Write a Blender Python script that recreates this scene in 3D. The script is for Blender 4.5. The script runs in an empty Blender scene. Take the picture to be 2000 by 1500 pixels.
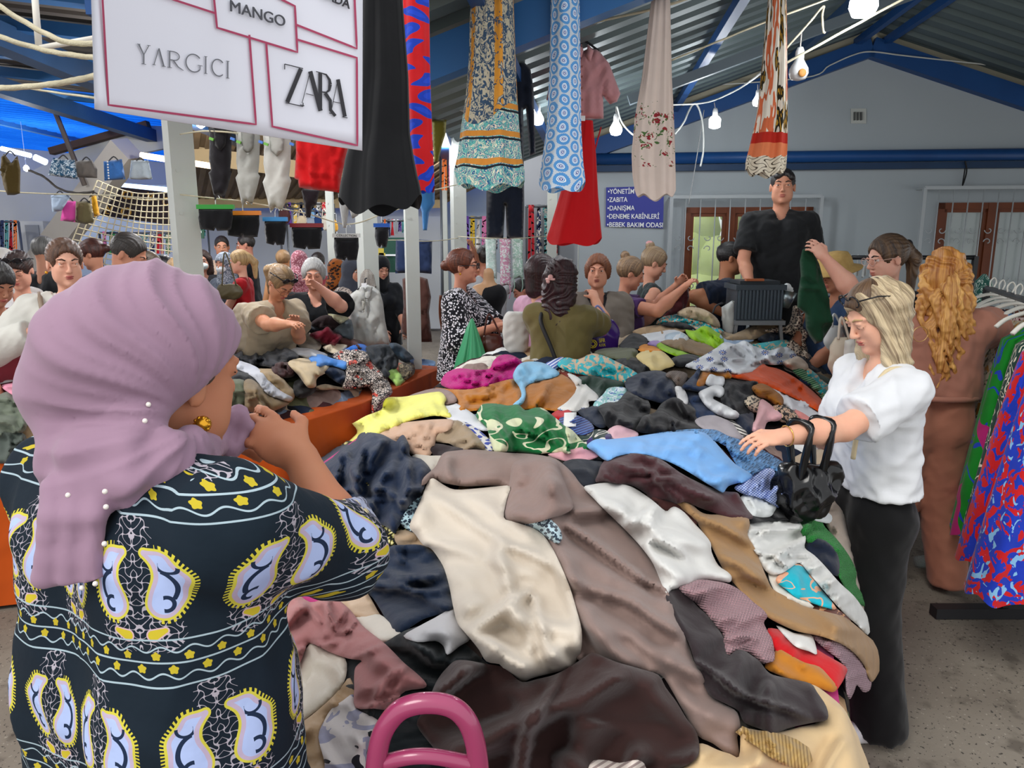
import bpy, bmesh, math, random
import numpy as np
from mathutils import Vector, Matrix
from mathutils.geometry import delaunay_2d_cdt
C = bpy.context.scene.collection
R = math.radians
# ---------------- camera, world, exposure ----------------
F = 1450.0; PITCH = R(11.1); CAMZ = 1.75
cam = bpy.data.cameras.new('camera'); co = bpy.data.objects.new('camera', cam); C.objects.link(co)
co.location = (0, 0, CAMZ); co.rotation_euler = (R(90) - PITCH, 0, 0)
cam.sensor_width = 36; cam.lens = F / 2000 * 36; cam.clip_start = .05; cam.clip_end = 200
bpy.context.scene.camera = co
sc = bpy.context.scene
sc.view_settings.view_transform = 'Standard'; sc.view_settings.look = 'None'
sc.view_settings.gamma = 1; sc.view_settings.use_curve_mapping = False
sc.view_settings.exposure = 0.40
wd = bpy.data.worlds.new('daylight'); sc.world = wd; wd.use_nodes = True
bg = wd.node_tree.nodes['Background']; bg.inputs[0].default_value = (.96, .98, 1, 1); bg.inputs[1].default_value = 1.0
sun = bpy.data.lights.new('hazy_sun', 'SUN'); sun.energy = 1.3; sun.angle = R(25); sun.color = (1, .97, .92)
so = bpy.data.objects.new('hazy_sun', sun); C.objects.link(so); so.rotation_euler = (R(30), R(-30), 0)

cp, sp = math.cos(PITCH), math.sin(PITCH)
def P(px, py, Y):
    """photo pixel -> world point in the vertical plane at distance Y"""
    x = (px - 1000) / F; y = (750 - py) / F
    t = Y / (cp + y * sp)
    return Vector((x * t, Y, CAMZ + (-sp + y * cp) * t))
def pxm(Y, py=600):   # metres per photo pixel at distance Y
    return Y / (cp + (750 - py) / F * sp) / F

# ---------------- small maths ----------------
def sl(c):  # srgb 0-255 or hex -> linear
    if isinstance(c, str):
        c = [int(c[i:i + 2], 16) for i in (0, 2, 4)]
    r = []
    for v in c[:3]:
        v = v / 255.0
        r.append(v / 12.92 if v <= .04045 else ((v + .055) / 1.055) ** 2.4)
    return tuple(r) + (1.0,)
def snoise(p, seed, freq, n=7):
    """sum of sines, p (...,k) array; about -1..1"""
    rs = np.random.RandomState(seed); k = p.shape[-1]
    d = rs.normal(size=(n, k)); d /= np.linalg.norm(d, axis=1)[:, None]
    f = freq * 2 * np.pi * rs.uniform(.55, 1.5, n); ph = rs.uniform(0, 6.28, n)
    o = 0
    for i in range(n):
        o = o + np.sin((p @ d[i]) * f[i] + ph[i])
    return o / n ** .5 * .9
def sstep(a, b, x):
    t = np.clip((x - a) / (b - a), 0, 1); return t * t * (3 - 2 * t)

# ---------------- node expressions ----------------
class E:
    nt = None
    def __init__(s, v): s.v = v
    @staticmethod
    def op(o, *a):
        n = E.nt.nodes.new('ShaderNodeMath'); n.operation = o
        for i, x in enumerate(a):
            x = x.v if isinstance(x, E) else x
            if isinstance(x, (int, float)): n.inputs[i].default_value = x
            else: E.nt.links.new(x, n.inputs[i])
        return E(n.outputs[0])
    def __add__(s, o): return E.op('ADD', s, o)
    __radd__ = __add__
    def __sub__(s, o): return E.op('SUBTRACT', s, o)
    def __rsub__(s, o): return E.op('SUBTRACT', o, s)
    def __mul__(s, o): return E.op('MULTIPLY', s, o)
    __rmul__ = __mul__
    def __truediv__(s, o): return E.op('DIVIDE', s, o)
    def __lt__(s, o): return E.op('LESS_THAN', s, o)
    def __gt__(s, o): return E.op('GREATER_THAN', s, o)
def fr(a): return E.op('FRACT', a)
def fl(a): return E.op('FLOOR', a)
def ab(a): return E.op('ABSOLUTE', a)
def sn(a): return E.op('SINE', a)
def cs(a): return E.op('COSINE', a)
def mx(a, b): return E.op('MAXIMUM', a, b)
def mn(a, b): return E.op('MINIMUM', a, b)
def hy(a, b): return E.op('SQRT', a * a + b * b)
def at2(a, b): return E.op('ARCTAN2', a, b)
def vec(x, y, z=0.0):
    n = E.nt.nodes.new('ShaderNodeCombineXYZ')
    for i, q in enumerate((x, y, z)):
        q = q.v if isinstance(q, E) else q
        if isinstance(q, (int, float)): n.inputs[i].default_value = q
        else: E.nt.links.new(q, n.inputs[i])
    return n.outputs[0]
def tex(kind, v, scale, out='Fac', **kw):
    n = E.nt.nodes.new('ShaderNodeTex' + kind)
    n.inputs['Scale'].default_value = scale
    for k, q in kw.items():
        if hasattr(n, k): setattr(n, k, q)
        else: n.inputs[k.replace('_', ' ').title()].default_value = q
    if v is not None: E.nt.links.new(v, n.inputs['Vector'])
    return n.outputs[out] if out in n.outputs else n.outputs[0]
def mixc(f, a, b):
    n = E.nt.nodes.new('ShaderNodeMix'); n.data_type = 'RGBA'
    f = f.v if isinstance(f, E) else f
    if isinstance(f, (int, float)): n.inputs[0].default_value = f
    else: E.nt.links.new(f, n.inputs[0])
    for i, q in ((6, a), (7, b)):
        if isinstance(q, (tuple, str, list)): n.inputs[i].default_value = sl(q)
        else: E.nt.links.new(q, n.inputs[i])
    return n.outputs[2]
def uvxy():
    n = E.nt.nodes.new('ShaderNodeUVMap'); s = E.nt.nodes.new('ShaderNodeSeparateXYZ')
    E.nt.links.new(n.outputs[0], s.inputs[0]); return E(s.outputs[0]), E(s.outputs[1])
def obco():
    n = E.nt.nodes.new('ShaderNodeTexCoord'); return n.outputs['Object']
def newmat(name, rough=.8, spec=.3, metal=0.0):
    m = bpy.data.materials.new(name); m.use_nodes = True; E.nt = m.node_tree
    b = m.node_tree.nodes['Principled BSDF']
    b.inputs['Roughness'].default_value = rough; b.inputs['Specular IOR Level'].default_value = spec
    b.inputs['Metallic'].default_value = metal
    return m, b
def setcol(b, c):
    if isinstance(c, (tuple, str, list)): b.inputs['Base Color'].default_value = sl(c)
    else: E.nt.links.new(c, b.inputs['Base Color'])
def bump(b, h, strength=.3, dist=.01):
    n = E.nt.nodes.new('ShaderNodeBump'); n.inputs['Strength'].default_value = strength
    n.inputs['Distance'].default_value = dist
    E.nt.links.new(h.v if isinstance(h, E) else h, n.inputs['Height']); E.nt.links.new(n.outputs[0], b.inputs['Normal'])
_mc = {}
def plain(c, rough=.6, metal=0.0, spec=.4, name='paint', em=0):
    k = (str(c), rough, metal, spec, em)
    if k in _mc: return _mc[k]
    m, b = newmat(name, rough, spec, metal); setcol(b, c)
    if em:
        b.inputs['Emission Color'].default_value = sl(c); b.inputs['Emission Strength'].default_value = em
    _mc[k] = m; return m
def mottled(c1, c2, scale=4, rough=.8, name='mottled', bs=.15, detail=4):
    m, b = newmat(name, rough)
    n = tex('Noise', obco(), scale, detail=detail); setcol(b, mixc(n, c1, c2)); bump(b, tex('Noise', obco(), scale * 9, detail=3), bs, .004)
    return m
def fab(c, kind='plain', c2=None, c3=None, s=1.0, rough=.88, name=None, wr=.5, spec=.2):
    """cloth; prints are laid out in metres on the garment's own UV"""
    if min(hexrgb(c)) > 195: c = tuple(q * .925 for q in hexrgb(c))
    k = (str(c), kind, str(c2), str(c3), s, rough, wr)
    if k in _mc: return _mc[k]
    m, b = newmat(name or 'cloth_' + kind, rough, spec)
    b.inputs['Sheen Weight'].default_value = .12
    u, v = uvxy(); wrn = tex('Noise', obco(), 22, detail=4); h = E(tex('Noise', obco(), 9, detail=1)) + E(wrn) * .18
    bs, bd = min(1, wr * 1.3), .022
    if kind == 'plain': col = mixc(E(tex('Noise', obco(), 9)) * .35, c, tuple(max(0, q * .86) for q in hexrgb(c)))
    elif kind == 'denim':
        n = E(tex('Noise', vec(u * 600, v * 90), 1.0)); n2 = E(tex('Noise', obco(), 5))
        col = mixc(n * .5 + n2 * .3, c, c2 or tuple(min(255, q * 1.35 + 14) for q in hexrgb(c)))
    elif kind == 'leopard':
        vo = E(tex('Voronoi', vec(u, v), 55 / s, out='Distance', Randomness=1.0)); n = E(tex('Noise', vec(u, v), 90 / s)) * .3
        q = vo + n; col = mixc(q < .34, c, c3 or c2); col = mixc((q > .36) * (q < .64), col, c2)
    elif kind == 'giraffe':
        n = E(tex('Noise', vec(u, v), 30 / s)) * .09
        vo = E(tex('Voronoi', vec(u, v), 42 / s, out='Distance', feature='DISTANCE_TO_EDGE')); col = mixc(vo + n > .14, c, c2)
        if c3:
            n3 = E(tex('Noise', vec(u, v), 9 / s)); col = mixc((n3 > .6) * (vo + n > .1), col, c3)
    elif kind == 'swirl':
        n = E(tex('Noise', vec(u, v), 9 / s, detail=1.5, Distortion=1.2)); w = fr(n * 5.0); col = mixc((w > .42) * (w < .62), c, c2)
        if c3: col = mixc(E(tex('Noise', vec(v, u), 14 / s, detail=0)) > .63, col, c3)
    elif kind == 'blotch':
        n = E(tex('Noise', vec(u, v), 18 / s, detail=2, Distortion=1.5)); col = mixc(n > .53, c, c2)
        if c3: n3 = E(tex('Noise', vec(v + 3.1, u), 24 / s, detail=2, Distortion=1)); col = mixc(n3 > .6, col, c3)
    elif kind == 'petals':
        vo = E(tex('Voronoi', vec(u, v * .6), 95 / s, out='Distance', Randomness=1.0)); n = E(tex('Noise', vec(u, v), 60 / s))
        col = mixc(vo + n * .4 < .62, c, c2)
        if c3: col = mixc(vo < .14, col, c3)
    elif kind == 'plaid':
        a = fr(u * 70 / s) < .45; d = fr(v * 70 / s) < .45; a2 = fr(u * 70 / s) < .08; d2 = fr(v * 70 / s) < .08
        col = mixc((a + d) * .5, c, c2); col = mixc(mx(a2, d2), col, c3 or 'eef2fa')
    elif kind == 'stripes': col = mixc(fr(u * 60 / s) < .4, c, c2)
    elif kind == 'rib':
        w = sn(u * 900 / s); col = mixc(w * .25 + .25, c, tuple(q * .7 for q in hexrgb(c))); h = w; bs = .5; bd = .004
    elif kind == 'waffle':
        w = sn(u * 700 / s) * sn(v * 700 / s) + E(wrn) * 2; col = mixc(w * .2 + .2, c, tuple(q * .78 for q in hexrgb(c))); h = w; bs = .7; bd = .004
    elif kind == 'smock':
        w = E(tex('Voronoi', vec(u * 1.0, v * 2.2), 60, out='Distance')); col = mixc(w, tuple(q * .62 for q in hexrgb(c)), c); h = w; bs = 1.0; bd = .012
    elif kind == 'terry':
        w = E(tex('Noise', vec(u, v), 260, detail=2)); col = mixc(w, tuple(q * .55 for q in hexrgb(c)), c); h = w; bs = 1.0; bd = .012
    elif kind == 'circles':
        nz = E(tex('Noise', vec(u, v), 13)); uu = (u + nz * .03) * 14 / s; rw = fl(uu); vv = (v + nz * .02) * 14 / s + rw * .5
        x = fr(uu) - .5; y = fr(vv) - .5; r = hy(x, y); ang = at2(x, y)
        col = mixc(r < .47 + sn(ang * 22) * .02, c, c2); col = mixc((r < .25) * (r > .19), col, 'f4f7fb'); col = mixc(r < .15, col, 'f4f7fb'); col = mixc(r < .11, col, c3); col = mixc(r < .055, col, 'f4f7fb')
    elif kind == 'flowers':
        uu = u * 11 / s; rw = fl(uu); vv = v * 9 / s + sn(rw * 7.0) * .5; cl_ = fl(vv)
        x = fr(uu) - .5 + sn(cl_ * 5 + rw * 3) * .14; y = fr(vv) - .5; r = hy(x, y); ang = at2(x, y)
        pet = ab(sn(ang * 4.5)); keep = sn(rw * 12.9 + cl_ * 7.3) > -.2
        col = mixc((r < .1 + pet * .2) * (r > .1) * (pet > .45) * keep, c, c2); col = mixc((r < .07) * keep, col, c3 or c2)
    elif kind == 'check_dark':
        n = E(tex('Voronoi', vec(u, v), 70 / s, out='Distance', Randomness=.5)); a = sn((u + v) * 190 / s) * sn((u - v * .6) * 150 / s)
        col = mixc(a + n > .45, c, c2)
    elif kind == 'marks':
        a = sn(u * 160 / s + sn(v * 130 / s) * 2.0) * sn(v * 190 / s); col = mixc(a > .12, c, c2)
        if c3: col = mixc(a > .75, col, c3)
    else: raise ValueError(kind)
    setcol(b, col); bump(b, h, bs, bd); _mc[k] = m; return m
def hexrgb(c):
    return tuple(int(c[i:i + 2], 16) for i in (0, 2, 4)) if isinstance(c, str) else tuple(c)
def skinm(c='c98f72'):
    k = ('skin', str(c))
    if k in _mc: return _mc[k]
    m, b = newmat('skin', .55, .35); n = tex('Noise', obco(), 14, detail=3)
    q = hexrgb(c); setcol(b, mixc(n, c, (q[0] * .93, q[1] * .82, q[2] * .8)))
    b.inputs['Subsurface Weight'].default_value = .08; b.inputs['Subsurface Radius'].default_value = (.02, .008, .004)
    _mc[k] = m; return m
def hairm(c, c2, s=1.0):
    k = ('hair', str(c), str(c2), s)
    if k in _mc: return _mc[k]
    m, b = newmat('hair', .45, .45)
    u, v = uvxy(); n = tex('Noise', vec(u * 260 * s, v * 9 * s), 1.0, detail=3); n2 = tex('Noise', vec(u * 60 * s, v * 4 * s), 1.0)
    rp = E.nt.nodes.new('ShaderNodeMapRange'); rp.inputs['From Min'].default_value = .38; rp.inputs['From Max'].default_value = .64
    E.nt.links.new((E(n) * .45 + E(n2) * .55).v, rp.inputs['Value']); setcol(b, mixc(rp.outputs[0], c, c2)); bump(b, n, .7, .006)
    _mc[k] = m; return m

# ---------------- object helpers ----------------
def mk(name, verts, faces, mat, parent=None, uv=None, smooth=True, base=None):
    """one mesh object; origin at the middle of its foot"""
    v = np.asarray(verts, dtype=np.float64)
    if parent is not None: o0 = np.array(parent.matrix_world.translation if parent.get('_w') is None else parent['_w'])
    else:
        o0 = np.array([(v[:, 0].min() + v[:, 0].max()) / 2, (v[:, 1].min() + v[:, 1].max()) / 2, v[:, 2].min()]) if base is None else np.array(base)
    me = bpy.data.meshes.new(name)
    vl = (v - o0)
    me.from_pydata(vl.tolist(), [], faces if isinstance(faces, list) else faces.tolist())
    if uv is not None:
        ul = me.uv_layers.new(name='UVMap'); li = np.empty(len(me.loops), dtype=np.int32); me.loops.foreach_get('vertex_index', li)
        ul.data.foreach_set('uv', np.asarray(uv, dtype=np.float32)[li].ravel())
    me.materials.append(mat); 
    if smooth: me.polygons.foreach_set('use_smooth', [True] * len(me.polygons))
    me.update(); me.validate()
    ob = bpy.data.objects.new(name, me); C.objects.link(ob)
    if parent is None: ob.location = o0
    else: ob.parent = parent
    ob['_w'] = [float(q) for q in o0]
    return ob
def empty(name, loc):
    o = bpy.data.objects.new(name, None); C.objects.link(o); o.location = loc; o.empty_display_size = .1; o['_w'] = [float(q) for q in loc]; return o
def tag(o, label, cat, group=None, kind=None):
    if label: o['label'] = label
    if cat: o['category'] = cat
    if group: o['group'] = group
    if kind: o['kind'] = kind
    return o
def struct(o): o['kind'] = 'structure'; return o
class MB:
    """collects solids into one mesh"""
    def __init__(s): s.v = []; s.f = []; s.uv = []
    def add(s, v, f, uv=None):
        n = len(s.v); s.v += [tuple(q) for q in v]; s.f += [tuple(i + n for i in q) for q in f]
        s.uv += [tuple(q) for q in uv] if uv is not None else [(q[0], q[2]) for q in v]
        return s
    def box(s, lo, hi, M=None, bev=0):
        x0, y0, z0 = lo; x1, y1, z1 = hi
        v = [Vector(q) for q in ((x0, y0, z0), (x1, y0, z0), (x1, y1, z0), (x0, y1, z0), (x0, y0, z1), (x1, y0, z1), (x1, y1, z1), (x0, y1, z1))]
        if M is not None: v = [M @ q for q in v]
        return s.add(v, [(0, 3, 2, 1), (4, 5, 6, 7), (0, 1, 5, 4), (1, 2, 6, 5), (2, 3, 7, 6), (3, 0, 4, 7)])
    def bar(s, a, b, w, h, up=(0, 0, 1)):
        a = Vector(a); b = Vector(b); d = (b - a).normalized(); u = Vector(up); sd = d.cross(u).normalized(); u = sd.cross(d)
        v = [p + sd * x * w / 2 + u * y * h / 2 for p in (a, b) for x, y in ((-1, -1), (1, -1), (1, 1), (-1, 1))]
        return s.add(v, [(3, 2, 1, 0), (4, 5, 6, 7), (0, 1, 5, 4), (1, 2, 6, 5), (2, 3, 7, 6), (3, 0, 4, 7)])
    def tube(s, pts, r, n=8, caps=True, twist=0, fn=None):
        pts = [Vector(p) for p in pts]; m = len(pts); rr = r if isinstance(r, (list, tuple)) else [r] * m
        up = Vector((0, 0, 1)); v = []; uv = []; L = 0; prev = None
        for i, p in enumerate(pts):
            d = (pts[min(i + 1, m - 1)] - pts[max(i - 1, 0)]).normalized()
            if prev is None:
                a = up if abs(d.z) < .9 else Vector((1, 0, 0)); sd = d.cross(a).normalized()
            else: sd = (prev - d * prev.dot(d)).normalized()
            prev = sd; u = sd.cross(d)
            if i: L += (p - pts[i - 1]).length
            for k in range(n):
                t = 2 * math.pi * k / n + twist * i
                q = rr[i] * (fn(t, i) if fn else 1)
                v.append(p + sd * math.cos(t) * q + u * math.sin(t) * q); uv.append((t * rr[i], L))
        f = [(i * n + k, i * n + (k + 1) % n, (i + 1) * n + (k + 1) % n, (i + 1) * n + k) for i in range(m - 1) for k in range(n)]
        if caps: f += [tuple(range(n))[::-1], tuple((m - 1) * n + k for k in range(n))]
        return s.add(v, f, uv)
    def ball(s, c, r, n=12, m=8, M=None):
        r = (r, r, r) if isinstance(r, (int, float)) else r; c = Vector(c)
        v = [Vector((0, 0, -r[2]))]
        for j in range(1, m):
            ph = math.pi * j / m - math.pi / 2
            for k in range(n):
                t = 2 * math.pi * k / n; v.append(Vector((r[0] * math.cos(ph) * math.cos(t), r[1] * math.cos(ph) * math.sin(t), r[2] * math.sin(ph))))
        v.append(Vector((0, 0, r[2])))
        if M is not None: v = [M @ q for q in v]
        v = [q + c for q in v]
        f = [(0, 1 + (k + 1) % n, 1 + k) for k in range(n)]
        for j in range(m - 2):
            for k in range(n): f.append((1 + j * n + k, 1 + j * n + (k + 1) % n, 1 + (j + 1) * n + (k + 1) % n, 1 + (j + 1) * n + k))
        b = 1 + (m - 2) * n; t = len(v) - 1
        f += [(b + k, b + (k + 1) % n, t) for k in range(n)]
        return s.add(v, f)
    def lathe(s, c, prof, n=20, M=None):
        c = Vector(c); v = []
        for r, z in prof:
            for k in range(n):
                t = 2 * math.pi * k / n; q = Vector((r * math.cos(t), r * math.sin(t), z)); v.append((M @ q if M is not None else q) + c)
        f = [(i * n + k, i * n + (k + 1) % n, (i + 1) * n + (k + 1) % n, (i + 1) * n + k) for i in range(len(prof) - 1) for k in range(n)]
        f += [tuple(range(n))[::-1], tuple((len(prof) - 1) * n + k for k in range(n))]
        return s.add(v, f)
    def mk(s, name, mat, parent=None, smooth=False, uv=True):
        o = mk(name, s.v, s.f, mat, parent, uv=s.uv if uv else None, smooth=False)
        if smooth: o.data.polygons.foreach_set('use_smooth', [True] * len(o.data.polygons))
        return o
def curve(pts, n=6):
    """Catmull-Rom through points"""
    p = [Vector(q) for q in pts]; out = []
    for i in range(len(p) - 1):
        a = p[max(i - 1, 0)]; b = p[i]; c = p[i + 1]; d = p[min(i + 2, len(p) - 1)]
        for k in range(n):
            t = k / n
            out.append(.5 * ((2 * b) + (c - a) * t + (2 * a - 5 * b + 4 * c - d) * t * t + (3 * b - a - 3 * c + d) * t ** 3))
    out.append(p[-1]); return out

# ---------------- polygon sheets ----------------
def smooth_poly(pts, n=3):
    p = np.array(pts, float); m = len(p); out = []
    for i in range(m):
        a, b, c, d = p[i - 1], p[i], p[(i + 1) % m], p[(i + 2) % m]
        for k in range(n):
            t = k / n
            out.append(.5 * ((2 * b) + (c - a) * t + (2 * a - 5 * b + 4 * c - d) * t * t + (3 * b - a - 3 * c + d) * t ** 3))
    return np.array(out)
def resample(p, step):
    q = []; m = len(p)
    for i in range(m):
        a = p[i]; b = p[(i + 1) % m]; L = np.hypot(*(b - a)); n = max(1, int(round(L / step)))
        for k in range(n): q.append(a + (b - a) * k / n)
    q = np.array(q); keep = [0]
    for i in range(1, len(q)):
        if np.hypot(*(q[i] - q[keep[-1]])) > step * .45: keep.append(i)
    return q[keep]
def inpoly(pts, poly):
    x, y = pts[:, 0], pts[:, 1]; ins = np.zeros(len(pts), bool); m = len(poly)
    for i in range(m):
        x0, y0 = poly[i]; x1, y1 = poly[(i + 1) % m]
        c = ((y0 > y) != (y1 > y)); 
        if y1 != y0: ins ^= c & (x < (x1 - x0) * (y - y0) / (y1 - y0) + x0)
    return ins
def bdist(pts, poly):
    d = np.full(len(pts), 1e9); m = len(poly)
    for i in range(m):
        a = poly[i]; b = poly[(i + 1) % m]; ab_ = b - a; L = (ab_ ** 2).sum() + 1e-9
        t = np.clip(((pts - a) @ ab_) / L, 0, 1); q = pts - a - t[:, None] * ab_
        d = np.minimum(d, np.hypot(q[:, 0], q[:, 1]))
    return d
def sheet(poly, step, smooth=3):
    """triangulated inside of an outline: points, faces, boundary indices (ordered), distance to edge"""
    b = smooth_poly(poly, smooth) if smooth else np.array(poly, float)
    b = resample(b, step)
    lo = b.min(0); hi = b.max(0)
    gx = np.arange(lo[0] + step * .5, hi[0], step); gy = np.arange(lo[1] + step * .5, hi[1], step * .87)
    X, Y = np.meshgrid(gx, gy); X[1::2] += step * .5
    g = np.stack([X.ravel(), Y.ravel()], 1); g = g[inpoly(g, b)] if len(g) else g
    if len(g): 
        dd = bdist(g, b); g = g[dd > step * .55]
    allp = np.vstack([b, g]) if len(g) else b
    n = len(b)
    r = delaunay_2d_cdt([Vector(q) for q in allp], [(i, (i + 1) % n) for i in range(n)], [], 1, 1e-6)
    vs = np.array([tuple(q) for q in r[0]]); fs = [tuple(f) for f in r[2]]
    # outline order in the new vertices
    om = {}
    for i, o in enumerate(r[3]):
        for q in o: om[q] = i
    bi = [om[i] for i in range(n)]
    return vs, fs, bi, bdist(vs, b)
# ---------------- volumes: smooth-blended solids meshed as one continuous skin ----------------
class Vol:
    def __init__(s, lo, hi, h):
        s.h = h; s.lo = np.array(lo, float) - 2 * h; s.n = np.ceil((np.array(hi) + 2 * h - s.lo) / h).astype(int) + 1
        s.g = np.full(s.n, 9.0, np.float32)
    def blk(s, lo, hi):
        a = np.clip(((np.array(lo) - s.lo) / s.h).astype(int), 0, s.n); b = np.clip(((np.array(hi) - s.lo) / s.h).astype(int) + 2, 0, s.n)
        sl_ = tuple(slice(i, j) for i, j in zip(a, b))
        ax = [(s.lo[i] + np.arange(a[i], b[i]) * s.h).astype(np.float32) for i in range(3)]
        return sl_, ax[0][:, None, None], ax[1][None, :, None], ax[2][None, None, :]
    def comb(s, sl_, d, k, mode):
        g = s.g[sl_]
        if mode == 'u':
            if k > 0: hh = np.maximum(k - np.abs(g - d), 0) / k; s.g[sl_] = np.minimum(g, d) - hh * hh * k / 4
            else: s.g[sl_] = np.minimum(g, d)
        elif mode == 's':
            d = -d
            if k > 0: hh = np.maximum(k - np.abs(g - d), 0) / k; s.g[sl_] = np.maximum(g, d) + hh * hh * k / 4
            else: s.g[sl_] = np.maximum(g, d)
    def cone(s, a, b, ra, rb, k=.02, mode='u', flat=False, sq=None):
        a = np.array(a, np.float32); b = np.array(b, np.float32); m = max(ra, rb) + k + 3 * s.h
        sl_, x, y, z = s.blk(np.minimum(a, b) - m, np.maximum(a, b) + m); ab_ = b - a; L = float((ab_ ** 2).sum()) + 1e-9
        dx, dy, dz = x - a[0], y - a[1], z - a[2]
        t0 = (dx * ab_[0] + dy * ab_[1] + dz * ab_[2]) / L; t = np.clip(t0, 0, 1)
        d = np.sqrt((dx - t * ab_[0]) ** 2 + (dy - t * ab_[1]) ** 2 + (dz - t * ab_[2]) ** 2) - (ra + (rb - ra) * t)
        if flat: d = np.maximum(d, (t0 - 1) * L ** .5)
        s.comb(sl_, d, k, mode); return s
    def ell(s, c, r, k=.02, mode='u', Mx=None):
        c = np.array(c, np.float32); r = np.array([r] * 3 if isinstance(r, (int, float)) else r, np.float32); m = r.max() + k + 3 * s.h
        sl_, x, y, z = s.blk(c - m, c + m); x, y, z = x - c[0], y - c[1], z - c[2]
        if Mx is not None:  # columns are the local axes
            A = np.array(Mx, np.float32); x, y, z = (x * A[0, 0] + y * A[1, 0] + z * A[2, 0], x * A[0, 1] + y * A[1, 1] + z * A[2, 1], x * A[0, 2] + y * A[1, 2] + z * A[2, 2])
        k0 = np.sqrt((x / r[0]) ** 2 + (y / r[1]) ** 2 + (z / r[2]) ** 2); k1 = np.sqrt((x / r[0] ** 2) ** 2 + (y / r[1] ** 2) ** 2 + (z / r[2] ** 2) ** 2) + 1e-6
        s.comb(sl_, k0 * (k0 - 1) / k1, k, mode); return s
    def cut(s, p, n):   # keep the side the normal points away from
        sl_, x, y, z = s.blk(s.lo, s.lo + s.n * s.h); n = Vector(n).normalized()
        s.g = np.maximum(s.g, ((x - p[0]) * n[0] + (y - p[1]) * n[1] + (z - p[2]) * n[2]).astype(np.float32)); return s
    def mesh(s):
        g = s.g; h = s.h; ins = g < 0
        c = [ins[i:ins.shape[0] - 1 + i, j:ins.shape[1] - 1 + j, k:ins.shape[2] - 1 + k] for i in (0, 1) for j in (0, 1) for k in (0, 1)]
        cnt = sum(q.astype(np.int8) for q in c); act = (cnt > 0) & (cnt < 8); idx = np.argwhere(act)
        if not len(idx): return np.zeros((0, 3)), []
        vid = np.full(act.shape, -1, np.int64); vid[act] = np.arange(len(idx))
        val = {o: g[idx[:, 0] + o[0], idx[:, 1] + o[1], idx[:, 2] + o[2]] for o in [(i, j, k) for i in (0, 1) for j in (0, 1) for k in (0, 1)]}
        acc = np.zeros((len(idx), 3)); n = np.zeros(len(idx))
        for ax in range(3):
            for i in (0, 1):
                for j in (0, 1):
                    o = [0, 0, 0]; oth = [q for q in range(3) if q != ax]; o[oth[0]] = i; o[oth[1]] = j; a = tuple(o); o[ax] = 1; b = tuple(o)
                    va, vb = val[a], val[b]; m = (va < 0) != (vb < 0); t = np.where(m, va / np.where(m, va - vb, 1), 0)
                    p = np.zeros((len(idx), 3)); p[:, oth[0]] = i; p[:, oth[1]] = j; p[:, ax] = t
                    acc[m] += p[m]; n += m
        v = s.lo + (idx + acc / n[:, None]) * h
        faces = []
        for ax in range(3):
            A = [slice(None)] * 3; B = [slice(None)] * 3; A[ax] = slice(0, -1); B[ax] = slice(1, None)
            e = ins[tuple(A)] != ins[tuple(B)]; o1, o2 = [q for q in range(3) if q != ax]
            ei = np.argwhere(e); ei = ei[(ei[:, o1] > 0) & (ei[:, o2] > 0) & (ei[:, o1] < act.shape[o1]) & (ei[:, o2] < act.shape[o2])]
            def vv(d1, d2):
                q = ei.copy(); q[:, o1] -= d1; q[:, o2] -= d2; return vid[q[:, 0], q[:, 1], q[:, 2]]
            f = np.stack([vv(1, 1), vv(0, 1), vv(0, 0), vv(1, 0)], 1)
            flip = ins[ei[:, 0], ei[:, 1], ei[:, 2]]
            if ax == 1: flip = ~flip
            f[~flip] = f[~flip][:, ::-1]; f = f[(f >= 0).all(1)]; faces.append(f)
        return v, np.vstack(faces)
def vnormals(v, f):
    f = np.asarray(f); n = np.cross(v[f[:, 2]] - v[f[:, 0]], v[f[:, 3]] - v[f[:, 1]]); o = np.zeros_like(v)
    for k in range(4): np.add.at(o, f[:, k], n)
    return o / (np.linalg.norm(o, axis=1)[:, None] + 1e-9)
def vmk(name, vol, mat, parent, wr=0, wf=9, uvc=None, seed=1, uvscale=None, fn=None):
    """volume -> object, optional cloth wrinkles, UV wrapped round an upright axis through uvc"""
    v, f = vol.mesh()
    if not len(v): return None
    if wr or fn:
        n = vnormals(v, f)
        if wr:
            q = v * np.array([1, 1, .55]); w = 1 - np.abs(snoise(q, seed, wf)); w2 = snoise(v, seed + 5, wf * 2.3)
            v = v + n * (wr * (w - .5) + wr * .3 * w2)[:, None]
        if fn: v = fn(v, n)
    if uvc is None: uvc = v.mean(0)
    rad = max(.05, np.hypot(v[:, 0] - uvc[0], v[:, 1] - uvc[1]).mean())
    ang = np.arctan2(v[:, 0] - uvc[0], -(v[:, 1] - uvc[1]))
    return mk(name, v, f, mat, parent, uv=np.stack([ang * rad, v[:, 2]], 1))
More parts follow.
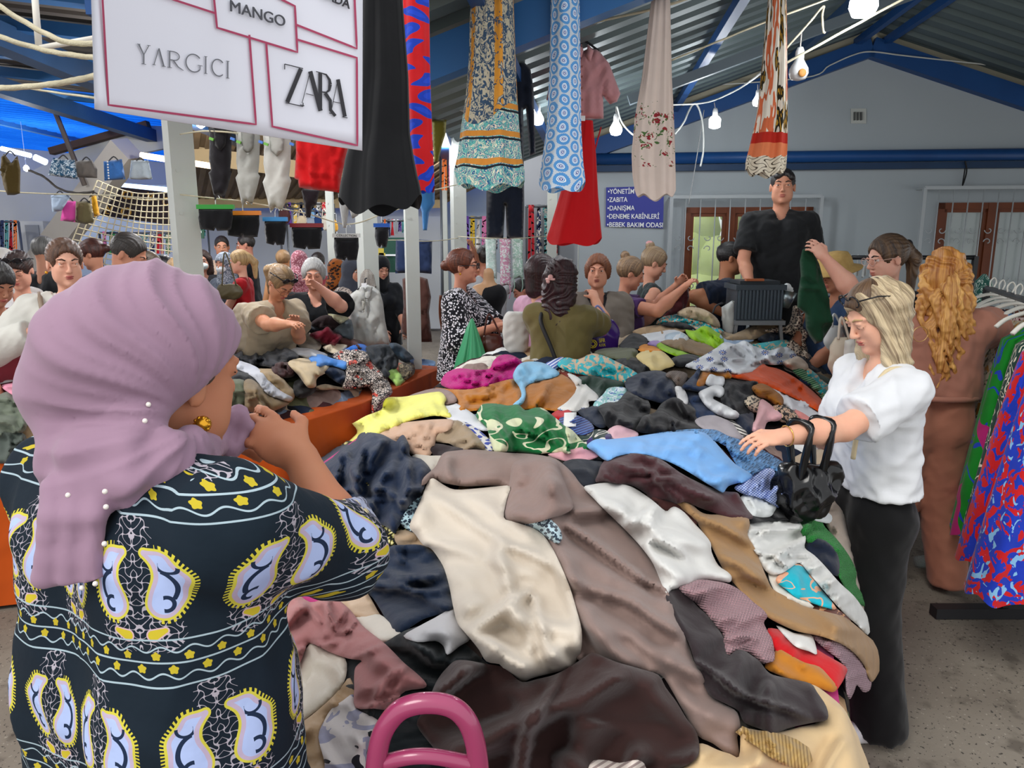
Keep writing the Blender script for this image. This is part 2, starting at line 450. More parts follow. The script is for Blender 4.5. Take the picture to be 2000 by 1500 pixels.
# ---------------- the hall ----------------
WA = Vector((.8, 7.3, 0)); WD = Vector((1, -.11, 0)).normalized(); WN = Vector((-.11, -1, 0)).normalized()   # back wall line, and its normal towards the stalls
def WP(px, py, off=0.0):
    """photo pixel -> point on the back wall (off = metres in front of it)"""
    o = Vector((0, 0, CAMZ)); d = P(px, py, 1.0) - o
    t = ((WA + WN * off - o).dot(WN)) / d.dot(WN); return o + d * t
def ws(p): return (p - WA).dot(WD)
def wpt(s, z, off=0.0): q = WA + WD * s + WN * off; return Vector((q.x, q.y, z))
m_floor, b_ = newmat('worn_concrete', .8, .3); n = E(tex('Noise', obco(), 1.4, detail=8)); n2 = E(tex('Noise', obco(), 60, detail=3)); n3 = E(tex('Noise', obco(), 9, detail=5)); cc = mixc(mn(mx(n * 3.0 - 1.0, 0.0), 1.0), '6a6258', '857e72'); cc = mixc(n2 > .64, cc, '3f3b36'); cc = mixc((n2 < .33) * .6, cc, 'a39d90'); cc = mixc(mn(mx(n3 * 5.0 - 2.9, 0.0), .7), cc, '4d463e'); setcol(b_, cc); bump(b_, n2, .3, .004)
f_ = MB().box((-14, -3, -.1), (9, 20, 0)).mk('floor', m_floor); struct(f_)
m_wall = mottled('aab2b6', 'a1a9ae', 1.2, .85, 'wall_paint', .05)
m_wall2 = mottled('b4b5b2', 'a3a29d', .8, .9, 'old_wall_paint', .05)
ap = WP(1697, 96); le = WP(1160, 292); apS, apZ = ws(ap), ap.z; slope = (apZ - le.z) / (apS - ws(le))
def gz(s): return apZ - abs(s - apS) * slope
s0 = -.15; s9 = apS * 2 - s0
# windows in wall coordinates
wl = (ws(WP(1336, 450)), ws(WP(1584, 450)), WP(1400, 640).z * 0 + 1.02, WP(1400, 405).z)
wr = (ws(WP(1826, 450)), ws(WP(2110, 450)), 1.02, WP(1900, 396).z)
def wallgrid(holes, s0, s9, top, th=.14):
    mb = MB(); ss = sorted({s0, s9, apS} | {h[0] for h in holes} | {h[1] for h in holes})
    for a, b in zip(ss[:-1], ss[1:]):
        zs = [0]; hs = [h for h in holes if h[0] <= a + 1e-6 and h[1] >= b - 1e-6]
        spans = []; z = 0
        for h in hs: spans.append((z, h[2], z, h[2])); z = h[3]
        spans.append((z, top(a), z, top(b)))
        for (z0, z1, z2, z3) in spans:
            v = [wpt(a, z0), wpt(b, z2), wpt(b, z3), wpt(a, z1), wpt(a, z0, -th), wpt(b, z2, -th), wpt(b, z3, -th), wpt(a, z1, -th)]
            mb.add(v, [(0, 1, 2, 3), (5, 4, 7, 6), (1, 0, 4, 5), (3, 2, 6, 7), (0, 3, 7, 4), (2, 1, 5, 6)])
    return mb
struct(wallgrid([wl, wr], s0, s9, lambda s: gz(s) + .12).mk('wall_back', m_wall))
# blue gable rafter, blue double pipe rail
m_blue = mottled('1d4f8c', '173f74', 3, .45, 'blue_steel_paint', .1)
m_blue2 = mottled('2f6ca8', '28598e', 3, .45, 'light_blue_steel_paint', .1)
m_dblue = mottled('1f3f63', '182f4c', 3, .5, 'dark_blue_steel_paint', .1)
mb = MB(); mb.bar(wpt(s0, gz(s0), .05), wpt(apS, apZ, .05), .1, .16, up=(0, 0, 1)); mb.bar(wpt(apS, apZ, .05), wpt(s9, gz(s9), .05), .1, .16)
struct(mb.mk('trim_1', m_blue))
za = WP(1162, 311, .08).z
mb = MB(); mb.tube([wpt(s0, za, .09), wpt(s9, za, .09)], .052, 14); struct(mb.mk('trim_2', m_blue, smooth=True))
mb = MB(); mb.bar(wpt(s0, za - .085, .05), wpt(s9, za - .085, .05), .08, .055); struct(mb.mk('trim_3', m_dblue))
mb = MB(); mb.bar(wpt(s0, gz(s0) + .10, .015), wpt(apS, apZ + .10, .015), .03, .10); mb.bar(wpt(apS, apZ + .10, .015), wpt(s9, gz(s9) + .10, .015), .03, .10); struct(mb.mk('trim_4', mottled('b3ad98', '9c9784', 3, .8, 'cream_paint')))
# white alarm cable clipped along the rafter
mb = MB(); mb.tube(curve([WP(680 + 1000 - 343, 170, .12) if i == 0 else WP(x, y, .12) for i, (x, y) in enumerate([(1535, 165), (1570, 152), (1620, 128), (1665, 108), (1700, 101), (1760, 108), (1850, 118), (2000, 134)])]), .006, 6)
tag(mb.mk('cable', plain('c9cbc4', .5)), 'white cable running along the blue gable rafter of the back wall', 'cable')
# windows
m_wood = mottled('7c3f1e', '5f2d14', 6, .45, 'varnished_wood', .1)
m_grille = plain('aab0b3', .5, name='grey_iron')
m_glass, b_ = newmat('window_glass', .06, .6); setcol(b_, 'dfe8e6'); b_.inputs['Transmission Weight'].default_value = .82; b_.inputs['IOR'].default_value = 1.05
m_pale, b_ = newmat('grey_reflection_glass', .16, .9); setcol(b_, '9aa6a6'); b_.inputs['Transmission Weight'].default_value = .15  # grey base colour stands in for the reflection on the panes
def window(idx, h, posts, pane_m, panes):
    mb = MB(); a, b, z0, z1 = h; w = .055
    def fr_(x0, x1, y0, y1, d0, d1):
        v = [wpt(s, z, o) for o in (d0, d1) for s, z in ((x0, y0), (x1, y0), (x1, y1), (x0, y1))]
        mb.add(v, [(0, 1, 2, 3), (5, 4, 7, 6), (1, 0, 4, 5), (3, 2, 6, 7), (0, 3, 7, 4), (2, 1, 5, 6)])
    fr_(a, b, z1 - w, z1, .03, -.1); fr_(a, b, z0, z0 + w, .03, -.1); fr_(a, a + w, z0, z1, .03, -.1); fr_(b - w, b, z0, z1, .03, -.1)
    for p in posts: fr_(p - .04, p + .04, z0, z1, .035, -.1)
    xs = [a + w] + [q for p in posts for q in (p - .04, p + .04)] + [b - w]
    for i in range(0, len(xs), 2):   # sash frames
        x0, x1 = xs[i], xs[i + 1]; e = .03
        fr_(x0, x0 + e, z0 + w, z1 - w, .015, -.05); fr_(x1 - e, x1, z0 + w, z1 - w, .015, -.05); fr_(x0, x1, z1 - w - e, z1 - w, .015, -.05); fr_(x0, x1, z0 + w, z0 + w + e, .015, -.05)
    o = struct(mb.mk('window_%d' % idx, m_wood))
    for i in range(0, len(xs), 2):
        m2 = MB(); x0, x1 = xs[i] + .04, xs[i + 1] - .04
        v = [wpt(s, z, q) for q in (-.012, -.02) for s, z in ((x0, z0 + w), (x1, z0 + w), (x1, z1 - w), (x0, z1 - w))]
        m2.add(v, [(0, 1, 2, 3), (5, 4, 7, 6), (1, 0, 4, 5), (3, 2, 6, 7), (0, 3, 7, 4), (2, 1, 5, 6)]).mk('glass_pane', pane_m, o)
    return o
window(1, wl, [ws(WP(1425, 450)), ws(WP(1510, 450))], m_glass, 0)
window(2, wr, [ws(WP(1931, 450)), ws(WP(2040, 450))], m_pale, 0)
def scroll(mb, s, z, r, off, sx, sz):
    pts = []
    for i in range(15):
        t = i / 14; a = t * 4.6; q = r * (1 - t * .72); pts.append(wpt(s + sx * (math.cos(a) * q), z + sz * (r * .9 - math.sin(a) * q), off))
    mb.tube(pts, .0045, 5)
def grille(px0, px1, ptop, zb, label):
    a, b = ws(WP(px0, 450, .16)), ws(WP(px1, 450, .16)); z1 = WP((px0 + px1) / 2, ptop, .16).z
    t = empty('window_grille', wpt((a + b) / 2, zb, .16)); tag(t, label, 'window grille')
    mb = MB()
    for x in (a, b): mb.bar(wpt(x, zb, .16), wpt(x, z1, .16), .03, .03, up=(1, 0, 0))
    mb.bar(wpt(a, z1, .16), wpt(b, z1, .16), .03, .03); mb.bar(wpt(a, zb, .16), wpt(b, zb, .16), .03, .03)
    for x in (a, b):
        for z in (z1, zb): mb.bar(wpt(x, z, .16), wpt(x, z, 0), .02, .02)
    mb.mk('grille_frame', m_grille, t)
    n = int((b - a) / .125)
    for i in range(1, n):
        x = a + (b - a) * i / n; mb = MB(); mb.tube([wpt(x, zb, .16), wpt(x, z1, .16)], .0055, 6); mb.mk('grille_bar', m_grille, t, True)
    for k, z in enumerate((z1 - .42, z1 - .86, z1 - 1.12)):
        for i in range(1 + k % 2, n, 2):
            x = a + (b - a) * i / n
            for sx in (-1, 1):
                for sz in (-1, 1):
                    mb = MB(); scroll(mb, x + sx * .052, z + sz * .02, .035, .165, sx, sz); mb.mk('scroll', m_grille, t, True)
grille(1309, 1600, 384, .95, 'grey iron window grille with scrolls over the left brown window')
grille(1798, 2120, 366, .95, 'grey iron window grille with scrolls over the right brown window')
# air vent on the gable
t = empty('wall_vent', wpt(ws(WP(1677, 226)), WP(1677, 240).z, 0)); tag(t, 'small square white air vent high on the grey gable wall', 'vent')
a, b, c, d = WP(1662, 212, .01), WP(1692, 212, .01), WP(1692, 241, .01), WP(1662, 241, .01)
MB().add([a, b, c, d] + [q - WN * .03 for q in (a, b, c, d)], [(3, 2, 1, 0), (4, 5, 6, 7), (0, 1, 5, 4), (1, 2, 6, 5), (2, 3, 7, 6), (3, 0, 4, 7)]).mk('vent_plate', plain('b9bcb6', .6), t)
for x in (1669, 1675.5, 1682):
    MB().bar(WP(x, 219, .018), WP(x, 235, .018), .022, .012, up=(1, 0, 0)).mk('vent_slot', plain('5a5c5a', .8), t)
# hanging black strap
mb = MB(); mb.tube(curve([WP(1885, 314, .12), WP(1888, 335, .1), WP(1880, 362, .03), WP(1884, 335, .06), WP(1886, 316, .1)]), .006, 6)
tag(mb.mk('cable_loop', plain('1b1b1d', .6)), 'short black cable loop hanging from the blue rail above the right window', 'cable')
# outside the windows: sunlit hedge and a dark shed
m_hedge = mottled('e3e6a8', 'a8b860', 2.5, .9, 'sunlit_leaves', 1.0)
o_ = MB(); 
for i in range(60):
    random.seed(i); s = 1.0 + i * .07; o_.ball(wpt(s, random.uniform(.2, 2.3), -3.2 - random.random() * .6), random.uniform(.25, .5), 8, 6)
tag(o_.mk('hedge', m_hedge, smooth=True), 'sunlit yellow green hedge seen through the left window', 'hedge')
o_ = MB(); o_.bar(wpt(2.0, 1.15, -1.9), wpt(3.1, 1.15, -1.9), .5, 2.1)
tag(o_.mk('garden_shed', plain('4a5560', .8)), 'dark grey shed seen outside through the left brown window', 'shed')
# blue direction board
t = empty('notice_board', WP(1240, 445, .02)); tag(t, 'blue wall board with five white lines of Turkish directions', 'sign')
c4 = [WP(1184, 366, .03), WP(1297, 363, .03), WP(1295, 446, .03), WP(1183, 442, .03)]
m_board = mottled('3f459c', '383d8e', 2, .6, 'blue_board', .05)
MB().add(c4 + [q - WN * .025 for q in c4], [(3, 2, 1, 0), (4, 5, 6, 7), (0, 1, 5, 4), (1, 2, 6, 5), (2, 3, 7, 6), (3, 0, 4, 7)]).mk('board', m_board, t)
def text(s, size_px, px, py, pxr, pyr, wp, m, parent, name='lettering', font_w=None, ext=.001, off=0, cw=1.0, shear=0, tracking=1.0):
    """flat letters whose base line runs from one point to another"""
    a = wp(px, py); b = wp(pxr, pyr); cu = bpy.data.curves.new(name, 'FONT'); cu.body = s; cu.extrude = ext; cu.space_character = tracking
    if off: cu.offset = off
    cu.shear = shear
    ob = bpy.data.objects.new(name, cu); C.objects.link(ob)
    bpy.context.view_layer.update(); w = ob.dimensions.x; hgt = wp(px, py - size_px); H = (hgt - a).length / .73
    X = (b - a).normalized(); Z0 = (hgt - a).normalized(); N = X.cross(Z0).normalized(); Z = N.cross(X)
    sx = (b - a).length / w
    me = ob.to_mesh(); v = [Vector(q.co) for q in me.vertices]; f = [tuple(p.vertices) for p in me.polygons]
    v = [a + X * q.x * sx + Z * q.y * H + N * (q.z + ext) for q in v]
    ob.to_mesh_clear(); bpy.data.objects.remove(ob)
    return mk(name, np.array([tuple(q) for q in v]), f, m, parent, smooth=False)
m_white = plain('eef0f2', .6)
wpb = lambda x, y: WP(x, y, .036)
for s, x0, y0, x1, y1 in [('\u2022Y\u00d6NET\u0130M', 1187, 378.5, 1238, 378), ('\u2022ZABITA', 1186, 394.5, 1225, 394), ('\u2022DANI\u015eMA', 1186, 411, 1239, 410.5), ('\u2022DENEME KAB\u0130NLER\u0130', 1185, 427, 1287, 427), ('\u2022BEBEK BAKIM ODASI', 1185, 443, 1294, 444)]:
    text(s, 9.5, x0, y0, x1, y1, wpb, m_white, t, off=.012)
# roofs: trapezoid sheets on purlins
m_sheet = mottled('728082', '5a686a', 1.5, .5, 'galvanised_sheet', .1); m_sheet.node_tree.nodes['Principled BSDF'].inputs['Metallic'].default_value = .35
def sheets(name, A, B, n, L, per=.22, h=.03, m=None):
    """corrugated roof: A->B down the slope, repeated along direction n for L metres"""
    A = Vector(A); B = Vector(B); n = Vector(n).normalized(); up = n.cross(B - A).normalized(); up = up if up.z > 0 else -up
    prof = [(0, 0), (.45, 0), (.55, 1), (.9, 1), (1.0, 0)]; v = []; k = int(L / per)
    for i in range(k):
        for t, z in prof[:-1]: v.append((A, n * (i + t) * per + up * z * h))
    vs = [a + o for a, o in v] + [B + o for a, o in v]; m_ = len(v)
    top = [q + up * .012 for q in vs]
    fs = [(i, i + 1, m_ + i + 1, m_ + i) for i in range(m_ - 1)] + [(2 * m_ + i, 3 * m_ + i, 3 * m_ + i + 1, 2 * m_ + i + 1) for i in range(m_ - 1)]
    return struct(mk(name, [tuple(q) for q in vs + top], fs, m or m_sheet, smooth=False))
rl = 5.4; ev = -.95
sheets('ceiling', wpt(apS, apZ + .14, -.1), wpt(ev, gz(ev) + .14, -.1), WN, rl)
sheets('ceiling_right', wpt(apS, apZ + .14, -.1), wpt(s9 + 1.5, gz(s9 + 1.5) + .14, -.1), WN, rl)
def rafter(off, w=.09, h=.14, m=None, a=-.95, b=None, dz=0):
    mb = MB(); mb.bar(wpt(a, gz(a) + .02 + dz, off), wpt(apS, apZ + .02 + dz, off), w, h); b = b or s9; mb.bar(wpt(apS, apZ + .02 + dz, off), wpt(b, gz(b) + .02 + dz, off), w, h)
    return struct(mb.mk('trim_rafter', m or m_blue2))
rafter(4.45)
struct(MB().bar(wpt(.2, gz(.2) - .02, 2.2), wpt(apS, apZ - .02, 2.2), .05, .06).mk('trim_rafter', mottled('77838a', '66727a', 3, .5, 'grey_steel_paint')))
for k, s in enumerate((-.4, .7, 1.6, apS - .12, apS + .12, apS + 1.4)):
    mb = MB(); mb.bar(wpt(s, gz(s) + .09, 0), wpt(s, gz(s) + .09, rl - .1), .05, .06); struct(mb.mk('trim_purlin', m_blue if k != 2 else m_dblue))
# left hall roof: brown sheets, blue purlins and long beams, then blue translucent sheets
m_brown = mottled('5e5a55', '463f3a', 1.2, .7, 'weathered_sheet', .2)
m_tl, b_ = newmat('blue_translucent_sheet', .9, .0); n = tex('Noise', obco(), 1.2); cl_ = mixc(n, '2f8fe6', '5fb8fa'); tr_ = E.nt.nodes.new('ShaderNodeBsdfTranslucent'); E.nt.links.new(cl_, tr_.inputs['Color']); setcol(b_, cl_)
mx_ = E.nt.nodes.new('ShaderNodeMixShader'); mx_.inputs[0].default_value = .85; E.nt.links.new(b_.outputs[0], mx_.inputs[1]); E.nt.links.new(tr_.outputs[0], mx_.inputs[2]); E.nt.links.new(mx_.outputs[0], m_tl.node_tree.nodes['Material Output'].inputs[0])
def PQ(px, py, z):
    """pixel -> point on the level z"""
    o = Vector((0, 0, CAMZ)); d = P(px, py, 1.0) - o; return o + d * ((z - CAMZ) / d.z)
sheets('ceiling_left', (-.35, 3.6, 2.86), (-8.5, 3.6, 3.75), (0, 1, 0), 5.2, .2, .03, m_brown)
sheets('ceiling_left_skylight', (-.4, 8.9, 2.92), (-15, 8.9, 4.3), (0, 1, 0), 12.3, .3, .05, m_tl)
def lz(x): return 2.95 + (-1.2 - x) / 7.3 * .8
for y in (4.3, 5.2, 6.3, 7.4, 8.7):
    struct(MB().bar((-.35, y, lz(-.35) - .06), (-8.5, y, lz(-8.5) - .06), .12, .08).mk('trim_purlin', m_blue2))
for x, h in ((-.5, .16), (-1.9, .2), (-3.2, .16), (-4.7, .16)):
    struct(MB().bar((x, 3.7, lz(x) - .16), (x - .5, 15, lz(x) - .2), .14, h).mk('trim_beam', m_dblue if x < -2 else m_blue))
for x in (-5.8, -3.3, -8.6):
    struct(MB().bar((x, 9.6, lz(x) - .1), (x, 20.8, lz(x) - .1), .1, .08).mk('trim_beam', m_blue2))
mb = MB(); mb.tube([(-4.55, 6.4, 3.2), (-4.55, 6.4, 2.72)], .02, 6); mb.tube([(-5.6, 9.5, 3.4), (-5.35, 9.6, 2.4)], .03, 6); struct(mb.mk('trim_hanger', plain('4a4038', .7)))
# posts
m_post = mottled('c3c6bf', 'b4b7b0', 2, .6, 'post_paint', .05); m_rust = mottled('8b6a4a', '5f4632', 6, .8, 'rusty_steel')
def post(px, py, Y, w, d, rz, z1, m=m_post):
    p = P(px, py, Y); M = Matrix.Translation((p.x, p.y, 0)) @ Matrix.Rotation(rz, 4, 'Z'); mb = MB()
    mb.box((-w / 2, -d / 2, 0), (w / 2, d / 2, z1), M)
    for z in (1.9, 2.15, 2.5): mb.tube([M @ Vector((-w / 4, -d / 2 - .004, z)), M @ Vector((-w / 4, -d / 2 + .002, z))], .012, 8)
    return struct(mb.mk('trim_post', m))
post(350, 300, 4.7, .14, .14, R(38), 2.95); post(717, 480, 6.6, .14, .14, R(38), 2.95); post(806, 550, 5.8, .1, .1, R(15), 2.9); post(895, 400, 7.6, .13, .13, R(20), 2.9)
post(868, 450, 9.0, .07, .07, 0, 2.8); post(645, 420, 9.0, .08, .08, 0, 2.8); post(1078, 450, 7.9, .1, .05, 0, 2.8); post(1136, 420, 7.6, .06, .06, 0, 2.6)
# far walls and the pale inner hall
def wall_px(name, pts, Y, m, th=.1):
    a = [P(x, y, Y) for x, y in pts]; n = len(a); b = [q + Vector((0, th, 0)) for q in a]
    return struct(mk(name, [tuple(q) for q in a + b], [tuple(range(n))[::-1], tuple(range(n, 2 * n))] + [(i, (i + 1) % n, n + (i + 1) % n, n + i) for i in range(n)], m, smooth=False))
wall_px('wall_left', [(-30, 335), (60, 335), (130, 300), (285, 246), (325, 246), (320, 290), (270, 300), (215, 350), (140, 470), (110, 700), (-30, 700)], 10.8, m_wall2)
wall_px('wall_far_end', [(-300, 285), (1160, 285), (1160, 600), (-300, 600)], 21.0, m_wall2)
wall_px('wall_far', [(-200, 380), (1160, 330), (1160, 632), (-200, 632)], 15.0, mottled('9aa3aa', '8d969e', 1, .9, 'far_wall_paint', .05))
wall_px('wall_far_left', [(320, 425), (860, 380), (860, 642), (320, 642)], 14.2, mottled('b9bdc2', 'a9adb3', 1, .9, 'far_wall_paint2', .05))
wall_px('wall_partition', [(985, 285), (1165, 285), (1165, 800), (985, 800)], 8.1, mottled('a5a8ae', '989ba2', 1, .8, 'partition_paint', .05))
0 and wall_px('wall_partition_low', [(1090, 440), (1165, 440), (1165, 700), (1090, 700)], 8.15, mottled('9ba8ad', '8f9ca2', 1, .8, 'partition_paint', .05))
m_beam = mottled('a8a29a', '948e86', 2, .8, 'concrete_beam', .1)
mb = MB(); mb.bar(P(45, 560, 10.4), P(250, 290, 9.6), .3, .3, up=(0, 1, 0)); struct(mb.mk('trim_brace', m_beam))
m_inroof = mottled('8f7a5e', '6b5a46', 2, .8, 'warm_inner_roof')
sheets('ceiling_inner', P(330, 248, 9.2), P(330, 400, 14.0), (1, -.02, 0), 5.2, .16, .03, m_inroof)
mb = MB(); mb.bar(P(325, 295, 10.2), P(720, 350, 10.2), .05, .22); mb.bar(P(180, 395, 13.5), P(860, 395, 13.5), .05, .2); struct(mb.mk('trim_fascia', mottled('b8a27c', 'a5916f', 2, .8, 'beige_board')))
mb = MB(); mb.bar(P(100, 296, 10.7), P(290, 243, 10.7), .12, .09); struct(mb.mk('trim_fascia', mottled('4f3a2c', '3a2a20', 3, .8, 'old_wood')))
# strip lamps of the inner hall, and the tube chain on the left
def strip(px0, py0, px1, py1, Y, label, col='fff1d8', em=5, r=.035):
    o = MB().tube([P(px0, py0, Y), P(px1, py1, Y)], r, 8).mk('tube_lamp', plain(col, .5, em=em)); tag(o, label, 'lamp', None); return o
strip(275, 303, 325, 311, 9.3, 'warm tube lamp to the left of the nearest grey post', 'ffdcae')
strip(372, 318, 411, 324, 9.3, 'warm tube lamp to the right of the nearest grey post', 'ffdcae')
strip(183, 357, 335, 371, 11.0, 'long cold tube lamp above the brown logo banner', 'b7d4ff', 2.5)
strip(3, 290, 60, 304, 10.0, 'upper tube lamp above the olive vest at the left edge', 'cfe0ff', 4, .03)
strip(68, 307, 90, 317, 10.0, 'short tube lamp next to the grey steel box top at left', 'cfe0ff', 4, .04)
strip(0, 413, 12, 414, 12, 'small tube lamp at the left edge below the olive vest', 'e0ebff', 4)
# ---------------- clothing tables ----------------
def hb(poly, X, Y):
    p = np.stack([X.ravel(), Y.ravel()], 1); pl = np.array(poly, float); d = bdist(p, pl); i = inpoly(p, pl)
    return np.where(i, d, -d).reshape(X.shape)
FT1 = [(-.45, 1.0), (-.6, 1.6), (-.85, 3.0), (-.62, 4.4), (-.35, 5.3), (.3, 5.75), (2.0, 5.9), (2.45, 5.4), (1.75, 3.7), (1.08, 2.3), (.82, 1.72), (.67, 1.3), (.58, 1.0), (.3, .94), (-.2, .95)]
def H1(X, Y):
    d = hb(FT1, X, Y); z = .80 + .20 * sstep(-.05, .45, d) + .10 * sstep(.3, 1.0, d)
    z = z + .06 * sstep(4.0, 5.2, Y) * sstep(-.05, .3, d) + .05 * np.sin(X * 3.1 + Y * 1.3) * np.sin(Y * 2.3 - X) * sstep(0, .3, d) + .02 * np.sin(X * 9 + 1) * np.sin(Y * 8) * sstep(0, .3, d)
    z = z - .07 * sstep(1.4, .6, Y)
    out = np.minimum(d, 0); return np.maximum(z + out * 3.2, .12)
FT2 = [(-3.2, 2.9), (-1.25, 3.9), (-.93, 4.55), (-.55, 5.85), (-1.0, 6.1), (-2.3, 6.2), (-3.4, 5.2), (-4.2, 3.6)]
def H2(X, Y):
    d = hb(FT2, X, Y); z = .74 + .2 * sstep(-.02, .5, d) + .02 * np.sin(X * 7) * np.sin(Y * 6 + 1) * sstep(0, .3, d)
    return np.maximum(z + np.minimum(d, 0) * 2.6, .1)
class Canvas:
    """depth of the pile seen along photo rays; garments are stacked on it one after the other"""
    S = 5.0
    def __init__(s, H, x0, y0, x1, y1, tmin, tmax):
        s.x0, s.y0 = x0, y0; gx = np.arange(x0, x1 + 1, s.S); gy = np.arange(y0, y1 + 1, s.S); s.w, s.hh = len(gx), len(gy)
        PX, PY = np.meshgrid(gx, gy); s.d = s.rays(PX, PY); ts = np.geomspace(tmin, tmax, 220); T = np.full(PX.shape, tmax); hit = np.zeros(PX.shape, bool); best = np.full(PX.shape, 9.0)
        for t in ts:
            X = s.d[0] * t; Y = s.d[1] * t; gap = CAMZ + s.d[2] * t - H(X, Y); m = ~hit & (gap < 0); T[m] = t; hit |= m; b_ = ~hit & (gap < best); T[b_] = t; best = np.where(b_, gap, best)
        s.T = s.blur(T, 2); s.T0 = s.T.copy()
    @staticmethod
    def rays(PX, PY):
        x = (PX - 1000) / F; y = (750 - PY) / F; return np.stack([x, cp + y * sp, -sp + y * cp])
    @staticmethod
    def blur(a, r):
        for _ in range(r):
            p = np.pad(a, 1, mode='edge'); a = (p[:-2, 1:-1] + p[2:, 1:-1] + p[1:-1, :-2] + p[1:-1, 2:] + 2 * p[1:-1, 1:-1]) / 6
        return a
    def samp(s, A, q):
        x = np.clip((q[:, 0] - s.x0) / s.S, 0, s.w - 1.001); y = np.clip((q[:, 1] - s.y0) / s.S, 0, s.hh - 1.001); i = x.astype(int); j = y.astype(int); fx = x - i; fy = y - j
        return A[j, i] * (1 - fx) * (1 - fy) + A[j, i + 1] * fx * (1 - fy) + A[j + 1, i] * (1 - fx) * fy + A[j + 1, i + 1] * fx * fy
    def sg(s, q):
        """closest value in the neighbourhood"""
        A = s.T; p = np.pad(A, 1, mode='edge'); return s.blur(np.minimum.reduce([p[:-2, 1:-1], p[2:, 1:-1], p[1:-1, :-2], p[1:-1, 2:], A]), 1)
def foldlines(Q, sd, wl):
    """long separate folds, each a rounded ridge with a valley beside it; some fan out of one pinch point"""
    rs = np.random.RandomState(sd); lo = Q.min(0); hi = Q.max(0); ext = hi - lo; area = ext[0] * ext[1]; out = np.zeros(len(Q)); n = int(np.clip(area / (wl * wl) * 1.5, 3, 26)); pins = lo + ext * rs.uniform(.15, .85, (2, 2))
    for i in range(n):
        if i % 3 == 2:
            p = pins[i % 2]; a = rs.uniform(0, 6.283); s0, s1 = .01, rs.uniform(.35, .9) * max(ext)
        else:
            p = lo + ext * rs.uniform(0, 1, 2); a = rs.normal(np.pi / 2, .38) + (np.pi if rs.rand() < .5 else 0); L = rs.uniform(.25, .7) * max(ext); s0, s1 = -L, L
        c, s_ = np.cos(a), np.sin(a); D = Q - p; s = D[:, 0] * c + D[:, 1] * s_; d = -D[:, 0] * s_ + D[:, 1] * c + rs.normal(0, .9) * s * s + .006 * np.sin(s * rs.uniform(15, 40) + i)
        w = rs.uniform(.09, .22) * wl * (1 if i % 3 != 2 else .8); k = sstep(s0, s0 + .06 * (s1 - s0) + .01, s) * sstep(s1, s1 - .6 * (s1 - s0), s); hgt = rs.uniform(.45, 1.15)
        out += k * hgt * (np.exp(-(d / w) ** 2) - .45 * np.exp(-((d - 1.9 * w) / (1.1 * w)) ** 2))
    return np.clip(out, -.22, 2.0)
rng = random.Random(5)
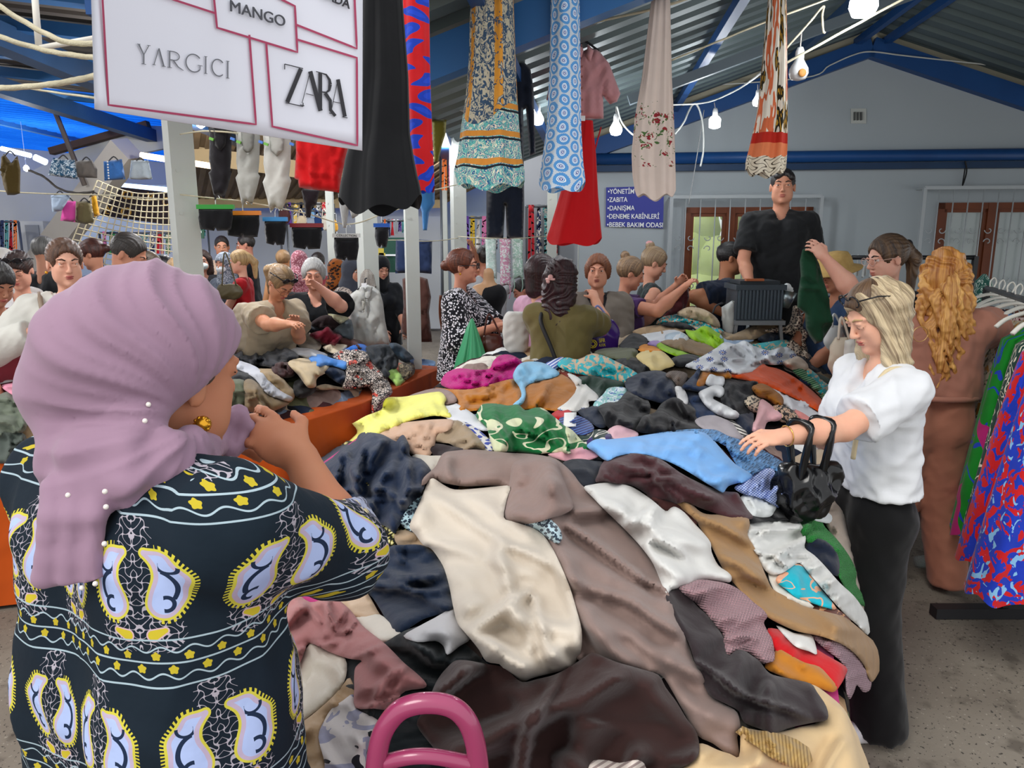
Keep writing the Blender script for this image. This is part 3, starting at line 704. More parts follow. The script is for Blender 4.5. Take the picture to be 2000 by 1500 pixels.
def garment(cv, name, label, cat, poly, mat, fold=None, amp=.012, wl=.09, lift=.018, step=7, group=None, puff=1.0, smooth=3, base=2, uvrot=0.0, seed=None):
    poly = [(x, y) for x, y in poly]
    vs, fs, bi, dist = sheet(poly, step, smooth); sd = seed if seed is not None else abs(hash_(label)) % 9999
    A = cv.blur(cv.T, base * 3); A = np.minimum(A, cv.blur(cv.T, 2) + .004)
    t = cv.samp(A, vs); d = cv.rays(vs[:, 0], vs[:, 1]); pxw = t / F          # metres per pixel here
    dm = dist * pxw; W = np.stack([d[0] * t, d[1] * t], 1); gy = cv.samp(cv.T0, vs + [0, 3]) - cv.samp(cv.T0, vs)
    graz = np.clip(np.abs(d[2]) / np.sqrt((d ** 2).sum(0)), .18, 1)
    # folds
    th = R(fold if fold is not None else rs_(sd, 0, 180)); c_, s_ = math.cos(th), math.sin(th)
    u0 = vs[:, 0] * pxw.mean(); v0 = vs[:, 1] * pxw.mean() * 1.25; u = u0 * c_ + v0 * s_; v = -u0 * s_ + v0 * c_; Q = np.stack([u, v], 1)
    uw = u + .35 * wl * snoise(Q, sd, 1.2 / (wl * 5), 4) * 2 + .04 * snoise(Q, sd + 9, 3.0, 4)
    def tri(x): return 1 - np.abs(((2 * x / np.pi) % 2) - 1)
    f1 = tri(np.pi * uw / wl + sd); f2 = tri(np.pi * (uw * .6 + v * .55 + .03 * snoise(Q, sd + 21, 5)) / wl * 1.3 + 2); mod = np.clip(.55 + .6 * snoise(Q, sd + 3, 2.4, 5), 0, 1.25)
    fl_ = .38 * sstep(0, 1, f1) ** 1.5 * mod + .45 * snoise(Q, sd + 8, 1.8, 5) + .10 * snoise(Q, sd + 9, 9, 5) + foldlines(Q, sd, wl)
    edge = 1 - np.exp(-(dm / .010)); up = lift * .5 * (.35 + .65 * puff * edge) + 1.3 * amp * fl_ * (.45 + .55 * np.clip(dm / .03, 0, 1))
    up = np.maximum(up, .003)
    tt = t - np.minimum(up / graz, .3)
    V = np.stack([d[0] * tt, d[1] * tt, CAMZ + d[2] * tt], 1)
    # rolled hem: the outline is turned down into the pile
    b = np.array(bi); n = len(vs); tb = t[b] + .025; vb = vs[b]; cen = vs.mean(0)
    hemp = vb + (cen - vb) / (np.linalg.norm(cen - vb, axis=1)[:, None] + 1e-6) * 1.5; dh = cv.rays(hemp[:, 0], hemp[:, 1])
    Hm = np.stack([dh[0] * tb, dh[1] * tb, CAMZ + dh[2] * tb], 1)
    Vall = np.vstack([V, Hm]); m = len(b)
    f = [tuple(q) for q in fs]; 
    a0 = np.array(f[0]); nrm = np.cross(V[a0[1]] - V[a0[0]], V[a0[2]] - V[a0[0]])
    cnt = sum(1 for q in f[:60] if np.dot(np.cross(V[q[1]] - V[q[0]], V[q[2]] - V[q[0]]), V[q[0]] - np.array([0, 0, CAMZ])) > 0)
    if cnt > min(60, len(f)) / 2: f = [q[::-1] for q in f]
    f += [(b[i], b[(i + 1) % m], n + (i + 1) % m, n + i) for i in range(m)]
    c2, s2 = math.cos(R(uvrot) + th), math.sin(R(uvrot) + th); uu = np.concatenate([u0, u0[b]]); vv = np.concatenate([v0, v0[b]])
    o = mk(name, Vall, [tuple(int(i) for i in q) for q in f], mat, None, uv=np.stack([uu * c2 + vv * s2, -uu * s2 + vv * c2], 1))
    tag(o, label, cat, group)
    # stack it on the canvas
    bx0, by0 = vs.min(0); bx1, by1 = vs.max(0); i0 = max(0, int((bx0 - cv.x0) / cv.S)); i1 = min(cv.w, int((bx1 - cv.x0) / cv.S) + 2); j0 = max(0, int((by0 - cv.y0) / cv.S)); j1 = min(cv.hh, int((by1 - cv.y0) / cv.S) + 2)
    gx = cv.x0 + np.arange(i0, i1) * cv.S; gy_ = cv.y0 + np.arange(j0, j1) * cv.S; GX, GY = np.meshgrid(gx, gy_); q = np.stack([GX.ravel(), GY.ravel()], 1)
    if len(q):
        ins = inpoly(q, np.array([vs[i] for i in bi])); g = np.full(len(q), np.inf)
        # coarse splat of the new depth
        ix = np.clip(((vs[:, 0] - cv.x0) / cv.S).round().astype(int) - i0, 0, i1 - i0 - 1); iy = np.clip(((vs[:, 1] - cv.y0) / cv.S).round().astype(int) - j0, 0, j1 - j0 - 1)
        G = np.full((j1 - j0, i1 - i0), np.inf); np.minimum.at(G, (iy, ix), tt)
        for _ in range(2):
            p = np.pad(G, 1, constant_values=np.inf); nb = np.minimum.reduce([p[:-2, 1:-1], p[2:, 1:-1], p[1:-1, :-2], p[1:-1, 2:]]); G = np.where(np.isinf(G), nb, G)
        G = np.where(ins.reshape(G.shape), G, np.inf); sub = cv.T[j0:j1, i0:i1]; new = np.where(np.isinf(G), sub, np.minimum(sub, G)); sm_ = cv.blur(new, 4); cv.T[j0:j1, i0:i1] = np.where(np.isinf(G), sub, np.minimum(sm_, sub))
    return o
def hash_(s):
    h = 7
    for ch in s: h = (h * 31 + ord(ch)) % 1000003
    return h
def rs_(sd, a, b): return random.Random(sd).uniform(a, b)
def heapbase(name, H, ft, z0, mat, res=.05):
    p = np.array(ft); lo = p.min(0) - .3; hi = p.max(0) + .3; gx = np.arange(lo[0], hi[0], res); gy = np.arange(lo[1], hi[1], res); X, Y = np.meshgrid(gx, gy); d = hb(ft, X, Y)
    Z = H(X, Y) - .04 + .018 * snoise(np.stack([X, Y], -1), 3, 7) * (d > .05); ok = d > -.02; idx = np.full(X.shape, -1); idx[ok] = np.arange(ok.sum()); V = np.stack([X[ok], Y[ok], Z[ok]], 1)
    f = []
    for j in range(X.shape[0] - 1):
        for i in range(X.shape[1] - 1):
            q = (idx[j, i], idx[j, i + 1], idx[j + 1, i + 1], idx[j + 1, i])
            if min(q) >= 0: f.append(tuple(int(a) for a in q))
    return mk(name, V, f, mat, uv=V[:, :2])
def clothtable(name, ft, z, mat, label, m_leg=None):
    """table top under a cloth that hangs to the floor"""
    p = [Vector((x, y, 0)) for x, y in ft]; n = len(p); t = empty(name, (sum(q.x for q in p) / n, sum(q.y for q in p) / n, 0)); tag(t, label, 'table')
    c = Vector((sum(q.x for q in p) / n, sum(q.y for q in p) / n, 0)); ins = [c + (q - c) * .97 for q in p]
    v = [tuple(q + Vector((0, 0, z - .035))) for q in ins] + [tuple(q + Vector((0, 0, z - .005))) for q in ins]
    mk('tabletop', v, [tuple(range(n))[::-1], tuple(range(n, 2 * n))] + [(i, (i + 1) % n, n + (i + 1) % n, n + i) for i in range(n)], plain('8a6f50', .7), t, smooth=False)
    for q in ins[::2]:
        a = c + (q - c) * .93; MB().bar((a.x, a.y, 0), (a.x, a.y, z - .035), .04, .04, up=(1, 0, 0)).mk('leg', plain('777777', .4, .8), t)
    dense = resample(np.array(ft, float), .04); m = len(dense); L = np.concatenate([[0], np.cumsum(np.hypot(*np.diff(dense, axis=0).T))]); cc = dense.mean(0)
    rows = []; zs = [z, z - .01, z - .2, z - .4, z - .6, .02]
    for k, zz in enumerate(zs):
        a = max(0, k - 1) / 4; w = .018 * np.sin(L * 16 + np.sin(L * 5) * 2) * a + .01 * a; dv = (dense - cc); dv = dv / np.linalg.norm(dv, axis=1)[:, None]
        q = dense + dv * w[:, None]; rows.append(np.column_stack([q, np.full(m, zz)]))
    V = np.vstack(rows + [np.array([[cc[0], cc[1], z]])]); f = [(k * m + i, (k + 1) * m + i, (k + 1) * m + (i + 1) % m, k * m + (i + 1) % m) for k in range(len(zs) - 1) for i in range(m)] + [(i, (i + 1) % m, len(V) - 1) for i in range(m)]
    uv = np.column_stack([np.concatenate([np.tile(L, len(zs)), [0]]), V[:, 2]])
    o = mk('cover_cloth', V, f, mat, t, uv=uv); return t
m_pink = fab('b3206f', wr=.25); m_orange = fab('c2510f', wr=.25)
FTt = [(-.43, 1.02), (-.58, 1.6), (-.83, 3.0), (-.60, 4.4), (-.33, 5.25), (.3, 5.7), (1.98, 5.85), (2.4, 5.4), (1.72, 3.7), (1.06, 2.3), (.80, 1.72), (.65, 1.3), (.56, 1.02), (.3, .96), (-.2, .97)]
clothtable('market_table', FTt, .80, m_pink, 'long table under bright pink cloth buried in clothes')
clothtable('market_table', FT2, .74, m_orange, 'table under orange cloth behind the woman in the mauve headscarf')
def pilemat():
    m, b = newmat('mixed_clothes', .9, .2); co_ = obco(); w = E.nt.nodes.new('ShaderNodeVectorMath'); w.operation = 'MULTIPLY_ADD'; nz = E.nt.nodes.new('ShaderNodeTexNoise'); nz.inputs['Scale'].default_value = 3; E.nt.links.new(co_, nz.inputs['Vector'])
    E.nt.links.new(nz.outputs['Color'], w.inputs[0]); w.inputs[1].default_value = (.3, .3, .3); E.nt.links.new(co_, w.inputs[2])
    v = E.nt.nodes.new('ShaderNodeTexVoronoi'); v.inputs['Scale'].default_value = 5.5; E.nt.links.new(w.outputs[0], v.inputs['Vector'])
    s_ = E.nt.nodes.new('ShaderNodeSeparateColor'); E.nt.links.new(v.outputs['Color'], s_.inputs[0]); r = E.nt.nodes.new('ShaderNodeValToRGB'); r.color_ramp.interpolation = 'CONSTANT'
    cols = ['17181c', '8c7770', '1e2739', 'a98c6a', 'd8d2c8', '2d2427', '5c5f45', '6f7f95', 'b9a68f', '44262a', 'e3e3e3', '20283b']; el = r.color_ramp.elements
    for i, c in enumerate(cols):
        e = el[i] if i < 2 else el.new(i / len(cols)); e.position = i / len(cols); e.color = sl(c)
    E.nt.links.new(s_.outputs[0], r.inputs[0]); setcol(b, r.outputs[0]); bump(b, E(v.outputs['Distance']) * -1.0 + E(tex('Noise', co_, 16)) * .4, 1.0, .05); return m
m_pile = pilemat()
o = heapbase('clothing_pile', H1, FT1, .8, m_pile, .03); tag(o, 'mass of crumpled clothes under the garments on the pink table', 'clothes', kind='stuff')
o = heapbase('clothing_pile', H2, [(-3.1, 3.0), (-1.3, 3.95), (-1.0, 4.6), (-.95, 5.3), (-1.1, 6.0), (-2.3, 6.1), (-3.3, 5.1), (-4.1, 3.7)], .8, m_pile); tag(o, 'mass of crumpled clothes under the garments on the orange table', 'clothes', kind='stuff')
CV1 = Canvas(H1, 480, 560, 1760, 1560, .5, 6.35)
W_ = 'shirt trousers dress skirt top jacket scarf'.split()
G = []   # name, label, category, outline in photo pixels, material, keywords
def g(name, label, poly, mat, cat=None, **k): garment(CV1, name, label, cat or name.replace('_', ' '), poly, mat, **k)
teal = ('1fb0bd', 'swirl', 'd9b79a', None, .8)
# --- far side, back to front
g('scarf', 'turquoise and beige printed scarf at the far edge of the pile', [(1281,633),(1297,618),(1335,616),(1380,630),(1414,646),(1401,652),(1359,646),(1310,633)], fab('2fb3bf', 'blotch', 'd8b294', s=.5), step=5, lift=.03)
g('trousers', 'beige trousers lying beside the white bag at the far edge', [(1322,615),(1343,600),(1375,604),(1401,622),(1405,641),(1375,628)], fab('b5a184'), step=5, lift=.03)
g('trousers', 'tan trousers stretched along the far left edge of the pile', [(1235,648),(1260,638),(1300,634),(1349,639),(1330,650),(1258,655)], fab('a98c6a'), step=5)
g('scarf', 'black shawl curved under the turquoise scarf at the far edge', [(1290,634),(1320,628),(1345,634),(1360,645),(1330,641)], fab('17181c'), step=5)
g('shirt', 'white shirt lying flat near the far edge', [(1248,655),(1285,648),(1317,644),(1343,656),(1340,672),(1300,672),(1270,668)], fab('e8eaee'), step=5)
g('shirt', 'pale blue grey shirt beside the white shirt near the far edge', [(1300,654),(1325,648),(1343,658),(1342,670),(1305,668)], fab('b3c3cf'), step=5)
g('trousers', 'tan trousers spread behind the leopard dress', [(1410,664),(1453,644),(1489,626),(1530,624),(1520,640),(1505,652),(1466,664)], fab('a88f70'), step=5, lift=.03)
g('blouse', 'pale blue blouse right of the lime green cloth', [(1405,652),(1420,664),(1473,664),(1450,674),(1425,690),(1404,684)], fab('a9c0dd'), step=5)
g('trousers', 'dark navy trousers left of the leopard dress', [(1480,664),(1500,650),(1541,647),(1552,662),(1515,672)], fab('1b2230'), step=5)
g('jacket', 'folded black jacket at the left far edge of the pile', [(1208,680),(1222,660),(1239,650),(1263,660),(1262,674),(1238,684)], fab('15161a'), step=5, lift=.04)
g('top', 'small orange top between black jacket and tan trousers', [(1245,681),(1258,672),(1275,675),(1296,684),(1280,692),(1255,688)], fab('e08a1c'), step=5)
g('top', 'small lilac top beside the orange top', [(1264,672),(1276,665),(1298,668),(1298,682),(1280,677)], fab('a48ac0'), step=5)
g('shirt', 'bright lime green shirt crumpled in the far middle', [(1338,644),(1356,646),(1375,636),(1395,644),(1410,655),(1414,672),(1405,690),(1375,672),(1350,662)], fab('97c81e'), step=5, lift=.035, amp=.02)
g('shirt', 'flat lime green shirt below the tan trousers', [(1282,676),(1297,668),(1343,683),(1382,694),(1372,702),(1340,701),(1305,690)], fab('93c31f'), step=5)
g('trousers', 'tan trousers crossing the lime green shirt', [(1291,667),(1330,660),(1375,670),(1405,686),(1400,696),(1372,696),(1340,687),(1304,675)], fab('93795a'), step=5, lift=.03)
g('cardigan', 'turquoise patterned cardigan behind the white floral shirt', [(1462,675),(1505,667),(1537,664),(1546,680),(1500,684)], fab('3bb9bf', 'blotch', 'd5bd9c', s=.6), step=5)
g('dress', 'black and cream leopard dress trailing on the right', [(1490,646),(1515,640),(1538,636),(1546,615),(1549,598),(1560,600),(1570,625),(1580,650),(1588,672),(1626,694),(1618,708),(1590,706),(1560,698),(1534,680),(1548,656),(1520,650)], fab('c9b4a0', 'leopard', '1c1718', '6a2e22', .75), step=5, lift=.04)
g('jeans', 'dark navy jeans right of the leopard dress', [(1552,692),(1583,700),(1619,698),(1650,715),(1640,732),(1597,730),(1570,714)], fab('262b38'), step=5, lift=.03)
g('trousers', 'khaki trousers at the right edge below the navy jeans', [(1590,730),(1645,722),(1652,745),(1623,750)], fab('9c8768'), step=5)
g('trousers', 'dark green trousers at the right edge', [(1575,735),(1600,730),(1650,760),(1640,768)], fab('1d3a2a'), step=5)
g('trousers', 'olive green trousers folded left of the cream cushion cloth', [(1160,690),(1180,680),(1239,680),(1245,698),(1226,706),(1187,698)], fab('5c5f45'), step=5, lift=.03)
g('jacket', 'black jacket behind the turquoise printed dress', [(1200,704),(1245,699),(1280,720),(1245,734),(1220,724)], fab('141519'), step=5)
g('trousers', 'black trousers right of the cream cloth', [(1310,701),(1343,691),(1370,700),(1345,714),(1322,716)], fab('17171b'), step=5)
g('top', 'plain cream yellow top spread in the far left of the pile', [(1242,696),(1258,685),(1280,685),(1297,688),(1318,712),(1300,720),(1278,727),(1258,712)], fab('e3cb8c'), step=5, lift=.035, amp=.007)
g('shirt', 'blue and white striped shirt behind the light denim', [(1060,714),(1096,697),(1104,707),(1085,724)], fab('4f68b8', 'stripes', 'e6eaf4', s=1), step=5, lift=.03)
g('skirt', 'rust red animal print skirt under the turquoise dress', [(1088,722),(1131,724),(1166,730),(1162,742),(1110,738)], fab('8b2f1c', 'leopard', 'e0c0a0', '3c1a14', 1), step=5)
g('dress', 'turquoise dress printed with beige leaves, left of centre', [(1088,712),(1105,698),(1130,702),(1157,690),(1185,697),(1206,707),(1228,718),(1247,732),(1240,744),(1219,750),(1190,742),(1150,734),(1110,726)], fab('21b3bd', 'blotch', 'd6b795', s=.75), step=5, lift=.04)
g('trousers', 'dark bottle green trousers under the turquoise dress', [(1112,740),(1150,734),(1180,738),(1222,748),(1208,762),(1180,766),(1164,783),(1141,762)], fab('173326'), step=5, lift=.03)
g('scarf', 'pale aqua floral scarf left of the navy jacket', [(1158,792),(1178,770),(1190,757),(1224,758),(1224,780),(1193,795)], fab('8fc4c4', 'blotch', 'd8e4ea', '3a6fae', .5), step=5, lift=.02)
g('sweater', 'bright magenta knitted sweater on the left edge of the pile', [(862,752),(864,738),(872,728),(885,722),(900,719),(930,722),(956,720),(963,706),(975,695),(992,692),(1008,697),(1020,707),(1024,722),(1016,738),(995,748),(970,756),(930,762),(890,762)], fab('c2107f', 'rib', s=1.2), lift=.05, amp=.02, step=6, fold=60, wl=.07)
g('shirt', 'camel brown long sleeved shirt spread across the left', [(850,757),(880,760),(920,760),(960,750),(1000,740),(1030,744),(1050,740),(1080,736),(1098,731),(1128,754),(1122,775),(1110,790),(1092,803),(1065,800),(1040,798),(1010,802),(985,797),(960,793),(930,802),(900,802),(890,790),(886,776),(865,766)], fab('b06d1f'), lift=.035, amp=.014, step=6, fold=20)
g('tee_shirt', 'white tee shirt embroidered with blue flowers under the camel collar', [(1108,730),(1128,736),(1150,756),(1168,772),(1166,782),(1150,784),(1150,795),(1132,804),(1112,803),(1088,799),(1108,784),(1126,758)], fab('e9e7e2', 'flowers', '2c4d9a', '8e5a3a', .55), lift=.03, step=6)
g('shorts', 'light blue denim piece lying over the camel shirt', [(1002,738),(1006,722),(1018,709),(1040,706),(1065,710),(1092,727),(1085,736),(1062,742),(1040,748),(1026,756),(1027,772),(1022,787),(1010,795),(1002,790),(1018,775),(1014,756)], fab('6f9dc4', 'denim'), lift=.07, step=6)
g('trousers', 'navy trousers folded left of the black trousers', [(1128,804),(1150,795),(1180,788),(1195,800),(1190,828),(1172,836),(1150,822)], fab('1e2739'), step=6)
g('trousers', 'wide black trousers heaped left of centre', [(1168,796),(1185,786),(1206,784),(1224,764),(1240,764),(1256,772),(1270,790),(1267,812),(1252,830),(1240,845),(1215,842),(1188,836),(1178,815)], fab('15161a'), lift=.04, step=6, amp=.02)
g('jacket', 'dark navy jacket folded in the middle of the pile', [(1220,744),(1236,734),(1258,726),(1290,724),(1316,738),(1322,756),(1326,770),(1345,784),(1364,800),(1366,816),(1345,812),(1330,798),(1291,788),(1252,776),(1226,762)], fab('20283b'), lift=.045, step=6, fold=15, wl=.12)
g('sweater', 'white floral shirt with blue embroidered flowers on the far right', [(1338,716),(1360,702),(1378,692),(1398,680),(1416,668),(1436,672),(1453,665),(1470,674),(1486,680),(1505,684),(1525,678),(1543,680),(1559,698),(1552,712),(1528,712),(1507,713),(1492,712),(1482,722),(1466,729),(1440,732),(1415,730),(1385,726)], fab('eceef2', 'flowers', '2a4c9c', '7a4a38', .75), cat='shirt', step=5, lift=.05, amp=.018)
g('sweater', 'pale cream sweater right of the white floral shirt', [(1528,708),(1545,700),(1560,696),(1578,712),(1574,726),(1545,722)], fab('dcc6b2'), step=5, lift=.04)
g('trousers', 'navy trousers showing between the orange shirt and turquoise scarf', [(1560,742),(1600,745),(1655,775),(1658,790),(1630,780)], fab('22355c'), step=5)
g('scarf', 'turquoise and beige scarf at the right edge of the pile', [(1574,718),(1592,728),(1610,746),(1640,766),(1670,790),(1664,806),(1649,812),(1620,790),(1598,770),(1580,745)], fab('1fb2bc', 'blotch', 'd4b391', s=.6), step=5, lift=.04)
g('scarf', 'green palm leaf print scarf beside the turquoise scarf', [(1548,724),(1566,720),(1582,730),(1603,754),(1632,790),(1616,788),(1590,762),(1568,742)], fab('2f6b4a', 'stripes', '8bb58a', s=.9), step=5, lift=.035)
g('scarf', 'turquoise scarf end under the orange shirt', [(1590,796),(1615,806),(1640,830),(1610,836),(1590,815)], fab('24aeb5', 'blotch', 'd4b391', s=.6), step=5)
g('trousers', 'white trousers stretched under the orange shirt', [(1500,760),(1525,757),(1560,768),(1598,784),(1604,800),(1604,832),(1585,824),(1558,806),(1530,790)], fab('e9eaf0'), step=6, lift=.03, fold=120)
g('top', 'salmon pink strip under the white trousers', [(1536,796),(1560,802),(1583,816),(1604,833),(1570,824)], fab('dc8f8b'), step=6)
g('trousers', 'black trousers behind the brown rolled cuff', [(1410,735),(1440,740),(1473,744),(1502,752),(1478,762),(1474,782),(1468,806),(1448,816),(1430,806),(1408,785),(1411,755)], fab('1a1b20'), lift=.04, step=6, amp=.02)
g('shirt', 'bright orange shirt stretched down the right side', [(1418,732),(1445,730),(1468,726),(1489,711),(1500,716),(1516,719),(1537,728),(1560,742),(1588,764),(1620,794),(1651,818),(1640,828),(1612,812),(1587,797),(1560,782),(1535,770),(1508,758),(1492,752),(1465,744),(1440,740)], fab('dd5217'), lift=.045, step=6, fold=115, wl=.12)
g('jeans', 'dark blue jeans under the white collar in the middle', [(1338,764),(1366,764),(1378,782),(1403,811),(1396,824),(1362,820),(1352,795)], fab('1a2740', 'denim'), step=6, lift=.03)
g('sweater', 'taupe rolled sleeve lying on the navy jacket', [(1300,734),(1306,726),(1322,724),(1342,730),(1340,744),(1334,762),(1324,758),(1315,744)], fab('75655b', 'rib', s=1), step=5, lift=.05, wl=.04)
g('jeans', 'folded dark denim leg standing up in the middle of the pile', [(1332,758),(1342,744),(1356,730),(1364,718),(1368,724),(1364,743),(1380,750),(1397,760),(1394,768),(1360,765)], fab('17233a', 'denim'), step=5, lift=.06)
g('shorts', 'small mustard shorts behind the white square collar', [(1360,752),(1368,732),(1374,723),(1390,729),(1386,745),(1372,754)], fab('a5651b'), step=5, lift=.04)
g('shorts', 'mustard bundle left of the orange shirt', [(1388,730),(1400,725),(1418,722),(1430,736),(1414,740)], fab('a5651b'), step=5, lift=.04)
g('tee_shirt', 'white tee collar folded in the middle', [(1378,750),(1386,731),(1400,734),(1415,737),(1412,755),(1395,756)], fab('eceef2'), step=5, lift=.05)
g('shirt', 'narrow white shirt strip on the navy jacket', [(1318,757),(1326,754),(1336,760),(1344,778),(1341,792),(1330,790),(1322,776)], fab('e9e9ea'), step=5, lift=.04)
g('tee_shirt', 'white cap sleeve tee curving across the middle', [(1364,768),(1380,758),(1396,752),(1412,756),(1415,768),(1408,776),(1396,774),(1392,778),(1406,786),(1424,795),(1441,805),(1445,816),(1430,819),(1410,814),(1392,804),(1376,790)], fab('eceef1'), step=5, lift=.05)
g('trousers', 'soft black trousers crumpled in the centre', [(1243,842),(1248,826),(1257,812),(1278,806),(1290,790),(1304,780),(1320,776),(1338,786),(1357,798),(1360,812),(1370,834),(1355,842),(1320,842),(1278,847)], fab('1a191c'), lift=.045, step=6, amp=.02)
g('scarf', 'black and cream leopard scarf rolled near the pink top', [(1453,786),(1460,776),(1472,771),(1488,780),(1492,795),(1484,806),(1468,804)], fab('cbb9a0', 'leopard', '141214', '141214', .6), step=5, lift=.05)
g('skirt', 'mustard ribbed skirt rolled beside the white trousers', [(1468,758),(1476,751),(1490,749),(1508,758),(1529,776),(1528,792),(1515,792),(1498,780),(1480,774)], fab('a4661c', 'rib', s=1), step=5, lift=.06)
g('skirt', 'black and rust leopard skirt right of the pink top', [(1506,796),(1530,791),(1556,808),(1560,826),(1538,826),(1516,820)], fab('171416', 'leopard', 'c7a78c', '6a2c20', .8), step=5, lift=.04)
g('top', 'soft pink top hanging down beside the black bag', [(1464,846),(1468,830),(1475,820),(1480,800),(1486,780),(1500,786),(1516,800),(1528,812),(1520,822),(1500,824),(1494,836),(1492,848)], fab('dba9ae'), step=6, lift=.04)
g('trousers', 'navy trousers between grey blouse and pink top', [(1434,816),(1455,808),(1472,808),(1468,846),(1452,850)], fab('1b2438'), step=6)
g('scarf', 'black and white zebra scarf beside the grey blouse', [(1410,822),(1430,821),(1448,834),(1462,848),(1448,852),(1428,836)], fab('e3dfd8', 'stripes', '15151a', s=.8), step=5, lift=.03)
g('blouse', 'lavender grey blouse right of the black trousers', [(1357,822),(1372,813),(1395,811),(1415,818),(1430,826),(1444,845),(1458,862),(1430,856),(1395,845),(1370,836)], fab('a9a2a8'), step=6, lift=.04)
g('top', 'pale pink top between dark trousers and the blue skirt', [(1186,842),(1206,830),(1225,836),(1246,845),(1240,856),(1200,858)], fab('e0b4bd'), step=6)
g('dress', 'dark green and violet floral dress behind the printed blouse', [(1130,848),(1155,840),(1182,840),(1196,854),(1180,866),(1145,872)], fab('15302b', 'swirl', 'ddd6cd', '3a2c66', .6), step=6)
g('top', 'red top showing under the white tee shirt', [(1075,812),(1092,800),(1115,802),(1112,815),(1092,820)], fab('c01420'), step=6)
g('dress', 'blue and purple dress corner by the paper tag', [(1088,822),(1120,810),(1150,822),(1160,840),(1130,850)], fab('4d6aa5', 'stripes', '2d2258', s=.6), step=6)
g('tee_shirt', 'white tee shirt between the yellow shirt and the camel shirt', [(855,802),(864,787),(874,781),(890,787),(905,796),(924,808),(952,836),(945,842),(915,832),(888,826),(870,815)], fab('e6e8ee'), step=6, lift=.03)
g('trousers', 'mauve grey trousers behind the yellow shirt', [(796,778),(820,765),(855,758),(882,766),(892,784),(860,790)], fab('8b7570'), step=6)
g('shirt', 'pale yellow shirt on the left edge of the pile', [(612,870),(640,852),(665,838),(690,826),(715,812),(745,800),(748,787),(758,776),(785,775),(820,770),(845,766),(862,766),(872,779),(868,790),(880,808),(878,816),(850,812),(818,818),(795,824),(765,838),(740,848),(710,860),(660,872)], fab('e8e579'), lift=.045, amp=.016, step=6, fold=150, wl=.11)
g('trousers', 'blue patterned trousers under the khaki trousers', [(900,822),(930,836),(955,858),(962,880),(930,882),(905,850)], fab('e3e1e0', 'marks', '2b3f9c', s=1), step=6)
g('trousers', 'khaki folded trousers with a rolled leg', [(846,862),(852,846),(862,832),(876,824),(892,820),(912,832),(930,850),(940,862),(948,876),(930,880),(905,880),(886,872),(876,866)], fab('9b8870'), lift=.045, step=6, fold=70, wl=.06)
g('skirt', 'pale beige pink linen skirt spread left of the khaki trousers', [(735,852),(760,838),(788,826),(815,822),(850,819),(884,820),(882,836),(866,845),(853,849),(850,866),(846,880),(836,892),(815,890),(798,884),(780,872),(755,862)], fab('c9a68e'), lift=.04, step=6, fold=80, wl=.05, amp=.006)
g('blouse', 'emerald green blouse with cream leaf print', [(930,814),(936,798),(944,789),(970,788),(992,792),(1012,790),(1026,801),(1045,796),(1062,798),(1080,812),(1090,820),(1100,830),(1118,840),(1136,860),(1150,872),(1142,886),(1110,886),(1080,884),(1050,887),(1020,884),(990,882),(966,882),(960,866),(955,850),(948,832)], fab('0f6a35', 'swirl', 'd9d6b8', 'cfd2ad', 1.3), lift=.05, amp=.022, step=6)
g('leather_skirt', 'dark brown leggings under the khaki trousers', [(842,884),(850,866),(905,876),(945,880),(930,900),(870,900)], fab('2a2024'), cat='trousers', step=6)
g('top', 'pink top lying between the green blouse and brown cloth', [(1070,888),(1100,882),(1144,872),(1168,880),(1172,890),(1144,900),(1110,902)], fab('dfa4ae'), step=6)
g('jeans', 'black denim jeans left of the chocolate brown dress', [(1098,908),(1112,898),(1135,896),(1160,900),(1178,904),(1172,925),(1166,945),(1141,950),(1120,938)], fab('1a1d24', 'denim'), step=6, lift=.03)
g('tee_shirt', 'cream shirt peeking out left of the taupe trousers', [(805,890),(840,890),(870,892),(862,915),(845,935),(825,930)], fab('ddd5c8'), step=7)
g('dress', 'black dress with yellow zigzag print behind the dark jeans', [(585,872),(610,864),(645,862),(692,862),(760,880),(820,930),(850,1000),(830,1040),(800,1052),(760,1070),(722,1110),(690,1080),(640,1000),(600,920)], fab('14150f', 'marks', 'b9b069', 'e2dcae', .8), lift=.02, step=7)
g('jeans', 'dark blue denim jeans at the left of the pile', [(606,900),(620,888),(648,876),(675,868),(694,861),(700,850),(712,844),(742,847),(758,854),(774,862),(780,854),(789,850),(800,872),(801,890),(822,896),(838,912),(842,926),(830,948),(824,966),(810,980),(797,990),(790,1010),(778,1030),(770,1042),(757,1030),(730,1018),(716,1000),(690,985),(658,962),(640,935)], fab('121e33', 'denim', '1c2c48'), lift=.055, amp=.03, step=7, wl=.12)
g('cardigan', 'beige lace cardigan corner under the dark jeans', [(770,1042),(790,1035),(830,1045),(860,1062),(842,1080),(800,1082),(776,1064)], fab('a38c72'), lift=.02)
g('blouse', 'pale blue blouse with navy speckles under the cream trousers', [(782,1020),(795,995),(812,975),(830,968),(835,990),(822,1020),(812,1040),(792,1032)], fab('a9c6cf', 'leopard', '17263a', '17263a', .5), lift=.03)
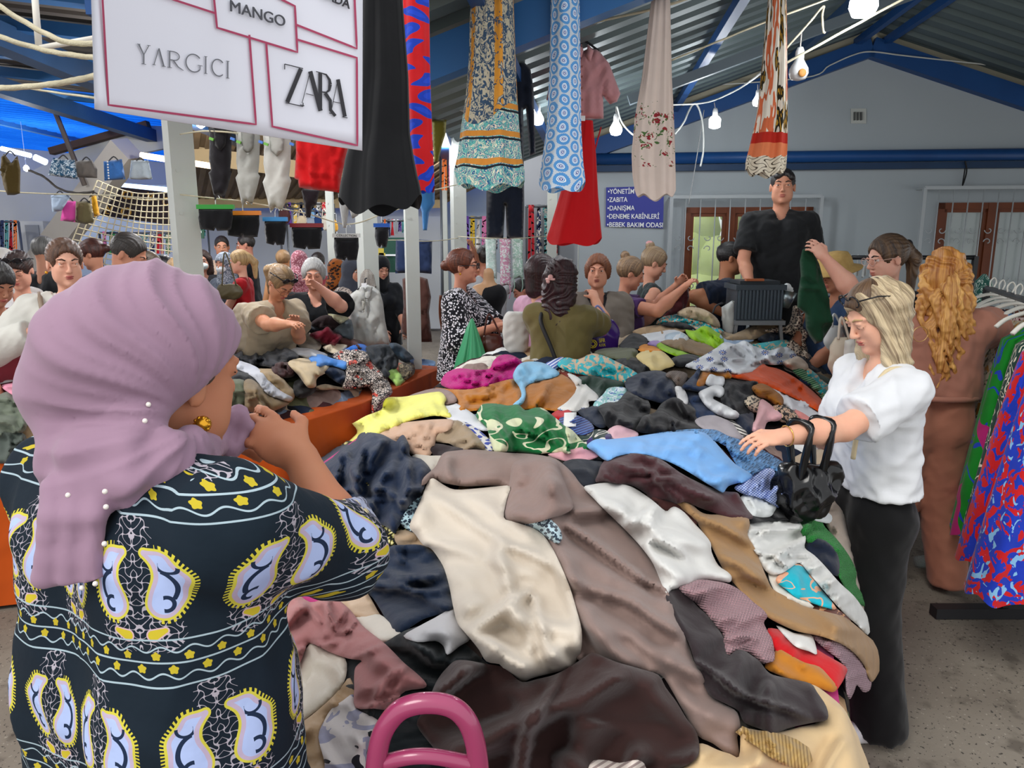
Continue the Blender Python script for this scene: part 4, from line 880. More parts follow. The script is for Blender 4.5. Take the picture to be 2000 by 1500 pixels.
# right side hanging down
g('skirt', 'mustard yellow handbag cloth hanging at the right edge', [(1608,928),(1620,905),(1640,884),(1668,868),(1674,900),(1672,940),(1640,936)], fab('d78a0e'), cat='bag', lift=.04, step=6)
g('trousers', 'light beige trousers sliding off behind the plaid shirt', [(1545,900),(1580,880),(1625,880),(1628,905),(1610,935),(1580,945),(1556,930)], fab('b9a68f'), step=6)
g('plastic_bag', 'folded black plastic bag at the right table edge', [(1596,948),(1630,946),(1668,944),(1662,962),(1648,971),(1620,962)], plain('191a1c', .25), cat='bag', step=6, lift=.03)
g('coat', 'long stone beige coat hanging over the right edge', [(1555,945),(1580,938),(1606,944),(1630,972),(1655,1010),(1682,1055),(1690,1110),(1688,1170),(1692,1230),(1676,1225),(1660,1150),(1640,1080),(1610,1020),(1580,985)], fab('a8988a'), step=7, lift=.03, fold=70, wl=.06)
g('sweater', 'green terry sweater hanging at the right edge', [(1556,1022),(1566,1012),(1585,1010),(1602,1014),(1612,1030),(1630,1048),(1648,1070),(1664,1095),(1673,1118),(1672,1140),(1684,1160),(1692,1185),(1680,1180),(1664,1168),(1648,1145),(1636,1120),(1630,1095),(1605,1070),(1580,1064)], fab('0f9a30', 'terry'), lift=.055, amp=.02, step=6)
g('trousers', 'navy cloth tucked beside the green terry sweater', [(1570,1064),(1590,1052),(1612,1056),(1632,1075),(1640,1100),(1636,1126),(1612,1110),(1588,1094)], fab('141c2e'), lift=.04, step=6)
g('shirt', 'small white shirt end right of the plaid shirt', [(1554,1005),(1575,998),(1590,988),(1608,996),(1625,1008),(1620,1022),(1595,1018),(1572,1014)], fab('e4e8e8'), lift=.04, step=6)
g('skirt', 'brown and rust leaf print skirt under the turquoise blouse', [(1550,1168),(1590,1165),(1630,1185),(1662,1212),(1640,1212),(1600,1202)], fab('5a2412', 'blotch', 'c58a5c', s=.5), lift=.02, step=6)
g('top', 'off white top under the turquoise printed blouse', [(1500,1120),(1524,1110),(1545,1150),(1590,1185),(1560,1190),(1520,1165)], fab('e2ddd2'), step=6)
g('blouse', 'turquoise blouse with peach print on the right slope', [(1515,1134),(1526,1118),(1541,1104),(1560,1102),(1578,1110),(1592,1128),(1604,1150),(1634,1188),(1610,1186),(1580,1176),(1556,1168),(1536,1152)], fab('14a9bd', 'swirl', 'e0a583', 'e0a583', .8), lift=.045, step=6)
g('scarf', 'white knotted scarf trailing down the right slope', [(1455,1048),(1458,1030),(1470,1020),(1486,1020),(1502,1014),(1530,1018),(1556,1015),(1568,1030),(1574,1052),(1572,1070),(1590,1084),(1610,1104),(1640,1138),(1668,1164),(1690,1195),(1701,1218),(1695,1240),(1676,1222),(1655,1204),(1632,1180),(1606,1150),(1582,1122),(1562,1100),(1545,1108),(1527,1120),(1505,1122),(1490,1108),(1476,1080)], fab('e6e6e2'), lift=.06, amp=.026, step=6, wl=.055)
g('jeans', 'black cloth under the white glove shaped shirt', [(1440,1008),(1470,1002),(1510,1004),(1550,1006),(1545,1016),(1500,1018),(1460,1022)], fab('141418'), step=6)
g('trousers', 'black strip between white sleeve and plaid shirt', [(1505,1010),(1520,985),(1545,1000),(1560,1004),(1545,1012)], fab('131316'), step=6, lift=.02)
g('trousers', 'mauve pink waffle trousers hanging over the right front corner', [(1584,1240),(1610,1238),(1637,1247),(1658,1260),(1674,1276),(1692,1295),(1702,1318),(1700,1346),(1686,1352),(1674,1338),(1668,1352),(1659,1366),(1652,1345),(1650,1305),(1635,1285),(1612,1268)], fab('a98690', 'waffle'), lift=.035, step=6, fold=60, wl=.05)
g('skirt', 'red skirt on the right front corner of the pile', [(1498,1232),(1515,1228),(1545,1238),(1580,1258),(1615,1280),(1652,1302),(1652,1318),(1640,1340),(1628,1348),(1590,1325),(1560,1302),(1520,1280)], fab('c40e17'), lift=.035, step=6, fold=25)
g('blouse', 'white collar lying on the red skirt', [(1516,1222),(1530,1226),(1550,1236),(1572,1238),(1587,1243),(1596,1277),(1580,1272),(1556,1264),(1538,1248)], fab('ebe9e4'), lift=.03, step=6)
g('trousers', 'ochre trousers below the red skirt', [(1494,1304),(1505,1285),(1520,1268),(1545,1280),(1572,1294),(1600,1302),(1620,1322),(1635,1342),(1626,1352),(1600,1344),(1570,1334),(1530,1322)], fab('b87523'), lift=.03, step=6)
g('trousers', 'camel brown wide trousers running down the right slope', [(1312,980),(1325,974),(1345,977),(1362,995),(1380,1004),(1412,1005),(1440,1006),(1460,1010),(1464,1025),(1460,1045),(1474,1070),(1486,1100),(1498,1130),(1508,1150),(1535,1165),(1571,1184),(1610,1194),(1645,1203),(1665,1216),(1690,1238),(1712,1258),(1723,1280),(1720,1305),(1704,1332),(1694,1318),(1688,1300),(1668,1275),(1640,1256),(1600,1242),(1560,1234),(1530,1222),(1500,1206),(1476,1184),(1452,1160),(1430,1135),(1410,1108),(1390,1068),(1370,1035),(1350,1008)], fab('9c7a54'), lift=.05, amp=.02, step=7, fold=130, wl=.14)
g('shirt', 'small white sleeve puffed beside the plaid shirt', [(1443,978),(1452,966),(1468,964),(1490,974),(1516,986),(1512,1000),(1504,1009),(1483,1010),(1462,1004),(1450,992)], fab('dfe3e2'), lift=.05, step=6, wl=.04)
g('shirt', 'blue and white checked shirt with a frilled edge', [(1434,953),(1450,940),(1468,926),(1485,916),(1500,910),(1528,911),(1550,924),(1566,940),(1570,960),(1570,972),(1585,980),(1586,1002),(1565,1004),(1541,1004),(1520,992),(1500,980),(1475,970),(1452,965)], fab('2c4fa8', 'plaid', 'b9c9ea', 'e8eefa', .55), lift=.05, amp=.02, step=6, wl=.05, fold=40)
g('dress', 'dark chocolate brown dress spread across the middle right', [(1164,942),(1168,925),(1174,908),(1187,894),(1205,888),(1232,885),(1262,888),(1290,896),(1327,922),(1360,940),(1390,953),(1420,960),(1440,962),(1448,975),(1460,995),(1472,1012),(1450,1014),(1425,1010),(1395,1002),(1362,990),(1340,980),(1322,984),(1300,980),(1278,976),(1255,960),(1232,948),(1200,944)], fab('44262a'), lift=.06, amp=.026, step=7, fold=120, wl=.11)
g('trousers', 'brown trouser end running down from the chocolate dress', [(1262,965),(1290,975),(1320,984),(1345,1000),(1362,1020),(1350,1030),(1320,1010),(1285,990)], fab('4a2a28'), lift=.03, step=7)
g('skirt', 'smocked mid blue skirt panel beside the plain blue skirt', [(1275,850),(1310,842),(1345,838),(1378,838),(1400,840),(1424,852),(1450,860),(1474,870),(1500,884),(1526,900),(1552,916),(1566,926),(1560,940),(1540,930),(1520,922),(1500,914),(1485,920),(1468,930),(1450,925),(1430,895),(1400,862)], fab('6aa5e2', 'smock'), lift=.045, amp=.014, step=6)
g('skirt', 'plain sky blue flared skirt lying across the middle', [(1146,872),(1155,862),(1168,857),(1185,858),(1210,856),(1245,852),(1270,848),(1300,845),(1340,842),(1372,844),(1390,856),(1410,878),(1435,905),(1455,918),(1470,930),(1453,942),(1440,944),(1424,949),(1418,955),(1411,962),(1390,950),(1370,938),(1345,922),(1315,906),(1290,896),(1262,888),(1232,886),(1203,892),(1188,900),(1176,896),(1162,884)], fab('78aee8'), lift=.06, amp=.014, step=7, fold=60, wl=.14)
# near part
g('dress', 'long taupe trousers and jacket sweeping across the centre', [(823,948),(828,932),(850,912),(858,896),(868,884),(890,880),(930,878),(990,884),(1030,886),(1062,890),(1085,896),(1104,910),(1120,926),(1135,946),(1155,962),(1180,985),(1208,1015),(1235,1045),(1258,1070),(1280,1105),(1296,1140),(1310,1168),(1316,1192),(1332,1225),(1345,1256),(1355,1290),(1372,1318),(1382,1345),(1392,1362),(1420,1378),(1440,1392),(1446,1420),(1440,1440),(1443,1478),(1420,1472),(1392,1452),(1362,1436),(1335,1390),(1310,1345),(1290,1318),(1250,1308),(1200,1300),(1150,1290),(1125,1285),(1115,1230),(1100,1160),(1078,1090),(1062,1046),(1018,1024),(985,1014),(984,990),(990,955),(960,948),(910,950),(870,944),(845,940)], fab('8c7770'), cat='clothing', lift=.07, amp=.028, step=8, fold=125, wl=.15)
g('blouse', 'pale blue blouse with navy speckles poking out from the taupe trousers', [(1018,1022),(1040,1012),(1062,1008),(1080,1018),(1094,1034),(1098,1052),(1088,1062),(1070,1052),(1048,1038)], fab('b5cdd6', 'leopard', '17263a', '17263a', .5), lift=.04, step=6)
g('dress', 'taupe jacket front lying folded over the cream trousers', [(985,1014),(990,975),(996,935),(1002,905),(1030,893),(1062,892),(1085,900),(1098,930),(1110,960),(1120,990),(1100,1005),(1075,1012),(1050,1020),(1018,1024)], fab('8a736c'), cat='jacket', lift=.05, amp=.018, step=7, fold=80, wl=.12)
g('trousers', 'dark denim leg hanging near the patterned sleeve', [(708,1148),(720,1120),(736,1096),(760,1068),(790,1064),(822,1064),(840,1074),(856,1086),(866,1108),(876,1134),(880,1160),(888,1184),(870,1196),(850,1202),(826,1210),(804,1224),(783,1238),(764,1230),(748,1200),(728,1168)], fab('101b2c', 'denim', '1b2c46'), lift=.05, amp=.03, step=7)
g('blouse', 'beige satin blouse crumpled beside the dusty rose scarf', [(640,1176),(660,1164),(680,1152),(704,1142),(722,1165),(736,1190),(742,1204),(720,1210),(695,1208),(668,1194)], fab('b79a7c', rough=.45), lift=.035, step=7)
g('top', 'cream top under the dark denim leg', [(690,1208),(715,1204),(742,1200),(765,1220),(785,1238),(766,1252),(745,1258),(718,1236)], fab('d3cbbf'), lift=.02)
g('trousers', 'black green cloth in the near left of the pile', [(650,1290),(700,1270),(745,1258),(790,1232),(840,1218),(870,1222),(900,1250),(945,1290),(960,1310),(900,1330),(860,1370),(830,1400),(860,1460),(900,1520),(680,1520),(700,1420),(670,1340)], fab('151b1e'), lift=.01, amp=.02, step=8)
g('shirt', 'small white shirt scraps below the dark denim leg', [(788,1242),(820,1222),(850,1206),(884,1188),(890,1206),(905,1225),(918,1248),(898,1262),(874,1279),(866,1262),(850,1252),(815,1254)], fab('d8d6d8'), lift=.035, step=6)
g('trousers', 'cream wide trousers draped down the near centre', [(800,1030),(806,1010),(818,985),(828,960),(836,942),(846,934),(865,946),(888,956),(930,954),(970,950),(996,950),(990,975),(984,1010),(1000,1018),(1020,1024),(1042,1032),(1062,1046),(1076,1066),(1085,1082),(1100,1115),(1114,1150),(1126,1190),(1136,1230),(1136,1262),(1130,1285),(1116,1302),(1090,1312),(1052,1321),(1036,1326),(1020,1332),(1004,1320),(982,1304),(975,1297),(950,1292),(936,1270),(922,1252),(905,1232),(893,1216),(884,1180),(878,1148),(868,1112),(856,1090),(842,1072),(826,1064),(812,1045)], fab('e2d6c6'), lift=.075, amp=.026, step=8, fold=115, wl=.16)
g('sweater', 'thick white sweatshirt draped in the near right centre', [(1140,952),(1158,946),(1180,943),(1205,944),(1232,950),(1256,964),(1278,980),(1300,998),(1310,992),(1320,990),(1338,1002),(1358,1024),(1375,1042),(1388,1060),(1390,1078),(1403,1104),(1420,1116),(1429,1126),(1426,1137),(1410,1136),(1385,1132),(1362,1133),(1350,1146),(1330,1150),(1308,1156),(1304,1163),(1292,1140),(1276,1102),(1255,1072),(1232,1046),(1206,1020),(1180,995),(1158,972)], fab('e9e8e4'), lift=.08, amp=.024, step=7, fold=110, wl=.14)
g('top', 'mauve pink waffle top folded on the right slope', [(1326,1150),(1345,1140),(1365,1132),(1392,1134),(1424,1141),(1450,1156),(1473,1177),(1490,1190),(1499,1204),(1492,1216),(1500,1234),(1509,1251),(1513,1288),(1500,1294),(1488,1296),(1475,1285),(1464,1276),(1445,1274),(1424,1282),(1412,1268),(1413,1243),(1398,1222),(1380,1199),(1355,1175)], fab('b48d93', 'waffle'), lift=.06, amp=.02, step=6, fold=60, wl=.06)
g('trousers', 'cream yellow trousers heaped at the near right corner', [(1575,1345),(1590,1338),(1622,1360),(1648,1384),(1665,1415),(1682,1456),(1694,1530),(1560,1560),(1320,1560),(1330,1500),(1355,1460),(1372,1452),(1400,1464),(1425,1472),(1443,1478),(1446,1440),(1446,1422),(1480,1426),(1520,1430),(1560,1420),(1600,1405)], fab('d2b58a'), lift=.05, amp=.024, step=8, fold=20, wl=.13)
g('trousers', 'dark charcoal brown trousers on the right slope', [(1300,1166),(1312,1154),(1328,1148),(1345,1164),(1362,1184),(1380,1200),(1398,1222),(1413,1245),(1416,1266),(1424,1280),(1438,1270),(1452,1270),(1468,1280),(1484,1292),(1496,1308),(1510,1318),(1545,1326),(1583,1335),(1596,1352),(1614,1380),(1616,1405),(1590,1411),(1556,1418),(1535,1424),(1512,1432),(1485,1424),(1457,1413),(1448,1402),(1442,1388),(1420,1376),(1392,1362),(1378,1345),(1368,1318),(1356,1290),(1345,1256),(1330,1228),(1314,1196)], fab('2d2427'), lift=.06, amp=.026, step=7, fold=35, wl=.12)
g('skirt', 'skirt with a gathered mustard elastic waistband at the near right', [(1436,1430),(1450,1418),(1470,1426),(1500,1428),(1530,1434),(1556,1444),(1580,1460),(1588,1484),(1574,1502),(1550,1500),(1528,1494),(1502,1478),(1478,1458),(1454,1444)], fab('b3935c', 'stripes', '8a6c3a', s=.35), lift=.02, step=5, wl=.025, amp=.012, smooth=1)
g('trousers', 'black shiny cloth corner below the near left scarf', [(700,1395),(740,1370),(840,1350),(900,1430),(905,1530),(700,1540)], fab('23282b'), lift=.01, step=8)
g('blouse', 'off white satin blouse under the dusty rose scarf', [(545,1400),(560,1360),(580,1310),(604,1256),(620,1262),(640,1272),(674,1286),(676,1320),(662,1348),(640,1370),(600,1402),(555,1430)], fab('c3b9a9', rough=.4), lift=.03, step=7)
g('trousers', 'camel satin trousers in the near left corner', [(540,1430),(590,1410),(640,1370),(664,1345),(684,1324),(696,1372),(672,1380),(644,1392),(628,1430),(636,1480),(640,1540),(560,1540)], fab('a98c6a', rough=.5), lift=.035, amp=.02, step=7)
g('blouse', 'white blouse with grey and black brush print in the near left', [(622,1440),(632,1410),(648,1384),(670,1368),(690,1356),(697,1384),(728,1400),(740,1412),(728,1440),(716,1470),(712,1540),(640,1540),(634,1490)], fab('cfc8c6', 'blotch', '8b8ba0', '1a1a22', 1.3), lift=.04, step=7)
g('scarf', 'dusty rose pleated scarf hanging at the near left', [(536,1340),(538,1290),(544,1240),(546,1200),(550,1172),(560,1156),(580,1160),(606,1176),(632,1170),(656,1170),(672,1180),(688,1196),(708,1222),(730,1240),(753,1258),(775,1280),(792,1297),(815,1316),(832,1334),(828,1344),(792,1350),(775,1368),(758,1386),(730,1384),(694,1382),(692,1345),(693,1310),(700,1298),(708,1290),(690,1288),(672,1284),(640,1272),(604,1256),(592,1280),(580,1312),(565,1350),(548,1388)], fab('a5706f'), lift=.06, amp=.02, step=6, fold=40, wl=.05)
g('trousers', 'dark chocolate brown trousers in the near foreground', [(848,1340),(858,1322),(872,1305),(890,1290),(915,1290),(946,1296),(980,1302),(996,1314),(1020,1332),(1050,1326),(1082,1318),(1110,1304),(1132,1290),(1157,1275),(1182,1284),(1208,1294),(1250,1306),(1286,1318),(1300,1342),(1322,1372),(1340,1402),(1362,1434),(1364,1475),(1340,1495),(1308,1512),(1290,1560),(880,1560),(872,1505),(862,1480),(838,1450),(814,1416),(824,1392),(836,1370)], fab('35211f'), lift=.08, amp=.034, step=8, fold=50, wl=.15)
g('skirt', 'pale striped skirt edge at the bottom of the photo', [(1152,1492),(1180,1484),(1210,1490),(1245,1484),(1262,1500),(1260,1550),(1150,1550)], fab('cfc3ba', 'stripes', '8d7c78', s=.7), lift=.03, step=7)
g('price_tag', 'white paper price tag on the green printed blouse', [(1100,834),(1102,806),(1126,805),(1125,833)], plain('eeeeec', .7), cat='tag', lift=.016, step=6, smooth=0, amp=.0005)
# ---- orange table
CV2 = Canvas(H2, -40, 540, 900, 1000, 1.5, 10.0)
def g2(name, label, poly, mat, cat=None, **k): garment(CV2, name, label, cat or name.replace('_', ' '), poly, mat, **dict(dict(step=5), **k))
g2('sweater', 'dark brown sweater heap in front of the woman in black', [(605,634),(618,622),(632,616),(652,617),(668,636),(652,646),(620,642)], fab('2c1f20'), lift=.05)
g2('scarf', 'olive cream scarf at the back of the orange table', [(640,613),(665,616),(682,622),(668,634),(655,626)], fab('a39f80'), lift=.03)
g2('trousers', 'slate grey trousers left of the white blouse', [(650,648),(664,634),(686,624),(690,664),(668,660)], fab('4b5256'), lift=.04)
g2('shirt', 'green shirt edge under the tan jacket', [(508,644),(525,632),(555,632),(575,640),(560,646),(530,644)], fab('4c9a2e'), lift=.03)
g2('jeans', 'charcoal jeans under the hands of the woman in beige', [(570,638),(585,633),(605,634),(632,646),(628,654),(600,652),(578,648)], fab('33363b'), lift=.04)
g2('jacket', 'tan jacket in the middle of the orange table', [(518,652),(524,640),(532,634),(545,640),(560,642),(577,647),(584,662),(578,676),(562,672),(540,664)], fab('a98d68'), lift=.05)
g2('shirt', 'stone grey shirt beside the burgundy trousers', [(572,658),(590,650),(607,650),(620,660),(628,672),(622,684),(600,684),(580,674)], fab('b0a698'), lift=.04)
g2('trousers', 'burgundy trousers folded in the middle of the orange table', [(604,654),(615,648),(628,645),(640,638),(652,648),(668,656),(672,672),(655,678),(636,674),(618,664)], fab('6d1425'), lift=.05)
g2('trousers', 'brown trousers right of the burgundy trousers', [(664,662),(680,660),(702,665),(715,676),(704,688),(684,684),(668,676)], fab('4e2e27'), lift=.04)
g2('shirt', 'white shirt stretched between the black jacket and the sky blue top', [(542,668),(560,672),(578,678),(612,682),(640,693),(625,700),(607,702),(590,698),(572,692)], fab('e4e6ea'), lift=.04)
g2('top', 'small cream top behind the leopard dress', [(630,678),(650,672),(678,674),(668,688),(648,690)], fab('d5c6ab'), lift=.03)
g2('jacket', 'large black jacket at the left of the orange table', [(446,668),(448,650),(458,634),(472,624),(488,630),(500,640),(512,656),(528,668),(548,674),(570,684),(584,696),(574,706),(556,712),(540,720),(520,716),(500,713),(470,704),(452,694)], fab('17191f'), lift=.07, amp=.03)
g2('jacket', 'black cloth below the white sheer strip', [(440,720),(470,715),(500,735),(530,760),(560,790),(540,806),(500,790),(460,760)], fab('16171b'), lift=.02)
g2('trousers', 'sage green trousers at the front left of the orange table', [(418,800),(426,780),(438,755),(448,742),(476,742),(482,764),(486,782),(470,800),(452,806),(440,830),(420,825)], fab('616653'), lift=.05)
g2('trousers', 'khaki trousers at the front edge of the orange table', [(476,746),(490,740),(508,752),(526,766),(545,778),(566,786),(552,796),(530,804),(505,808),(480,800),(478,775)], fab('857258'), lift=.05)
g2('trousers', 'light khaki trousers beside the white sheer strip', [(498,722),(518,720),(536,722),(552,738),(564,752),(577,768),(568,786),(552,778),(535,765),(518,745)], fab('9b8565'), lift=.05)
g2('trousers', 'black shorts under the beige shirt', [(575,745),(600,740),(618,752),(612,768),(590,778),(575,770)], fab('141417'), lift=.03)
g2('sweater', 'rolled dark brown sweater on the orange table', [(530,720),(538,710),(555,706),(574,713),(578,725),(572,736),(555,738),(538,732)], fab('3a2323'), lift=.06, wl=.04)
g2('shirt', 'beige shirt heaped in the front middle of the orange table', [(562,708),(580,700),(602,700),(622,704),(642,712),(640,726),(626,734),(618,742),(617,755),(606,758),(598,754),(584,735),(572,722)], fab('b8a586'), lift=.06, amp=.025)
g2('scarf', 'white sheer strip trailing over the khaki trousers', [(443,698),(456,698),(474,706),(492,712),(508,722),(522,740),(540,757),(556,768),(572,777),(562,784),(542,778),(520,768),(500,742),(480,728),(452,716)], fab('c9cbd4'), lift=.04, fold=40, wl=.03)
g2('trousers', 'beige trousers lying along the front orange edge', [(617,756),(635,750),(660,755),(690,757),(678,762),(655,760),(630,762)], fab('ab9a80'), lift=.02)
g2('jeans', 'navy jeans under the sky blue top', [(630,722),(650,716),(672,720),(680,735),(672,752),(650,742)], fab('16253c'), lift=.03)
g2('trousers', 'bright blue hanger cloth behind the leopard dress', [(662,690),(678,680),(696,672),(714,674),(724,690),(722,704),(706,694),(688,688)], fab('2f6cc4'), lift=.04)
g2('dress', 'black and white spotted dress with coral flowers hanging over the orange table', [(648,694),(668,684),(688,682),(705,684),(720,690),(724,704),(740,714),(750,724),(758,742),(767,765),(757,778),(752,790),(744,806),(728,812),(726,790),(727,768),(718,756),(700,758),(680,760),(668,755),(676,735),(672,715),(660,704)], fab('16131a', 'giraffe', 'cdbfb4', 'd3503e', .75), lift=.05)
g2('top', 'sky blue top in front of the leopard dress', [(603,700),(615,693),(628,692),(650,700),(677,707),(674,722),(655,716),(636,714),(620,716)], fab('4a86cf'), lift=.05)
g2('jeans', 'charcoal jeans heaped below the white blouse', [(714,680),(730,673),(760,673),(772,688),(778,704),(776,718),(764,730),(754,738),(742,722),(726,706)], fab('303439'), lift=.06)
g2('jeans', 'slate blue jeans right of the charcoal jeans', [(760,672),(774,670),(788,678),(800,690),(808,700),(800,710),(782,704),(770,690)], fab('3a4a58'), lift=.05)
g2('blouse', 'camouflage blouse on the orange corner', [(778,714),(795,708),(808,710),(810,728),(800,738),(788,742)], fab('5c5040', 'blotch', '9a8c70', '1d1b18', .6), lift=.04)
g2('top', 'lime green cloth end hanging over the orange corner', [(755,730),(770,719),(780,728),(792,742),(784,750),(777,757),(766,744)], fab('a9cf6e'), lift=.03)
g2('top', 'pale blue sleeve lying on the orange table top', [(800,704),(815,700),(832,702),(850,706),(848,718),(838,716),(825,717),(808,712)], fab('7d9cc8'), lift=.04)
# pile at the left edge
g2('trousers', 'sage green trousers in the heap at the left edge', [(-20,790),(0,770),(20,765),(45,775),(55,800),(50,840),(20,850),(-20,850)], fab('6b7364'), lift=.04)
g2('blouse', 'pink blouse in the heap at the left edge', [(2,755),(20,748),(45,745),(55,760),(50,785),(30,775)], fab('e291aa'), lift=.05)
g2('shirt', 'white shirt in the heap at the left edge', [(-20,735),(10,728),(40,722),(48,738),(20,746),(-20,752)], fab('dcdedd'), lift=.05)
g2('jeans', 'grey green jeans low in the heap at the left edge', [(-20,850),(20,845),(50,850),(50,900),(-20,900)], fab('4e5650'), lift=.02)
# ---------------- people ----------------
def V3(*a): return Vector(a)
def hand(v, w, d, n, s=1.0, curl=.5, side=1, spread=0.0):
    """palm, four bent fingers of different lengths and a thumb leaving the side of the palm"""
    d = Vector(d).normalized(); n = Vector(n); n = (n - d * n.dot(d)).normalized(); t = d.cross(n) * side; w = Vector(w)
    A = [list(q) for q in zip(d, t, n)]
    v.ell(w + d * .048 * s, (.052 * s, .040 * s, .016 * s), .012 * s, Mx=A); v.cone(w, w + d * .03 * s, .024 * s, .026 * s, .015 * s)
    for i, (o, L) in enumerate(((-.030, .060), (-.010, .072), (.011, .078), (.031, .070))):
        p = w + d * (.088 - abs(i - 1.7) * .004) * s + t * o * s; dd = (d + t * (o * 2 + spread * (i - 1.5) * .3)).normalized(); r = .0088 * s
        for k in range(3):
            a = curl * (.5 + .55 * k) * (1 + .12 * (1.5 - i)); q = (dd * math.cos(a) + n * math.sin(a)); e = p + q * L * s * (.42, .32, .26)[k]
            v.cone(p, e, r, r * .9, .004 * s); p = e; r *= .9
    b = w + d * .022 * s + t * .026 * s; m = b + (d * .6 + t * .75 + n * .25).normalized() * .038 * s; e = m + (d * .9 + t * .25 + n * (.3 + curl * .4)).normalized() * .034 * s
    v.cone(b, m, .0125 * s, .0105 * s, .01 * s); v.cone(m, e, .0102 * s, .0085 * s, .004 * s)
def ik(a, b, l1, l2, pole):
    a, b = Vector(a), Vector(b); d = b - a; L = d.length
    if L > (l1 + l2) * .985: b = a + d * ((l1 + l2) * .985 / L); d = b - a; L = d.length
    u = d / L; x = (l1 * l1 - l2 * l2 + L * L) / (2 * L); h = math.sqrt(max(0, l1 * l1 - x * x)); p = Vector(pole); p = p - u * p.dot(u)
    p = p.normalized() if p.length > 1e-6 else Vector((0, 0, -1)); return a + u * x + p * h, b
def headvol(v, c, Fv, Lv, Uv, s, male=False, k=1.0, shut=False):
    A = [list(q) for q in zip(Fv, Lv, Uv)]; Q = lambda f, l, u: c + (Fv * f + Lv * l + Uv * u) * s
    e = lambda f, l, u, r, kk=.02, mode='u': v.ell(Q(f, l, u), tuple(q * s for q in r), kk * s, mode, A)
    e(-.012, 0, .03, (.096, .075, .086), .03); e(.02, 0, -.035, (.07, .058, .072), .03); e(.045, 0, -.085, (.032, .03 + .006 * male, .022), .035)
    for q in (-1, 1):
        e(.055, q * .034, -.022, (.024, .022, .022), .02); e(.03, q * .045, -.06, (.035, .018, .028), .03)
        e(.092, q * .031, .013, (.014, .017, .0095), .008, 's'); e(-.008, q * .079, -.006, (.017, .008, .030), .006); e(-.002, q * .086, -.004, (.008, .004, .016), .004, 's')
        if shut: e(.0775, q * .031, .011, (.0125, .0155, .0105), .004)
        e(.0865, q * .031, .0205, (.009, .017, .0062), .004); e(.0855, q * .031, .0035, (.008, .015, .005), .005)
        v.cone(Q(.086, q * .012, .030), Q(.070, q * .048, .032), .007 * s, .006 * s, .012 * s)
        v.ell(Q(.098, q * .010, -.027), .0075 * s, .005 * s)
    v.cone(Q(.086, 0, .022), Q(.108, 0, -.018), .0065 * s, .0085 * s, .012 * s); v.ell(Q(.108, 0, -.024), .0095 * s, .006 * s)
    e(.088, 0, -.052, (.010, .022, .006), .008); e(.086, 0, -.063, (.010, .018, .006), .006); e(.096, 0, -.0575, (.008, .02, .0018), .002, 's')
    e(.077, 0, -.093, (.016, .018, .015), .015)
def facebits(root, c, Fv, Lv, Uv, s, hairm_, eye=True, down=.5, lip='a8584e', brow=1.0):
    Q = lambda f, l, u: c + (Fv * f + Lv * l + Uv * u) * s; M = Matrix((Fv, Lv, Uv)).transposed()
    if not eye:
        for q in (-1, 1): mb = MB(); mb.tube([Q(.089 - .0, q * .017, .005), Q(.0905, q * .031, .002), Q(.082, q * .046, .005)], [.0012 * s, .0018 * s, .001 * s], 5); mb.mk('eyelashes', plain('1a1210', .6), root, True)
    if eye:
        for q in (-1, 1):
            ey_ = MB().ball(Q(.0755, q * .031, .0115), .0118 * s, 12, 8).mk('eye', plain('c9c2bc', .3), root, True)
            MB().ball(Q(.0815, q * .031, .0115 - .004 * down), .0072 * s, 10, 6).mk('iris', plain('2a1a12', .15), ey_, True)
    for q in (-1, 1):
        mb = MB(); mb.tube([Q(.094, q * .014, .030), Q(.092, q * .030, .038), Q(.078, q * .050, .033)], [.0032 * s * brow, .0036 * s * brow, .002 * s], 6); mb.mk('eyebrow', hairm_, root, True)
    MB().ball(Q(.0895, 0, -.0525), (.0105 * s, .0205 * s, .0055 * s), 12, 6, M).ball(Q(.0880, 0, -.0625), (.0105 * s, .018 * s, .006 * s), 12, 6, M).mk('lips', plain(lip, .45), root, True)
